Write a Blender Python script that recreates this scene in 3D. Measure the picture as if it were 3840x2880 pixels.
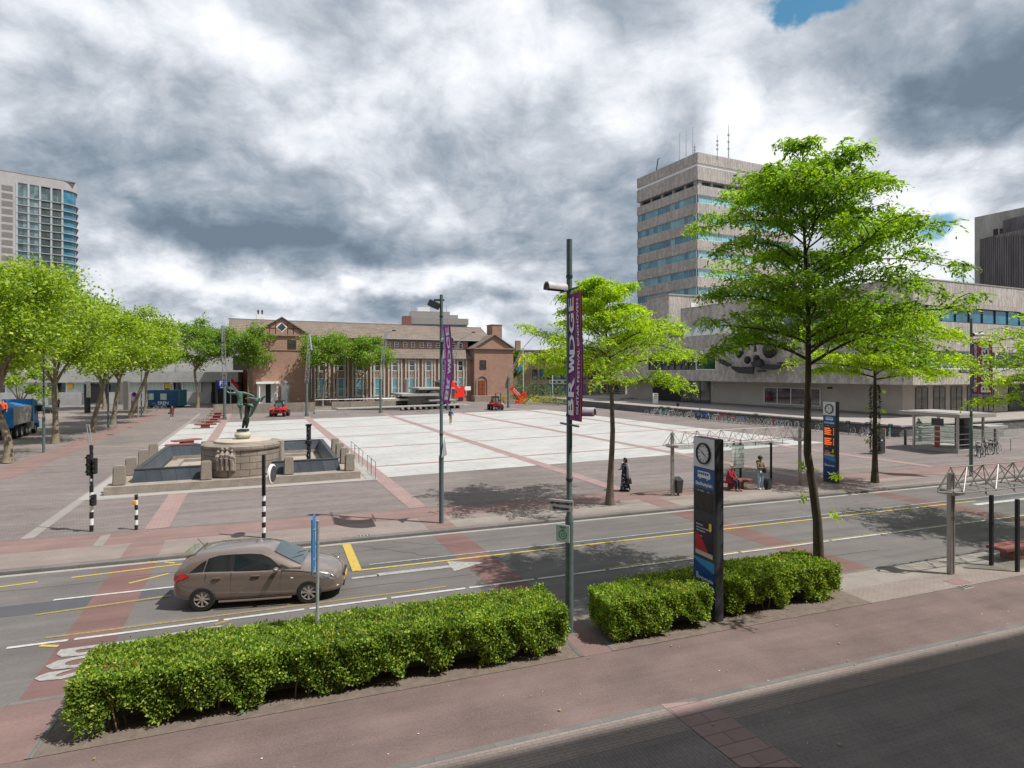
import bpy, bmesh, math, random
import numpy as np
from mathutils import Vector, Matrix
R = math.radians
for o in list(bpy.data.objects): bpy.data.objects.remove(o)
scene = bpy.context.scene
col = scene.collection
random.seed(7); rng = np.random.default_rng(11)
# ---------------- camera
F = 2200.0; CX = 1920.0; HY = 1394.0; H = 6.1          # focal length in pixels of a 3840 wide picture, horizon row, eye height
cam_d = bpy.data.cameras.new("camera"); cam = bpy.data.objects.new("camera", cam_d); col.objects.link(cam)
cam.location = (0, 0, H); cam.rotation_euler = (R(90), 0, 0)
cam_d.sensor_width = 36; cam_d.lens = 36 * F / 3840; cam_d.shift_y = -46 / 3840
cam_d.clip_start = .1; cam_d.clip_end = 3000
scene.camera = cam
scene.view_settings.view_transform = 'Standard'; scene.view_settings.look = 'None'
scene.view_settings.exposure = 0.28; scene.view_settings.gamma = 1
scene.cycles.max_bounces = 6; scene.cycles.transparent_max_bounces = 12
scene.cycles.sample_clamp_indirect = 4
# ---------------- sun
SEL = 58.0
sdir = Vector((math.cos(R(SEL)) * .966, math.cos(R(SEL)) * -.26, math.sin(R(SEL))))
sl = bpy.data.lights.new("sun", 'SUN'); sl.energy = 4.8; sl.angle = R(.53); sl.color = (1, .955, .90)
so = bpy.data.objects.new("sun", sl); col.objects.link(so)
so.rotation_euler = sdir.to_track_quat('Z', 'Y').to_euler(); so.location = (30, -10, 60)
# ---------------- world: clear sky showing between procedural clouds
world = bpy.data.worlds.new("World"); scene.world = world; world.use_nodes = True
nt = world.node_tree; nt.nodes.clear()
def nd(nt, t, **k):
    n = nt.nodes.new(t)
    for a, b in k.items(): setattr(n, a, b)
    return n
def mth(nt, op, a, b=None, c=None, clamp=False):
    n = nd(nt, 'ShaderNodeMath', operation=op, use_clamp=clamp)
    for i, v in enumerate((a, b, c)):
        if v is None: continue
        if isinstance(v, (int, float)): n.inputs[i].default_value = v
        else: nt.links.new(v, n.inputs[i])
    return n.outputs[0]
def noise(nt, vec, scale, detail=6, rough=.55, dist=0, lac=2):
    n = nd(nt, 'ShaderNodeTexNoise'); n.inputs['Scale'].default_value = scale; n.inputs['Detail'].default_value = detail
    n.inputs['Roughness'].default_value = rough; n.inputs['Distortion'].default_value = dist; n.inputs['Lacunarity'].default_value = lac
    if vec is not None: nt.links.new(vec, n.inputs['Vector'])
    return n
def ramp(nt, fac, stops, interp='LINEAR'):
    n = nd(nt, 'ShaderNodeValToRGB'); n.color_ramp.interpolation = interp
    while len(n.color_ramp.elements) < len(stops): n.color_ramp.elements.new(.5)
    for e, (p, c) in zip(n.color_ramp.elements, stops):
        e.position = p; e.color = tuple(c) + (1,) if len(c) == 3 else c
    nt.links.new(fac, n.inputs[0]); return n.outputs[0]
def comb(nt, x, y, z):
    n = nd(nt, 'ShaderNodeCombineXYZ')
    for i, v in enumerate((x, y, z)):
        if isinstance(v, (int, float)): n.inputs[i].default_value = v
        else: nt.links.new(v, n.inputs[i])
    return n.outputs[0]
tc = nd(nt, 'ShaderNodeTexCoord'); sp = nd(nt, 'ShaderNodeSeparateXYZ'); nt.links.new(tc.outputs['Generated'], sp.inputs[0])
X, Y, Z = sp.outputs
Yp = mth(nt, 'MAXIMUM', Y, .06)
u = mth(nt, 'DIVIDE', X, Yp); v = mth(nt, 'DIVIDE', Z, Yp)
zz = mth(nt, 'ADD', mth(nt, 'MAXIMUM', Z, 0), .42)
pl = comb(nt, mth(nt, 'DIVIDE', X, zz), mth(nt, 'DIVIDE', Y, zz), 0)      # cloud layer seen in perspective
nW = noise(nt, pl, 1.6, 4, .55); wv = nd(nt, 'ShaderNodeVectorMath', operation='MULTIPLY_ADD'); nt.links.new(nW.outputs['Color'], wv.inputs[0]); wv.inputs[1].default_value = (.25, .25, .25); nt.links.new(pl, wv.inputs[2]); plw = wv.outputs[0]
def billow(vec, s0, n, gain=.55):          # heaped, rounded cloud masses with creases between them
    acc = None; a = 1.0; tot = 0
    for k in range(n):
        q = noise(nt, vec, s0 * 2.03 ** k, 1.0, .4); m_ = mth(nt, 'MULTIPLY', mth(nt, 'ABSOLUTE', mth(nt, 'SUBTRACT', q.outputs[0], .5)), 2 * a); acc = m_ if acc is None else mth(nt, 'ADD', acc, m_); tot += a; a *= gain
    return mth(nt, 'DIVIDE', acc, tot)
off = nd(nt, 'ShaderNodeVectorMath', operation='ADD'); nt.links.new(plw, off.inputs[0]); off.inputs[1].default_value = (-.035, .05, 0)
nA = noise(nt, plw, 1.35, 9, .57); bl = billow(plw, 2.3, 7, .62); blo = billow(off.outputs[0], 2.0, 4, .52); bl4 = billow(plw, 2.0, 4, .52)
nD = noise(nt, plw, 5.5, 10, .66, .1)
wob = noise(nt, tc.outputs['Generated'], 4.6, 6, .6)
ws = nd(nt, 'ShaderNodeSeparateColor'); nt.links.new(wob.outputs['Color'], ws.inputs[0])
uu = mth(nt, 'MULTIPLY_ADD', ws.outputs[0], .34, u); vv = mth(nt, 'MULTIPLY_ADD', ws.outputs[1], .2, v)
def blob(px, py, rx, ry, amt):
    du = mth(nt, 'DIVIDE', mth(nt, 'SUBTRACT', uu, (px - CX) / F + .17), rx / F)
    dv = mth(nt, 'DIVIDE', mth(nt, 'SUBTRACT', vv, (HY - py) / F + .10), ry / F)
    r2 = mth(nt, 'ADD', mth(nt, 'MULTIPLY', du, du), mth(nt, 'MULTIPLY', dv, dv))
    return mth(nt, 'MULTIPLY', mth(nt, 'POWER', 2.718, mth(nt, 'MULTIPLY', r2, -1)), amt * 1.25 if abs(amt) < .5 else amt)
acc = mth(nt, 'ADD', mth(nt, 'MULTIPLY', nA.outputs[0], 1.25), mth(nt, 'ADD', mth(nt, 'MULTIPLY', bl, .95), mth(nt, 'MULTIPLY', mth(nt, 'SUBTRACT', bl4, blo), .8)))
acc = mth(nt, 'ADD', acc, mth(nt, 'MULTIPLY', nD.outputs[0], .75)); acc = mth(nt, 'ADD', acc, -.675)
for b in [(850, 850, 600, 120, -.36), (330, 600, 300, 110, -.14), (1500, 640, 600, 110, -.10), (600, 420, 420, 130, -.06), (1250, 480, 300, 110, .14), (1650, 760, 420, 150, .26), (2080, 220, 620, 240, .22),
          (3600, 300, 330, 260, -.34), (3050, 500, 330, 230, .30), (60, 330, 240, 260, .22), (1250, 1080, 900, 70, .24), (2750, 620, 400, 150, .06), (620, 90, 600, 110, .10), (300, 850, 200, 110, .16),
          (1500, 1150, 450, 45, -.20), (500, 1180, 450, 45, -.10), (3560, 900, 330, 200, .34), (3500, 640, 300, 55, .22), (2200, 880, 300, 160, -.12)]:
    acc = mth(nt, 'ADD', acc, blob(*b))
acc = mth(nt, 'MULTIPLY_ADD', mth(nt, 'SUBTRACT', acc, .5), 1.06, .50); cc = ramp(nt, acc, [(0, (.15, .195, .25)), (.18, (.215, .27, .335)), (.38, (.36, .405, .465)), (.54, (.52, .555, .61)), (.68, (.68, .71, .765)), (.84, (.83, .845, .88)), (1, (.96, .96, .975))])
clear = blob(3030, 20, 190, 75, 1.15)
for b in [(3520, 845, 150, 60, .9), (3250, 850, 90, 55, .6), (3640, 1020, 90, 60, .5), (1540, 600, 130, 26, .3)]: clear = mth(nt, 'ADD', clear, blob(*b))
clear = mth(nt, 'ADD', clear, mth(nt, 'MULTIPLY', mth(nt, 'SUBTRACT', nD.outputs[0], .5), 1.3))
mask = ramp(nt, clear, [(.34, (0, 0, 0)), (.80, (1, 1, 1))], 'EASE')
sky = nd(nt, 'ShaderNodeTexSky', sky_type='NISHITA'); sky.sun_disc = False; sky.sun_elevation = R(SEL); sky.sun_rotation = R(105)
b1 = nd(nt, 'ShaderNodeBackground'); b1.inputs[1].default_value = .10
hsv = nd(nt, 'ShaderNodeHueSaturation'); hsv.inputs['Saturation'].default_value = 1.3; hsv.inputs['Hue'].default_value = .475; nt.links.new(sky.outputs[0], hsv.inputs['Color']); nt.links.new(hsv.outputs[0], b1.inputs[0])
b2 = nd(nt, 'ShaderNodeBackground'); b2.inputs[1].default_value = .97; nt.links.new(cc, b2.inputs[0])
mx = nd(nt, 'ShaderNodeMixShader'); nt.links.new(mask, mx.inputs[0]); nt.links.new(b2.outputs[0], mx.inputs[1]); nt.links.new(b1.outputs[0], mx.inputs[2])
wo = nd(nt, 'ShaderNodeOutputWorld'); nt.links.new(mx.outputs[0], wo.inputs[0])
# ---------------- helpers
def G(px, py, z=0.0):
    y = (H - z) * F / (py - HY); return ((px - CX) / F * y, y)
def at(px, py, y):                       # point of the picture at a known distance
    return Vector(((px - CX) / F * y, y, H + (HY - py) * y / F))
CS, SN = math.cos(R(20)), math.sin(R(20))
def S(s, t, z=None):
    p = (s * CS - t * SN, s * SN + t * CS); return p if z is None else (p[0], p[1], z)
def toS(x, y): return (x * CS + y * SN, -x * SN + y * CS)
class MB:
    def __init__(s, world=False): s.world = world; s.v = []; s.f = []; s.m = []; s.cur = 0; s.T = None
    def mat(s, i): s.cur = i; return s
    def add(s, vs, fs):
        b = len(s.v)
        if s.T is not None: vs = [tuple(s.T @ Vector(q)) for q in vs]
        s.v += [tuple(q) for q in vs]; s.f += [tuple(b + i for i in f) for f in fs]; s.m += [s.cur] * len(fs); return s
    def hexa(s, p):                      # 4 bottom (ccw) + 4 top
        return s.add(p, [(3, 2, 1, 0), (4, 5, 6, 7), (0, 1, 5, 4), (1, 2, 6, 5), (2, 3, 7, 6), (3, 0, 4, 7)])
    def box(s, x0, x1, y0, y1, z0, z1):
        return s.hexa([(x0, y0, z0), (x1, y0, z0), (x1, y1, z0), (x0, y1, z0), (x0, y0, z1), (x1, y0, z1), (x1, y1, z1), (x0, y1, z1)])
    def sbox(s, s0, s1, t0, t1, z0, z1): # box in the street's own directions
        return s.hexa([S(s0, t0, z0), S(s1, t0, z0), S(s1, t1, z0), S(s0, t1, z0), S(s0, t0, z1), S(s1, t0, z1), S(s1, t1, z1), S(s0, t1, z1)])
    def prism(s, poly, z0, z1):
        n = len(poly)
        return s.add([(x, y, z0) for x, y in poly] + [(x, y, z1) for x, y in poly],
                     [tuple(range(n - 1, -1, -1)), tuple(range(n, 2 * n))] + [(i, (i + 1) % n, n + (i + 1) % n, n + i) for i in range(n)])
    def poly(s, pts): return s.add(pts, [tuple(range(len(pts)))])
    def tube(s, path, rad, n=8, cap=True):
        path = [Vector(p) for p in path]; m = len(path)
        if isinstance(rad, (int, float)): rad = [rad] * m
        vs = []; ref = None
        for i, p in enumerate(path):
            d = (path[min(i + 1, m - 1)] - path[max(i - 1, 0)])
            d = d.normalized() if d.length > 1e-9 else Vector((0, 0, 1))
            if ref is None: ref = Vector((1, 0, 0)) if abs(d.x) < .8 else Vector((0, 1, 0))
            a = (ref - d * ref.dot(d)).normalized(); b = d.cross(a); ref = a
            for k in range(n):
                t = 2 * math.pi * k / n; vs.append(p + (a * math.cos(t) + b * math.sin(t)) * rad[i])
        fs = [(i * n + k, i * n + (k + 1) % n, (i + 1) * n + (k + 1) % n, (i + 1) * n + k) for i in range(m - 1) for k in range(n)]
        if cap: fs += [tuple(range(n - 1, -1, -1)), tuple(range((m - 1) * n, m * n))]
        return s.add(vs, fs)
    def cyl(s, x, y, z0, z1, r, r1=None, n=16): return s.tube([(x, y, z0), (x, y, z1)], [r, r if r1 is None else r1], n)
    def lathe(s, prof, c=(0, 0, 0), n=24, axis='z', a0=0, a1=2 * math.pi):
        full = abs(a1 - a0 - 2 * math.pi) < 1e-6; nn = n if full else n + 1; vs = []
        for r, h in prof:
            for k in range(nn):
                t = a0 + (a1 - a0) * k / n; ca, sa = r * math.cos(t), r * math.sin(t)
                q = (ca, sa, h) if axis == 'z' else ((ca, h, sa) if axis == 'y' else (h, ca, sa))
                vs.append((q[0] + c[0], q[1] + c[1], q[2] + c[2]))
        fs = []
        for i in range(len(prof) - 1):
            for k in range(n if full else nn - 1):
                k2 = (k + 1) % nn; fs.append((i * nn + k, i * nn + k2, (i + 1) * nn + k2, (i + 1) * nn + k))
        return s.add(vs, fs)
    def ball(s, c, r, n=12, m=8, sc=(1, 1, 1)):
        return s.lathe([(max(r * math.sin(math.pi * i / m), 1e-4) , -r * math.cos(math.pi * i / m) * sc[2]) for i in range(m + 1)], c, n) if sc[0] == sc[1] == 1 else s.add(
            [(c[0] + r * sc[0] * math.sin(math.pi * i / m) * math.cos(2 * math.pi * k / n), c[1] + r * sc[1] * math.sin(math.pi * i / m) * math.sin(2 * math.pi * k / n), c[2] - r * sc[2] * math.cos(math.pi * i / m)) for i in range(m + 1) for k in range(n)],
            [(i * n + k, i * n + (k + 1) % n, (i + 1) * n + (k + 1) % n, (i + 1) * n + k) for i in range(m) for k in range(n)])
    def build(s, name, mats, parent=None, smooth=False, bevel=0, label=None):
        me = bpy.data.meshes.new(name)
        if s.world and parent is not None:
            r = parent
            while r.parent is not None: r = r.parent
            L = r.location; s.v = [(q[0] - L.x, q[1] - L.y, q[2] - L.z) for q in s.v]
        me.from_pydata(s.v, [], s.f); me.update()
        bm = bmesh.new(); bm.from_mesh(me); bmesh.ops.recalc_face_normals(bm, faces=bm.faces)
        if bevel: bmesh.ops.bevel(bm, geom=[e for e in bm.edges if len(e.link_faces) == 2 and e.calc_face_angle(0) > .6], offset=bevel, segments=2, affect='EDGES')
        bm.to_mesh(me); bm.free()
        if not isinstance(mats, (list, tuple)): mats = [mats]
        for m in mats: me.materials.append(m)
        if len(mats) > 1 and not bevel: me.polygons.foreach_set('material_index', s.m)
        if smooth:
            me.polygons.foreach_set('use_smooth', [True] * len(me.polygons)); me.set_sharp_from_angle(angle=R(38))
        o = bpy.data.objects.new(name, me); col.objects.link(o)
        if parent is not None: o.parent = parent
        if label: o['label'] = label
        return o
def tag(o, label=None, cat=None, group=None, kind=None):
    if label: o['label'] = label
    if cat: o['category'] = cat
    if group: o['group'] = group
    if kind: o['kind'] = kind
    return o
def empty(name, label, cat, loc=(0, 0, 0), rz=0, group=None):
    o = bpy.data.objects.new(name, None); col.objects.link(o); o.location = (loc[0], loc[1], loc[2] if len(loc) > 2 else 0); o.rotation_euler = (0, 0, rz)
    o.empty_display_size = .2; return tag(o, label, cat, group)
def kids(o): return [c for c in bpy.data.objects if c.parent == o]
def copy_tree(o, parent=None, ks=None):
    c = o.copy(); col.objects.link(c); c.parent = parent
    for ch in kids(o): copy_tree(ch, c)
    return c
def dup(o, loc, rz, label, group=None, z=0):
    c = copy_tree(o); c.location = (loc[0], loc[1], z if len(loc) < 3 else loc[2]); c.rotation_euler = (0, 0, rz); c['label'] = label
    if group: c['group'] = group
    return c
def quads(name, V, mat, parent=None, smooth=False):    # V: (N,4,3) array of separate quads
    n = len(V); me = bpy.data.meshes.new(name); me.vertices.add(4 * n); me.vertices.foreach_set('co', V.reshape(-1).astype(np.float32))
    me.loops.add(4 * n); me.loops.foreach_set('vertex_index', np.arange(4 * n, dtype=np.int32))
    me.polygons.add(n); me.polygons.foreach_set('loop_start', np.arange(0, 4 * n, 4, dtype=np.int32)); me.polygons.foreach_set('loop_total', np.full(n, 4, dtype=np.int32))
    me.update(calc_edges=True); me.materials.append(mat)
    o = bpy.data.objects.new(name, me); col.objects.link(o)
    if parent is not None: o.parent = parent
    return o
_txt = {}
def text_geo(body, size=1, ext=0, offset=0, sx=1):
    c = bpy.data.curves.new('lettering', 'FONT'); c.body = body; c.size = size; c.extrude = ext; c.offset = offset; c.align_x = 'CENTER'; c.align_y = 'CENTER'; c.resolution_u = 2
    o = bpy.data.objects.new('lettering', c); col.objects.link(o); dg = bpy.context.evaluated_depsgraph_get(); dg.update()
    me = o.evaluated_get(dg).to_mesh(); V = [(q.co.x * sx, q.co.y, q.co.z) for q in me.vertices]; Fc = [tuple(p.vertices) for p in me.polygons]
    o.evaluated_get(dg).to_mesh_clear(); bpy.data.objects.remove(o); bpy.data.curves.remove(c); return V, Fc
def put_text(mb, body, size, org, ax, ay, offset=0.0, sx=1.0):   # lays lettering with its x axis along ax and its up along ay
    V, Fc = text_geo(body, size, 0, offset, sx); org, ax, ay = Vector(org), Vector(ax), Vector(ay)
    mb.add([org + ax * q[0] + ay * q[1] for q in V], Fc)
# ---------------- materials
def mat(name, c, rough=.8, var=.15, scale=3, c2=None, metal=0, bump=0, spec=.3, fine=0, stretch=None, coat=0, coord='Object', em=None):
    m = bpy.data.materials.new(name); m.use_nodes = True; t = m.node_tree; b = t.nodes['Principled BSDF']
    b.inputs['Roughness'].default_value = rough; b.inputs['Metallic'].default_value = metal; b.inputs['Specular IOR Level'].default_value = spec
    if coat: b.inputs['Coat Weight'].default_value = coat; b.inputs['Coat Roughness'].default_value = .04
    if em: b.inputs['Emission Color'].default_value = tuple(c) + (1,); b.inputs['Emission Strength'].default_value = em
    if not var and not bump:
        b.inputs['Base Color'].default_value = tuple(c) + (1,); return m
    tcn = nd(t, 'ShaderNodeTexCoord'); vec = tcn.outputs[coord]
    if stretch:
        mp = nd(t, 'ShaderNodeMapping'); mp.inputs['Scale'].default_value = stretch; t.links.new(vec, mp.inputs[0]); vec = mp.outputs[0]
    n = noise(t, vec, scale, 5, .6)
    lo = tuple(x * (1 - var) for x in c); hi = tuple(min(1, x * (1 + var)) for x in c) if c2 is None else c2
    fac = n.outputs[0]
    if fine:
        n2 = noise(t, vec, scale * fine, 3, .7); fac = mth(t, 'ADD', mth(t, 'MULTIPLY', fac, .55), mth(t, 'MULTIPLY', n2.outputs[0], .45))
    r = ramp(t, fac, [(.32, lo), (.68, hi)]); t.links.new(r, b.inputs['Base Color'])
    if bump:
        bp = nd(t, 'ShaderNodeBump'); bp.inputs['Strength'].default_value = bump; bp.inputs['Distance'].default_value = .02
        n3 = noise(t, vec, scale * 4, 4, .6); t.links.new(n3.outputs[0], bp.inputs['Height']); t.links.new(bp.outputs[0], b.inputs['Normal'])
    return m
def brickmat(name, cols, mortar, bw, bh, ms=.012, rot=0, rough=.85, patch=None, off=.5, bump=.25, vertical=False, pscale=.25, plo=.8, phi=1.15, rotv=None):
    m = bpy.data.materials.new(name); m.use_nodes = True; t = m.node_tree; b = t.nodes['Principled BSDF']; b.inputs['Roughness'].default_value = rough; b.inputs['Specular IOR Level'].default_value = .2
    tcn = nd(t, 'ShaderNodeTexCoord'); vec = tcn.outputs['Object']
    if vertical:                       # facade: run the courses along the wall (rotv = wall direction angle)
        mp = nd(t, 'ShaderNodeMapping'); mp.vector_type = 'TEXTURE'; mp.inputs['Rotation'].default_value = (0, 0, rotv or 0); t.links.new(vec, mp.inputs[0])
        sx = nd(t, 'ShaderNodeSeparateXYZ'); t.links.new(mp.outputs[0], sx.inputs[0]); vec2 = comb(t, mth(t, 'ADD', sx.outputs[0], sx.outputs[1]), sx.outputs[2], 0)
    else:
        mp = nd(t, 'ShaderNodeMapping'); mp.vector_type = 'TEXTURE'; mp.inputs['Rotation'].default_value = (0, 0, rot); t.links.new(vec, mp.inputs[0]); vec2 = mp.outputs[0]
    br = nd(t, 'ShaderNodeTexBrick'); t.links.new(vec2, br.inputs[0]); br.offset = off
    br.inputs['Scale'].default_value = 1; br.inputs['Brick Width'].default_value = bw; br.inputs['Row Height'].default_value = bh; br.inputs['Mortar Size'].default_value = ms
    br.inputs['Color1'].default_value = tuple(cols[0]) + (1,); br.inputs['Color2'].default_value = tuple(cols[1]) + (1,); br.inputs['Mortar'].default_value = tuple(mortar) + (1,)
    n = noise(t, vec, pscale, 6, .62, .6); n2 = noise(t, vec, pscale * 14, 4, .65)
    f = mth(t, 'ADD', mth(t, 'MULTIPLY', n.outputs[0], .65), mth(t, 'MULTIPLY', n2.outputs[0], .35))
    pr = ramp(t, f, [(.34, (plo,) * 3), (.66, (phi, phi * .985, phi * .97) if patch is None else patch)])
    mxn = nd(t, 'ShaderNodeMix', data_type='RGBA', blend_type='MULTIPLY'); mxn.inputs[0].default_value = 1
    t.links.new(br.outputs[0], mxn.inputs[6]); t.links.new(pr, mxn.inputs[7]); t.links.new(mxn.outputs[2], b.inputs['Base Color'])
    if bump:
        bp = nd(t, 'ShaderNodeBump'); bp.inputs['Strength'].default_value = bump; bp.inputs['Distance'].default_value = .008; bp.invert = True
        t.links.new(br.outputs[1], bp.inputs['Height']); t.links.new(bp.outputs[0], b.inputs['Normal'])
    return m
def leafmat(name, lo, mid, hi, trans=.45, gloss=.12):
    m = bpy.data.materials.new(name); m.use_nodes = True; t = m.node_tree; t.nodes.clear()
    g = nd(t, 'ShaderNodeNewGeometry'); c = ramp(t, g.outputs['Random Per Island'], [(0, lo), (.5, mid), (1, hi)])
    tcn = nd(t, 'ShaderNodeTexCoord'); n = noise(t, tcn.outputs['Object'], 1.3, 3); f = ramp(t, n.outputs[0], [(.3, (.72,) * 3), (.7, (1.15,) * 3)])
    mxn = nd(t, 'ShaderNodeMix', data_type='RGBA', blend_type='MULTIPLY'); mxn.inputs[0].default_value = 1; t.links.new(c, mxn.inputs[6]); t.links.new(f, mxn.inputs[7])
    d = nd(t, 'ShaderNodeBsdfDiffuse'); tr = nd(t, 'ShaderNodeBsdfTranslucent'); gl = nd(t, 'ShaderNodeBsdfGlossy'); gl.inputs['Roughness'].default_value = .6; gl.inputs[0].default_value = (.5, .5, .5, 1)
    t.links.new(mxn.outputs[2], d.inputs[0])
    hs = nd(t, 'ShaderNodeHueSaturation'); hs.inputs['Value'].default_value = 1.5; hs.inputs['Saturation'].default_value = 1.1; hs.inputs['Hue'].default_value = .49; t.links.new(mxn.outputs[2], hs.inputs['Color']); t.links.new(hs.outputs[0], tr.inputs[0])
    m1 = nd(t, 'ShaderNodeMixShader'); m1.inputs[0].default_value = trans; t.links.new(d.outputs[0], m1.inputs[1]); t.links.new(tr.outputs[0], m1.inputs[2])
    m2 = nd(t, 'ShaderNodeMixShader'); m2.inputs[0].default_value = gloss; t.links.new(m1.outputs[0], m2.inputs[1]); t.links.new(gl.outputs[0], m2.inputs[2])
    o = nd(t, 'ShaderNodeOutputMaterial'); t.links.new(m2.outputs[0], o.inputs[0]); return m
def glassmat(name, c, rough=.05, alpha=1.0, var=.3, scale=.3, spec=.9):
    m = mat(name, c, rough, var, scale, spec=spec); b = m.node_tree.nodes['Principled BSDF']; b.inputs['IOR'].default_value = 1.6
    return m
def clearglass(name, tint=(.80, .9, .87), refl=.12):
    m = bpy.data.materials.new(name); m.use_nodes = True; t = m.node_tree; t.nodes.clear()
    a = nd(t, 'ShaderNodeBsdfTransparent'); a.inputs[0].default_value = tint + (1,); g = nd(t, 'ShaderNodeBsdfGlossy'); g.inputs['Roughness'].default_value = .03
    lw = nd(t, 'ShaderNodeLayerWeight'); lw.inputs[0].default_value = .5; f = mth(t, 'ADD', mth(t, 'MULTIPLY', mth(t, 'POWER', lw.outputs['Facing'], 4), .55), refl * .3, clamp=True)
    x = nd(t, 'ShaderNodeMixShader'); t.links.new(f, x.inputs[0]); t.links.new(a.outputs[0], x.inputs[1]); t.links.new(g.outputs[0], x.inputs[2])
    o = nd(t, 'ShaderNodeOutputMaterial'); t.links.new(x.outputs[0], o.inputs[0]); return m
A_ANG = math.atan2(.448, .894)           # direction of the town hall and of the thin lines of the square
ST = R(20)
def streaks(m, lo=.86, hi=1.10, ang=ST, sc=(.12, 1.5, 1), nscale=1.0):
    t = m.node_tree; b = t.nodes['Principled BSDF']; src = b.inputs['Base Color'].links[0].from_socket; tcn = nd(t, 'ShaderNodeTexCoord')
    vr = nd(t, 'ShaderNodeVectorRotate', rotation_type='Z_AXIS'); vr.inputs['Angle'].default_value = -ang; t.links.new(tcn.outputs['Object'], vr.inputs['Vector']); mp = nd(t, 'ShaderNodeMapping'); mp.inputs['Scale'].default_value = sc; t.links.new(vr.outputs[0], mp.inputs[0])
    n = noise(t, mp.outputs[0], nscale, 7, .68, .3); r = ramp(t, n.outputs[0], [(.33, (lo,) * 3), (.67, (hi,) * 3)]); mxn = nd(t, 'ShaderNodeMix', data_type='RGBA', blend_type='MULTIPLY'); mxn.inputs[0].default_value = 1
    t.links.new(src, mxn.inputs[6]); t.links.new(r, mxn.inputs[7]); t.links.new(mxn.outputs[2], b.inputs['Base Color'])
M = dict(
 asphalt=mat('asphalt', (.115, .106, .102), .88, .16, .45, c2=(.158, .146, .139), fine=50, bump=.2),
 asphalt_dark=mat('asphalt_dark', (.075, .078, .085), .85, .12, 1.3, fine=40),
 redpath=mat('redpath', (.195, .130, .118), .9, .22, .55, fine=30, bump=.15),
 cycle=mat('cycle', (.128, .092, .086), .9, .24, .55, c2=(.200, .146, .134), fine=45, bump=.15),
 redstrip=mat('redstrip', (.150, .088, .080), .9, .15, 1.2, fine=40),
 pink=brickmat('pink', [(.255, .18, .17), (.28, .20, .188)], (.14, .10, .098), .9, .3, .01, ST, plo=.85, phi=1.1, bump=.1),
 pinkline=brickmat('pinkline', [(.265, .185, .175), (.295, .21, .20)], (.21, .15, .145), .3, .15, .008, A_ANG, plo=.85, phi=1.1, bump=.1, pscale=.8),
 kerb=brickmat('kerb', [(.135, .13, .125), (.165, .158, .15)], (.12, .115, .11), 1.0, 1.0, .012, ST, plo=.75, phi=1.15, pscale=1.2, bump=.2),
 white_slab=brickmat('white_slab', [(.375, .378, .370), (.405, .405, .396)], (.26, .26, .25), 2.2, 1.1, .022, A_ANG, plo=.86, phi=1.07, pscale=.3, bump=.05),
 paver=brickmat('paver', [(.215, .175, .165), (.175, .158, .152)], (.115, .105, .10), .21, .07, .008, ST + .3, plo=.78, phi=1.22, pscale=.16, bump=.3),
 paver_light=brickmat('paver_light', [(.245, .205, .185), (.225, .19, .172)], (.17, .145, .13), .20, .07, .008, ST, plo=.85, phi=1.15, pscale=.5, bump=.3),
 paver_near=brickmat('paver_near', [(.20, .172, .165), (.178, .158, .152)], (.135, .12, .115), .20, .07, .006, ST + 1.57, plo=.85, phi=1.15, pscale=.7, bump=.5),
 pale=mat('pale_strip', (.30, .285, .265), .85, .1, 1.5, fine=20),
 tile_pale=brickmat('tile_pale', [(.245, .22, .198), (.225, .205, .186)], (.22, .2, .18), .6, .3, .01, ST, pscale=1),
 soil=mat('soil', (.15, .12, .10), .95, .35, 5, fine=12, bump=.6),
 paint_white=mat('paint_white', (.36, .355, .345), .7, .18, 7, c2=(.54, .535, .52), fine=8),
 faint=mat('faint_strip', (.235, .215, .20), .85, .12, 1.5, fine=20),
 paint_worn=mat('paint_worn', (.22, .215, .205), .8, .3, 9, c2=(.40, .395, .38), fine=8),
 paint_yellow=mat('paint_yellow', (.36, .26, .06), .7, .15, 9, c2=(.54, .40, .08), fine=8),
 yellow_worn=mat('yellow_worn', (.17, .14, .075), .8, .25, 12, c2=(.34, .26, .09), fine=8),
 ground=mat('ground', (.15, .13, .12), .9, .2, .05),
 concrete=mat('concrete', (.30, .285, .265), .85, .2, 1.6, c2=(.34, .32, .30), fine=8, bump=.2),
 concrete_d=mat('concrete_dark', (.17, .16, .15), .85, .2, 2, fine=8, bump=.2),
 brick=brickmat('brick', [(.36, .205, .148), (.28, .155, .112)], (.29, .215, .175), .44, .14, .02, vertical=True, rotv=A_ANG, plo=.86, phi=1.15, pscale=.4, bump=.3),
 brick2=brickmat('brick_tan', [(.46, .32, .23), (.40, .275, .20)], (.30, .22, .17), .44, .14, .02, vertical=True, rotv=A_ANG, plo=.9, phi=1.1, pscale=.3, bump=.2),
 stone=mat('stone', (.46, .41, .35), .8, .12, 2, fine=6),
 white=mat('white_paint', (.72, .72, .71), .5, .06, 3),
 steel=mat('steel', (.40, .38, .36), .42, .12, 6, metal=.7),
 galv=mat('galvanised', (.42, .45, .46), .45, .15, 9, metal=.55),
 greenpole=mat('pole_paint', (.085, .125, .122), .5, .15, 4, c2=(.12, .165, .158), fine=8),
 black=mat('black_paint', (.022, .023, .026), .45, .1, 5),
 charcoal=mat('charcoal', (.045, .048, .053), .5, .12, 4),
 rubber=mat('rubber', (.022, .022, .022), .8, .1, 8),
 chrome=mat('chrome', (.6, .6, .6), .18, 0, metal=1),
)

for k_, a_ in (('asphalt', (.82, 1.12)), ('cycle', (.84, 1.12)), ('redpath', (.84, 1.12)), ('paver', (.80, 1.14)), ('paver_near', (.85, 1.12)), ('redstrip', (.8, 1.15)), ('paver_light', (.88, 1.1))): streaks(M[k_], *a_)
streaks(M['white_slab'], .90, 1.06, A_ANG + .5, (.3, 1.0, 1), .8)
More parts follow.
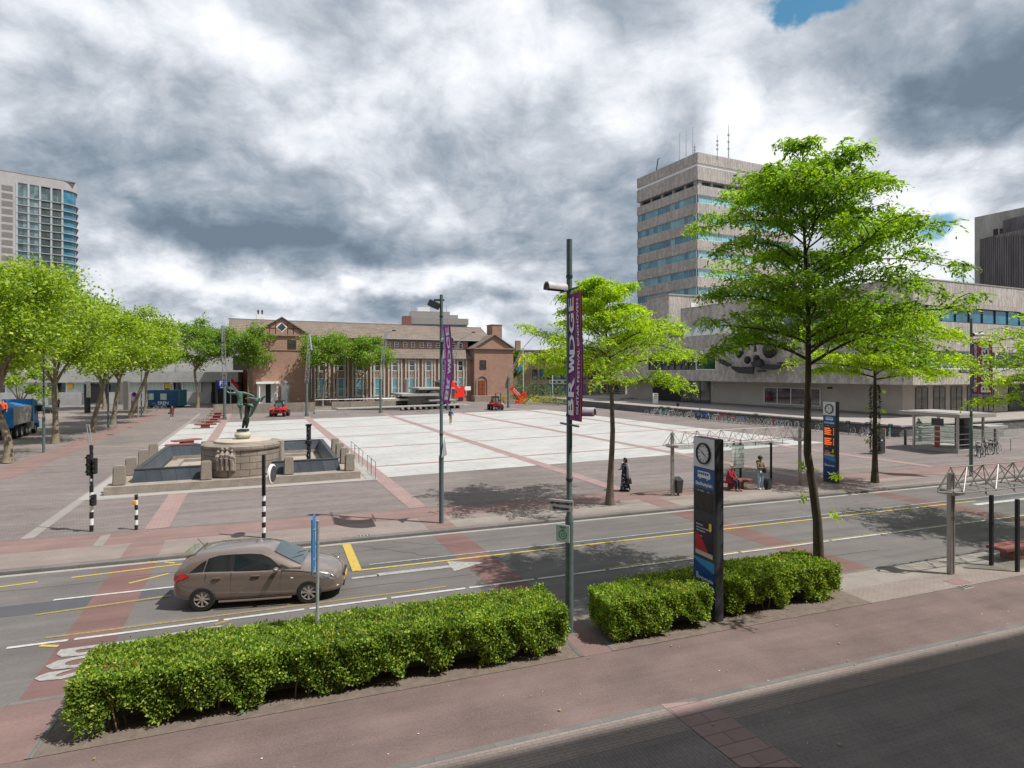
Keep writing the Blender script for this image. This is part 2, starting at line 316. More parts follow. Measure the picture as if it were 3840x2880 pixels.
# ---------------- ground, road, pavements
def struct(o): o['kind'] = 'structure'; return o
RZ = -.10
mb = MB().box(-900, 900, -60, 1500, -.6, -.16); struct(mb.build('ground', M['ground']))
mb = MB().sbox(-120, 160, 13.0, 22.6, -.3, RZ); struct(mb.build('road', M['asphalt']))
mb = MB().sbox(-140, 180, 22.25, 190, -.3, 0); struct(mb.build('square_paving', M['paver']))
mb = MB().sbox(-140, 180, -3, 13.2, -.3, 0); struct(mb.build('near_pavement', M['paver_near']))
# kerbs: real steps, drawn as rounded stones
def kerb(name, s0, s1, t0, t1, z1=.004):
    mb = MB(); mb.sbox(s0, s1, t0, t1, -.25, z1); return struct(mb.build(name, M['kerb'], bevel=.02))
kerb('kerb', -60, 70, 22.04, 22.36)
kerb('kerb', -60, 24, 13.18, 13.34)
struct(MB().sbox(-60, 80, 21.85, 22.04, -.12, RZ + .006).build('gutter', M['concrete']))
struct(MB().sbox(-60, 80, 13.34, 13.42, -.12, RZ + .006).build('gutter', M['concrete']))
Zs = [.004]
def sheet(name, pts, m, z=.004, kind='structure'):
    o = MB().poly([(p[0], p[1], z) for p in pts]).build(name, m); o['kind'] = kind; return o
def ssheet(name, s0, s1, t0, t1, m, z=.004): return sheet(name, [S(s0, t0), S(s1, t0), S(s1, t1), S(s0, t1)], m, z)
# far side bands
ssheet('pavement_band', -120, 4.0, 22.37, 24.25, M['paver_light'])
ssheet('pavement_band', 4.0, 60, 22.37, 22.75, M['paver_light'])
ssheet('platform_edge', 4.0, 25.5, 22.75, 23.5, M['tile_pale'])
ssheet('pavement_band', 4.0, 60, 23.5, 24.25, M['paver_light'], .004)
ssheet('far_cycle_path', -120, 90, 24.25, 26.05, M['redpath'])
ssheet('kerb_line', -120, 90, 26.05, 26.17, M['kerb'], .008)
# near side bands
ssheet('near_cycle_path', -60, 60, 9.15, 11.27, M['cycle'], .004)
ssheet('kerb_line', -60, 60, 9.03, 9.15, M['kerb'], .006)
ssheet('paver_strip', -60, 60, 8.35, 9.03, M['paver_light'], .004)
ssheet('planting_bed', -3.95, 5.75, 11.27, 13.18, M['soil'], .012)
ssheet('planting_bed', 6.45, 14.2, 11.27, 13.18, M['soil'], .012)
ssheet('planting_bed', -30, -5.7, 11.27, 13.18, M['soil'], .012)
ssheet('bus_island', 14.2, 60, 11.27, 13.18, M['tile_pale'], .008)
ssheet('bus_island_paving', 14.2, 60, 11.27, 12.2, M['paver_light'], .012)
ssheet('crossing_strip', -5.6, -4.05, 11.27, 13.18, M['redpath'], .008)
ssheet('crossing_strip', 5.75, 6.45, 11.27, 13.18, M['redpath'], .008)
for s0 in (-4.05, 5.75 - .1, 6.45): ssheet('kerb_line', s0, s0 + .1, 11.27, 13.18, M['kerb'], .018)
# pink slab strip in the foreground
p0, p1, p2, p3 = G(2477, 2643), G(2647, 2629), G(3011, 2880), G(2780, 2880)
d = ((p3[0] - p0[0]), (p3[1] - p0[1])); sheet('slab_strip', [p0, p1, p2, p3], M['pink'], .012)
# the square: pale slabs crossed by dusty pink lines
Qfl, Qfr, Qnr, Qnl = G(701, 1590), G(2040, 1536), G(3094, 1660), G(340, 1877)
sheet('square_slabs', [Qnl, Qnr, Qfr, Qfl], M['white_slab'], .004)
def strip(name, a, b, w, m, z=.008):
    a, b = Vector(a), Vector(b); n = (b - a).normalized(); n = Vector((-n.y, n.x)) * w / 2
    return sheet(name, [a - n, b - n, b + n, a + n], m, z)
def ext(a, b, ka, kb):
    a, b = Vector(a), Vector(b); d = (b - a).normalized(); return a - d * ka, b + d * kb
def isect(a, b, c, d):
    a, b, c, d = map(Vector, (a, b, c, d)); r = b - a; q = d - c; k = ((c.x - a.x) * q.y - (c.y - a.y) * q.x) / (r.x * q.y - r.y * q.x); return a + r * k
def nearT(p, q, t):                      # where the line p-q crosses a street distance t
    tp, tq = toS(*p)[1], toS(*q)[1]; k = (t - tp) / (tq - tp); return (p[0] + (q[0] - p[0]) * k, p[1] + (q[1] - p[1]) * k)
wide = [(G(1150, 1565), G(1532, 1875)), (G(1440, 1551.7), G(2250, 1813)), (G(1708, 1545), G(2500, 1693.5)), (G(1917, 1531), G(2500, 1612)), (G(856.6, 1553.7), G(636, 1905))]
for a, b in wide:
    e = nearT(a, b, 26.17); strip('square_line', ext(a, b, 1.5, 0)[0], e, .82, M['pinkline'], .012)
    for (c, w) in ((nearT(a, b, 21.9), nearT(a, b, 13.5)),):
        strip('crossing_strip', c, w, 1.15, M['redstrip'], RZ + .004)
    strip('crossing_strip', nearT(a, b, 22.4), nearT(a, b, 24.2), 1.1, M['redpath'], .008)
for y in [(1155, 1584.3, 1700, 1557.5), (1181, 1607.5, 2116, 1563.2), (1268, 1638, 2125, 1594), (1327, 1682, 2170, 1631), (1409, 1749.6, 2380, 1680)]:
    a, b = G(y[0], y[1]), G(y[2], y[3]); strip('square_line', isect(a, b, Qfl, Qnl), isect(a, b, Qfr, Qnr), .42, M['pinkline'], .008)
l0, l1 = G(840, 1500), G(100, 2021)
strip('pale_line', Qfl, l1, .42, M['faint'], .010); strip('pale_line', (Qfl[0] , Qfl[1]), ext(Qnl, Qfl, 0, 18)[1], .4, M['faint'], .010)
# faint bands and the red edge by the plane trees
for a, b, w, m_ in [((478, 1602), (668, 1602), .5, 'paver_light'), ((400, 1631), (630, 1632), .5, 'redpath'), ((330, 1674), (580, 1675), .4, 'paver_light')]:
    strip('paving_band', G(*a), G(*b), w, M[m_], .006)
strip('red_edge', G(-40, 1800), G(620, 1537), 2.0, M['redpath'], .006)
strip('parking_lane', G(-300, 1590), G(430, 1548), 11, M['paver_light'], .006)
strip('red_forecourt', G(2100, 1476), G(1560, 1476), 9, M['redpath'], .006)
# ---------------- markings
def mark(name, s0, s1, t, w, m, z=RZ + .009): return ssheet(name, s0, s1, t - w / 2, t + w / 2, m, z)
x0 = toS(*G(39, 2418, RZ))[0]
ss = x0
for L in (1.15, 3.0, 1.9, 2.0, 2.1, 2.0, 2.3, 5.0, 4.0, 7.0, 12): mark('road_marking', ss, ss + L, 16.22, .11, M['paint_white'], RZ + .013); ss += L + .12
mark('road_marking', -60, x0 - 3, 16.22, .1, M['paint_white'])
mark('road_marking', x0 + .6, 4.0, 16.55, .10, M['yellow_worn']); mark('road_marking', 9, 30, 16.36, .08, M['yellow_worn'])
a = toS(*G(217, 2236, RZ))[0]; b = toS(*G(664, 2186, RZ))[0]
mark('road_marking', a, b + 2.5, 19.2, .10, M['paint_white'], RZ + .013); mark('road_marking', -60, a - 2, 19.2, .1, M['paint_worn'])
c = toS(*G(1355, 2141, RZ))[0]; mark('road_marking', c - .1, 30.5, 18.82, .12, M['paint_yellow'], RZ + .013); mark('road_marking', c + .3, 50, 19.26, .08, M['paint_worn'], RZ + .013)
ssheet('dark_patch', b + .2, 40, 18.86, 19.2, M['asphalt_dark'], RZ + .0025); ssheet('dark_patch', -40, b, 18.3, 19.15, M['asphalt_dark'], RZ + .0025)
sheet('road_marking', [G(1283, 2043, RZ), G(1314, 2041, RZ), G(1357, 2138, RZ), G(1322, 2145, RZ)], M['paint_yellow'], RZ + .017)
strip('road_marking', G(1164, 2056, RZ), G(1284, 2044, RZ), .07, M['yellow_worn'], RZ + .010)
for p, q, mm in [((267, 2167), (697, 2114), 'paint_yellow'), ((484, 2188), (633, 2152), 'paint_yellow'), ((540, 2106), (592, 2110), 'paint_yellow'), ((618, 2110), (657, 2112), 'paint_yellow'), ((130, 2307), (640, 2234), 'yellow_worn'), ((0, 2202), (140, 2183), 'paint_yellow'), ((150, 2422), (218, 2424), 'paint_yellow'), ((805, 2343), (858, 2328), 'yellow_worn')]:
    strip('road_marking', G(*p, RZ), G(*q, RZ), .10 if mm[0] == 'p' else .12, M[mm], RZ + .010)
strip('road_marking', G(600, 2385, RZ), G(837, 2347, RZ), .09, M['paint_worn'], RZ + .010)
q = [G(347, 2049), G(385, 2049), G(417, 2004), G(379, 2010)]; sheet('crossing_mark', q, M['tile_pale'], .012)
# big arrow on the bus lane
def arrow(s, t, L, sc=1.0):
    pts = [(0, -.09), (L - 1.1, -.09), (L - 1.1, -.38), (L, 0), (L - 1.1, .38), (L - 1.1, .09), (0, .09)]
    return sheet('road_marking', [S(s + x, t + y * sc) for x, y in pts], M['paint_worn'], RZ + .013)
p = toS(*G(1318, 2170, RZ)); mark('road_marking', p[0], p[0] + .8, p[1], .16, M['paint_worn'], RZ + .013); arrow(p[0] + .75, p[1] + .05, 3.4, 1.35)
# worn road lettering in the near lane
mb = MB(); Vt, Ft = text_geo('BUS', 1.0, 0, .03)
so_, to_ = toS(*G(232, 2478, RZ)); U3, V3 = Vector((CS, SN, 0)), Vector((-SN, CS, 0))
mb.add([Vector(S(so_ + .55, to_ - .15, RZ + .017)) + (-V3) * q[0] * .9 + U3 * q[1] * 2.3 for q in Vt], Ft); mb.build('road_lettering', M['paint_worn'])['kind'] = 'structure'
mark('road_marking', 29.6, 34, 18.3, .28, M['paint_white'], RZ + .013)
# gullies and a cover plate
def gully(px, py, w, d, z):
    s, t = toS(*G(px, py)); o = empty('drain_grate', 'x', 'drain', S(s, t, 0))
    mb = MB(world=True).sbox(s - w / 2, s + w / 2, t - d / 2, t + d / 2, z - .03, z); mb.build('frame', M['concrete'], o)
    mb = MB(world=True)
    n = max(3, int(w / .11))
    for i in range(n): a = s - w / 2 + (i + .2) * w / n; mb.sbox(a, a + w / n * .6, t - d * .36, t + d * .36, z - .01, z + .003)
    mb.build('slots', M['black'], o); return o
gully(1365, 2009, .5, .2, .012)['label'] = 'kerb drain with three dark slots beside the yellow road block'
gully(2722, 1880, .45, .22, .012)['label'] = 'slotted kerb drain below the red bench at the bus stop'
gully(3618, 2203, .42, .25, .02)['label'] = 'slotted floor drain at the red cycle path, below the right bus shelter'
s, t = toS(*G(3592, 2183)); tag(MB().sbox(s - .33, s + .33, t - .2, t + .2, .012, .018).build('manhole_cover', M['redpath']), 'small rusty square cover plate beside the drain at the right cycle path', 'cover plate')
# scattered litter and leaves on the paving (flat scraps)
V = []
for i in range(120):
    s = random.uniform(-6, 22); t = random.choice([random.uniform(5, 11.2), random.uniform(8.2, 11.2), random.uniform(22.4, 30)]); r = random.uniform(.006, .018); a = random.random() * 3
    c = Vector(S(s, t, .022)); e = [c + Vector((math.cos(a + k * 1.57) * r * (1 if k % 2 else .5), math.sin(a + k * 1.57) * r, 0)) for k in range(4)]; V.append([tuple(x) for x in e])
o = quads('litter', np.array(V), mat('litter_paper', (.6, .57, .5), .8, .3, 30)); o['kind'] = 'stuff'
V = []
for i in range(90):
    s = random.uniform(-6, 22); t = random.choice([random.uniform(7, 11.2), random.uniform(22.4, 24)]); r = random.uniform(.015, .04); a = random.random() * 3
    c = Vector(S(s, t, .026)); V.append([tuple(c + Vector((math.cos(a + k * 1.57) * r * (1 if k % 2 else .4), math.sin(a + k * 1.57) * r, .004 * k))) for k in range(4)])
o = quads('fallen_leaves', np.array(V), mat('leaf_litter', (.25, .3, .06), .8, .4, 30)); o['kind'] = 'stuff'

# cracks and tar seams in the asphalt and the cycle path
def crack(s0, t0, s1, t1, z, m, w=.02, n=14, j=.10):
    rr = random.Random(int(s0 * 100)); pts = [Vector(S(s0 + (s1 - s0) * i / n + rr.uniform(-j, j), t0 + (t1 - t0) * i / n + rr.uniform(-j, j))) for i in range(n + 1)]; mb = MB()
    for i in range(n):
        d = (pts[i + 1] - pts[i]).normalized(); nn = Vector((-d.y, d.x)) * w / 2; mb.add([(*(pts[i] - nn), z), (*(pts[i + 1] - nn), z), (*(pts[i + 1] + nn), z), (*(pts[i] + nn), z)], [(0, 1, 2, 3)])
    mb.build('crack', m)['kind'] = 'structure'
tar = mat('tar_seam', (.045, .042, .042), .7, .1, 5)
for a in ((-8, 20.4, 3.5, 20.9), (2, 21.6, 4.4, 19.3), (3.2, 21.6, 5.4, 20.2), (6, 14.6, 19, 14.9), (-3, 17.4, 5, 17.2), (14, 20.2, 26, 20.6)): crack(*a, RZ + .0068, tar, .014)
# ---------------- buildings
class Fr:                                # a facade: L runs along the wall, d out of it, z up
    def __init__(s, o, a, out=1):
        s.o = Vector(o); s.a = Vector(a).normalized(); s.n = Vector((s.a.y, -s.a.x)) * out
    def p(s, L, d, z): q = s.o + s.a * L + s.n * d; return (q.x, q.y, z)
    def box(s, mb, L0, L1, d0, d1, z0, z1):
        return mb.hexa([s.p(L0, d0, z0), s.p(L1, d0, z0), s.p(L1, d1, z0), s.p(L0, d1, z0), s.p(L0, d0, z1), s.p(L1, d0, z1), s.p(L1, d1, z1), s.p(L0, d1, z1)])
    def L(s, px):                        # where a picture column meets the wall
        k = (px - CX) / F; return (k * s.o.y - s.o.x) / (s.a.x - k * s.a.y)
    def z(s, L, py, d=0): return H + (HY - py) * (s.o.y + s.a.y * L + s.n.y * d) / F
G1 = glassmat('window_glass', (.035, .05, .055), var=.5, scale=.6)
G_teal = glassmat('glass_teal', (.12, .29, .33), var=.35, scale=.35, spec=.45)
G_blue = glassmat('glass_blue', (.035, .16, .24), var=.4, scale=.3, spec=.5)
G_green = glassmat('glass_green', (.012, .05, .035), var=.5, scale=.5)
curtain = mat('curtain', (.50, .58, .55), .8, .2, 1.2, stretch=(6, 6, .3))
roof_tile = brickmat('roof_tile', [(.225, .18, .15), (.18, .145, .122)], (.085, .07, .06), .25, .34, .03, vertical=True, rotv=A_ANG, plo=.8, phi=1.2, pscale=.5, bump=.6)
dark_wood = mat('dark_wood', (.075, .03, .02), .6, .2, 4)
plinth = mat('plinth_stone', (.25, .19, .155), .85, .2, 3)
# --- town hall of brick
TH = Fr((-6.71, 123), (.894, .448))
th = empty('brick_town_hall', 'long brick town hall with tiled roofs and gabled end wings behind the square', 'building', TH.p(-18, 0, 0))
bd = lambda mb, name, m, p=th, **k: mb.build(name, m, p, **k)
mb = MB(True); TH.box(mb, -34.2, -1.9, -13, 0, 0, 8.9); TH.box(mb, -45.5, -1.9, -13, -2.0, 8.9, 12.6); bd(mb, 'wall', M['brick'])
def gabled(mb, L0, L1, d0, d1, z0, ze, za, over=0):
    Lm = (L0 + L1) / 2
    P = [TH.p(L0, d1, z0), TH.p(L1, d1, z0), TH.p(L1, d1, ze), TH.p(Lm, d1, za), TH.p(L0, d1, ze)]
    Q = [TH.p(L0, d0, z0), TH.p(L1, d0, z0), TH.p(L1, d0, ze), TH.p(Lm, d0, za), TH.p(L0, d0, ze)]
    mb.add(P + Q, [(0, 1, 2, 3, 4), (9, 8, 7, 6, 5), (0, 5, 6, 1), (1, 6, 7, 2), (2, 7, 8, 3), (3, 8, 9, 4), (4, 9, 5, 0)])
def gable_roof(mb, L0, L1, d0, d1, ze, za, o=.4, th_=.22):
    Lm = (L0 + L1) / 2; sl = (za - ze) / (Lm - L0)
    for (La, Lb, za_, zb_) in ((L0 - o, Lm, ze - o * sl, za), (Lm, L1 + o, za, ze - o * sl)):
        mb.hexa([TH.p(La, d0, za_ + .03), TH.p(Lb, d0, zb_ + .03), TH.p(Lb, d1, zb_ + .03), TH.p(La, d1, za_ + .03), TH.p(La, d0, za_ + th_), TH.p(Lb, d0, zb_ + th_), TH.p(Lb, d1, zb_ + th_), TH.p(La, d1, za_ + th_)])
mb = MB(True); gabled(mb, -43.7, -34.2, -13.2, 1.0, 0, 12.7, 15.7); w1 = bd(mb, 'gabled_wing', M['brick'], label='left wing with a diamond window in its gable')
mb = MB(True); gable_roof(mb, -43.7, -34.2, -12, 1.35, 12.7, 15.7); bd(mb, 'roof', roof_tile, w1)
mb = MB(True); gabled(mb, -1.9, 7.06, -10, 1.5, 0, 11.0, 13.7); w2 = bd(mb, 'gabled_wing', M['brick'], label='right wing with an arched wooden door')
mb = MB(True); gable_roof(mb, -1.9, 7.06, -9.8, 1.9, 11.0, 13.7, .5); bd(mb, 'roof', roof_tile, w2)
mb = MB(True); TH.box(mb, 5.6, 8.0, -9, -6, 0, 16.5); TH.box(mb, 5.5, 8.1, -9.1, -5.9, 16.5, 16.7); bd(mb, 'chimney', M['brick'])
# main roof: a long slope, ridge behind
mb = MB(True)
mb.add([TH.p(-47.3, -1.3, 12.75), TH.p(3.5, -1.3, 12.75), TH.p(3.5, -7.5, 15.9), TH.p(-47.3, -7.5, 15.9), TH.p(3.5, -13.8, 12.75), TH.p(-47.3, -13.8, 12.75)], [(0, 1, 2, 3), (3, 2, 4, 5), (0, 3, 5), (1, 4, 2), (0, 5, 4, 1)])
TH.box(mb, -47.4, 3.5, -7.6, -7.4, 15.85, 16.0)
rf = bd(mb, 'roof', roof_tile)
mb = MB(True); TH.box(mb, -47.4, 3.2, -1.32, -1.15, 12.56, 12.78); bd(mb, 'gutter', M['galv'], rf)
mb = MB(True); TH.box(mb, -42.6, -41.2, -9.5, -8.3, 14, 17.0); ch = bd(mb, 'chimney', M['white'], rf, label='white chimney with two dark cowls')
mb = MB(True)
for L in (-42.25, -41.55): q = TH.p(L, -8.9, 17); mb.cyl(q[0], q[1], 17, 17.5, .12); mb.cyl(q[0], q[1], 17.5, 17.95, .22, .1)
bd(mb, 'cowl', M['black'])
# lower skirt roof over the bays
mb = MB(True); mb.add([TH.p(-34.2, .75, 8.78), TH.p(-1.9, .75, 8.78), TH.p(-1.9, -2.0, 10.75), TH.p(-34.2, -2.0, 10.75), TH.p(-34.2, .75, 8.66), TH.p(-1.9, .75, 8.66), TH.p(-1.9, -2, 8.66), TH.p(-34.2, -2, 8.66)],
      [(0, 1, 2, 3), (4, 5, 1, 0), (7, 6, 5, 4), (0, 3, 7, 4), (1, 5, 6, 2)]); bd(mb, 'skirt_roof', roof_tile)
# cornices and plinth
mb = MB(True); TH.box(mb, -34.2, -1.9, 0, .32, 0, 1.05); TH.box(mb, -43.72, -34.18, 1.0, 1.1, 0, .9); bd(mb, 'plinth', M['brick'])
mb = MB(True); TH.box(mb, -34.2, -1.9, 0, .42, 1.05, 1.2); TH.box(mb, -43.9, -34.0, 1.0, 1.3, 12.5, 12.78); TH.box(mb, -43.72, -34.18, 1.0, 1.12, 9.9, 10.02); TH.box(mb, -2.1, 7.2, 1.5, 1.9, 10.8, 11.05); TH.box(mb, -45.5, -1.9, -2, -1.6, 12.45, 12.6); bd(mb, 'cornice', plinth)
# bays
npane = [0]
def window(F_, par, L0, L1, z0, z1, d, fm, gm, fw=.09, bars=(), name='window', dep=.06):
    mb = MB(True); F_.box(mb, L0, L0 + fw, d, d + dep, z0, z1); F_.box(mb, L1 - fw, L1, d, d + dep, z0, z1); F_.box(mb, L0 + fw, L1 - fw, d, d + dep, z0, z0 + fw); F_.box(mb, L0 + fw, L1 - fw, d, d + dep, z1 - fw, z1)
    for b in bars:
        zb = z0 + (z1 - z0) * b; F_.box(mb, L0 + fw, L1 - fw, d, d + dep * .9, zb - fw * .4, zb + fw * .4)
    w = mb.build(name, fm, par); mb = MB(True); F_.box(mb, L0 + fw * .5, L1 - fw * .5, d - .05, d + dep * .35, z0 + fw * .5, z1 - fw * .5); mb.build('pane', gm, w); return w
bayc = [-31.9 + 3.43 * i for i in range(9)]
mbm = MB(True); mbr = MB(True)
for c in bayc:
    TH.box(mbr, c - 1.42, c + 1.42, -.05, .06, 1.2, 8.66)       # stone backing
    for x in (-1.42, -.80, .55, 1.17):
        TH.box(mbm, c + x, c + x + .25, .06, .36, 1.2, 8.66)
    mbs = MB(True); TH.box(mbs, c - 1.17, c - .80, .06, .16, 4.95, 6.2); TH.box(mbs, c + .80, c + 1.17, .06, .16, 4.95, 6.2); TH.box(mbs, c - .55, c + .55, .06, .2, 4.95, 6.2)
    bd(mbs, 'spandrel', plinth)
    for (a, b, e) in ((-1.17, -.80, 0), (-.55, .55, 1), (.80, 1.17, 0)):
        window(TH, th, c + a, c + b, 1.45, 4.9, .10, M['white'], G1 if e == 0 else G_teal if random.random() < .9 else G1, .09 if e else .06, (.42,), dep=.1)
        window(TH, th, c + a, c + b, 6.25, 8.35, .10, M['white'], G1, .09 if e else .06, (.5,), dep=.1)
bd(mbr, 'bay_surround', M['stone']); bd(mbm, 'mullions', M['stone']); 
mb = MB(True)
for c in bayc:
    for x in (-.25, .25):
        q = TH.p(c + x, .2, 5.95); mb.ball(q, .12, 8, 5)
bd(mb, 'roundels', M['brick'])
for c in bayc:
    for x in (-.75, .85):
        window(TH, th, c + x - .42, c + x + .42, 11.0, 12.05, -1.98, M['white'], G1, .09, (.5,), dep=.08)
for c in bayc: window(TH, th, c - .5, c + .5, .3, .8, .33, M['black'], G1, .05, name='cellar_window')
window(TH, w1, TH.L(1076), TH.L(1108), 10.2, 11.8, 1.02, dark_wood, G1, .14)
Lm = -38.95; mb = MB(True)
for k, (r, m_) in enumerate(((.95, 0), (.72, 1))):
    mb.mat(m_); d = 1.03 + .05 * k; mb.add([TH.p(Lm - r, d, 14.05), TH.p(Lm, d, 14.05 - r), TH.p(Lm + r, d, 14.05), TH.p(Lm, d, 14.05 + r), TH.p(Lm - r, d - .08, 14.05), TH.p(Lm, d - .08, 14.05 - r), TH.p(Lm + r, d - .08, 14.05), TH.p(Lm, d - .08, 14.05 + r)], [(0, 1, 2, 3), (0, 4, 5, 1), (1, 5, 6, 2), (2, 6, 7, 3), (3, 7, 4, 0)])
mb.build('diamond_window', [M['white'], G1], w1)
mb = MB(True)
for x in (-3.1, -2.0, -1, 1, 2, 3.1): TH.box(mb, Lm + x - .06, Lm + x + .06, 1.0, 1.04, 12.8, 15.4 - abs(x) * .55)
TH.box(mb, Lm - 2.9, Lm - 1.1, 1.0, 1.045, 13.8, 13.92); TH.box(mb, Lm + 1.1, Lm + 2.9, 1.0, 1.045, 13.8, 13.92); mb.build('timber_pattern', dark_wood, w1)
mb = MB(True); a, b = TH.L(948) + .4, TH.L(1045); TH.box(mb, a, b, 1.0, 3.0, 4.0, 4.35); TH.box(mb, a + .2, a + 1.6, 1.0, 1.3, 0, 4.0); TH.box(mb, b - 1.4, b - .2, 1.0, 1.3, 0, 4.0)
for x in (a + .5, b - .5): q = TH.p(x, 2.7, 0); mb.cyl(q[0], q[1], 0, 4.0, .12)
mb.build('portico', M['white'], w1)
mb = MB(True); TH.box(mb, a + 1.6, b - 1.4, 1.0, 1.12, .4, 3.8); mb.build('door', M['black'], w1)
mb = MB(True)
for k in range(3): TH.box(mb, a + .5, b - .5, 1.0, 3.6 - k * .5, 0, .2 * (k + 1))
mb.build('steps', M['stone'], w1)
a, b = TH.L(1788), TH.L(1812); window(TH, w2, a, b, 6.6, 8.5, 1.52, dark_wood, G1, .13, (.5,))
a, b = TH.L(1783), TH.L(1809); mb = MB(True); c = (a + b) / 2; r = (b - a) / 2 + .35
for i in range(12):
    t0, t1 = math.pi * i / 12, math.pi * (i + 1) / 12
    mb.hexa([TH.p(c + r * math.cos(t1), 1.5, 4.0 + r * math.sin(t1)), TH.p(c + r * math.cos(t0), 1.5, 4.0 + r * math.sin(t0)), TH.p(c + r * math.cos(t0), 1.68, 4.0 + r * math.sin(t0)), TH.p(c + r * math.cos(t1), 1.68, 4.0 + r * math.sin(t1)),
             TH.p(c + (r + .22) * math.cos(t1), 1.5, 4.0 + (r + .22) * math.sin(t1)), TH.p(c + (r + .22) * math.cos(t0), 1.5, 4.0 + (r + .22) * math.sin(t0)), TH.p(c + (r + .22) * math.cos(t0), 1.68, 4.0 + (r + .22) * math.sin(t0)), TH.p(c + (r + .22) * math.cos(t1), 1.68, 4.0 + (r + .22) * math.sin(t1))])
TH.box(mb, a - .57, a - .35, 1.5, 1.68, 1.3, 4.0); TH.box(mb, b + .35, b + .57, 1.5, 1.68, 1.3, 4.0); mb.build('door_arch', plinth, w2)
wood = mat('door_wood', (.20, .06, .03), .5, .2, 5)
dr = MB(True); TH.box(dr, a, c - .02, 1.5, 1.6, 1.3, 4.3); TH.box(dr, c + .02, b, 1.5, 1.6, 1.3, 4.3)
for x0 in (a + .12, c + .14):
    for z0 in (1.5, 2.5, 3.4): TH.box(dr, x0, x0 + (b - a) / 2 - .3, 1.6, 1.64, z0, z0 + .75)
dr.build('door', wood, w2)
mb = MB(True)
for k in range(6): TH.box(mb, a - 1.6, b + 1.4 + .4 * (5 - k), 1.5, 3.4, .2 * k, .2 * (k + 1))
mb.build('steps', plinth, w2)
mb = MB(True); TH.box(mb, 5.6, 6.0, 1.5, 1.9, 3.6, 4.6); mb.build('wall_lantern', M['black'], w2)
mb = MB(True); TH.box(mb, a - 3.0, a - 1.7, 1.5, 1.55, 2.3, 3.1); mb.build('notice_board', M['white'], w2)
mb = MB(True); q = TH.p(TH.L(1600), 0, 0); TH.box(mb, -33.9, -33.7, .05, .25, 1, 8.7); mb.build('downpipe', M['galv'], th)
# brick hall of offices on the right of the town hall (tan)
OB = Fr((5.6, 132), (.97, .24))
ob = empty('tan_office_block', 'tan brick office block with rows of dark square windows behind the planted bed', 'building', OB.p(8, 0, 0))
k = lambda px, py: (OB.L(px), OB.z(OB.L(px), py))
L0, L1 = OB.L(1966), OB.L(2345); zt = OB.z(L0, 1316)
mb = MB(True); OB.box(mb, L0, L1, -12, 0, 0, zt); mb.build('wall', M['brick2'], ob)
mb = MB(True); OB.box(mb, L0 - 3.6, L0, -8, -.8, 0, zt - .3); mb.build('wall', M['brick'], ob, label='darker left end wall')
mb = MB(True); OB.box(mb, L0 - 3.7, L1 + .1, -12.1, .12, zt, zt + .25); mb.build('roof', M['concrete_d'], ob)
mb = MB(True); OB.box(mb, L0 - 1.4, L0 - .3, -3, -2, zt - 1, zt + 2.4); mb.build('chimney', M['brick'], ob)
for i in range(15):
    x = L0 + 1.9 + i * 1.66
    if x + 2 > L1: break
    for (a, b) in ((7.9, 10.1), (4.4, 6.6), (1.1, 3.2)):
        w = window(OB, ob, x, x + 1.12, a, b, .02, M['black'], random.choice([G1, G_teal, G1, G_blue]), .1, (.45,), dep=.08)
mb = MB(True); a = OB.L(2058); OB.box(mb, a, a + 5.4, .12, .25, 3.3, 4.3); mb.mat(1)
for i, w_ in enumerate((1.0, .7, 1.1)): OB.box(mb, a + .5 + i * 1.55, a + .5 + i * 1.55 + w_, .25, .27, 3.6, 4.0)
mb.build('sign_board', [M['white'], M['black']], ob)
# --- concrete council building: low wing with terrace, tower above
CB = Fr((43.6, 63.8), (-.4446, .8957), -1)       # left face, L grows away from the corner
RB = Fr((43.6, 63.8), (.910, .4137), 1)          # right face
def stonemat(name, base, ang, bw, bh):
    return brickmat(name, [tuple(c * .93 for c in base), tuple(c * 1.08 for c in base)], tuple(c * .62 for c in base), bw, bh, .012, vertical=True, rotv=ang, plo=.80, phi=1.16, pscale=1.1, off=0, bump=.1)
swirl = stonemat('veined_stone', (.40, .37, .34), math.atan2(.4137, .910), 2.6, 3.25)
def swirl_up(m):                                  # veins like cut marble
    t = m.node_tree; b = t.nodes['Principled BSDF']; src = b.inputs['Base Color'].links[0].from_socket
    tcn = nd(t, 'ShaderNodeTexCoord'); w = nd(t, 'ShaderNodeTexWave'); w.inputs['Scale'].default_value = .55; w.inputs['Distortion'].default_value = 9; w.inputs['Detail'].default_value = 5; w.inputs['Detail Scale'].default_value = 1.6
    t.links.new(tcn.outputs['Object'], w.inputs[0]); r = ramp(t, w.outputs[1], [(.35, (.86,) * 3), (.75, (1.14,) * 3)])
    mxn = nd(t, 'ShaderNodeMix', data_type='RGBA', blend_type='MULTIPLY'); mxn.inputs[0].default_value = .85; t.links.new(src, mxn.inputs[6]); t.links.new(r, mxn.inputs[7]); t.links.new(mxn.outputs[2], b.inputs['Base Color'])
swirl_up(swirl)
cb = empty('council_building', 'low grey stone council building with long window bands and a deep overhang', 'building', (50, 75, 1))
def corner_poly(La, Lb, off=0):                   # quadrilateral footprint from the two faces
    c = Vector(CB.o) + CB.n * off + RB.n * off; A = CB.a * La; B = RB.a * Lb
    return [(c.x, c.y), (c.x + A.x, c.y + A.y), (c.x + A.x + B.x, c.y + A.y + B.y), (c.x + B.x, c.y + B.y)][::-1]
LL, LR = 56, 48
def band(z0, z1, off, m, name, par=cb, La=LL, Lb=LR): return MB(True).prism(corner_poly(La, Lb, off), z0, z1).build(name, m, par)
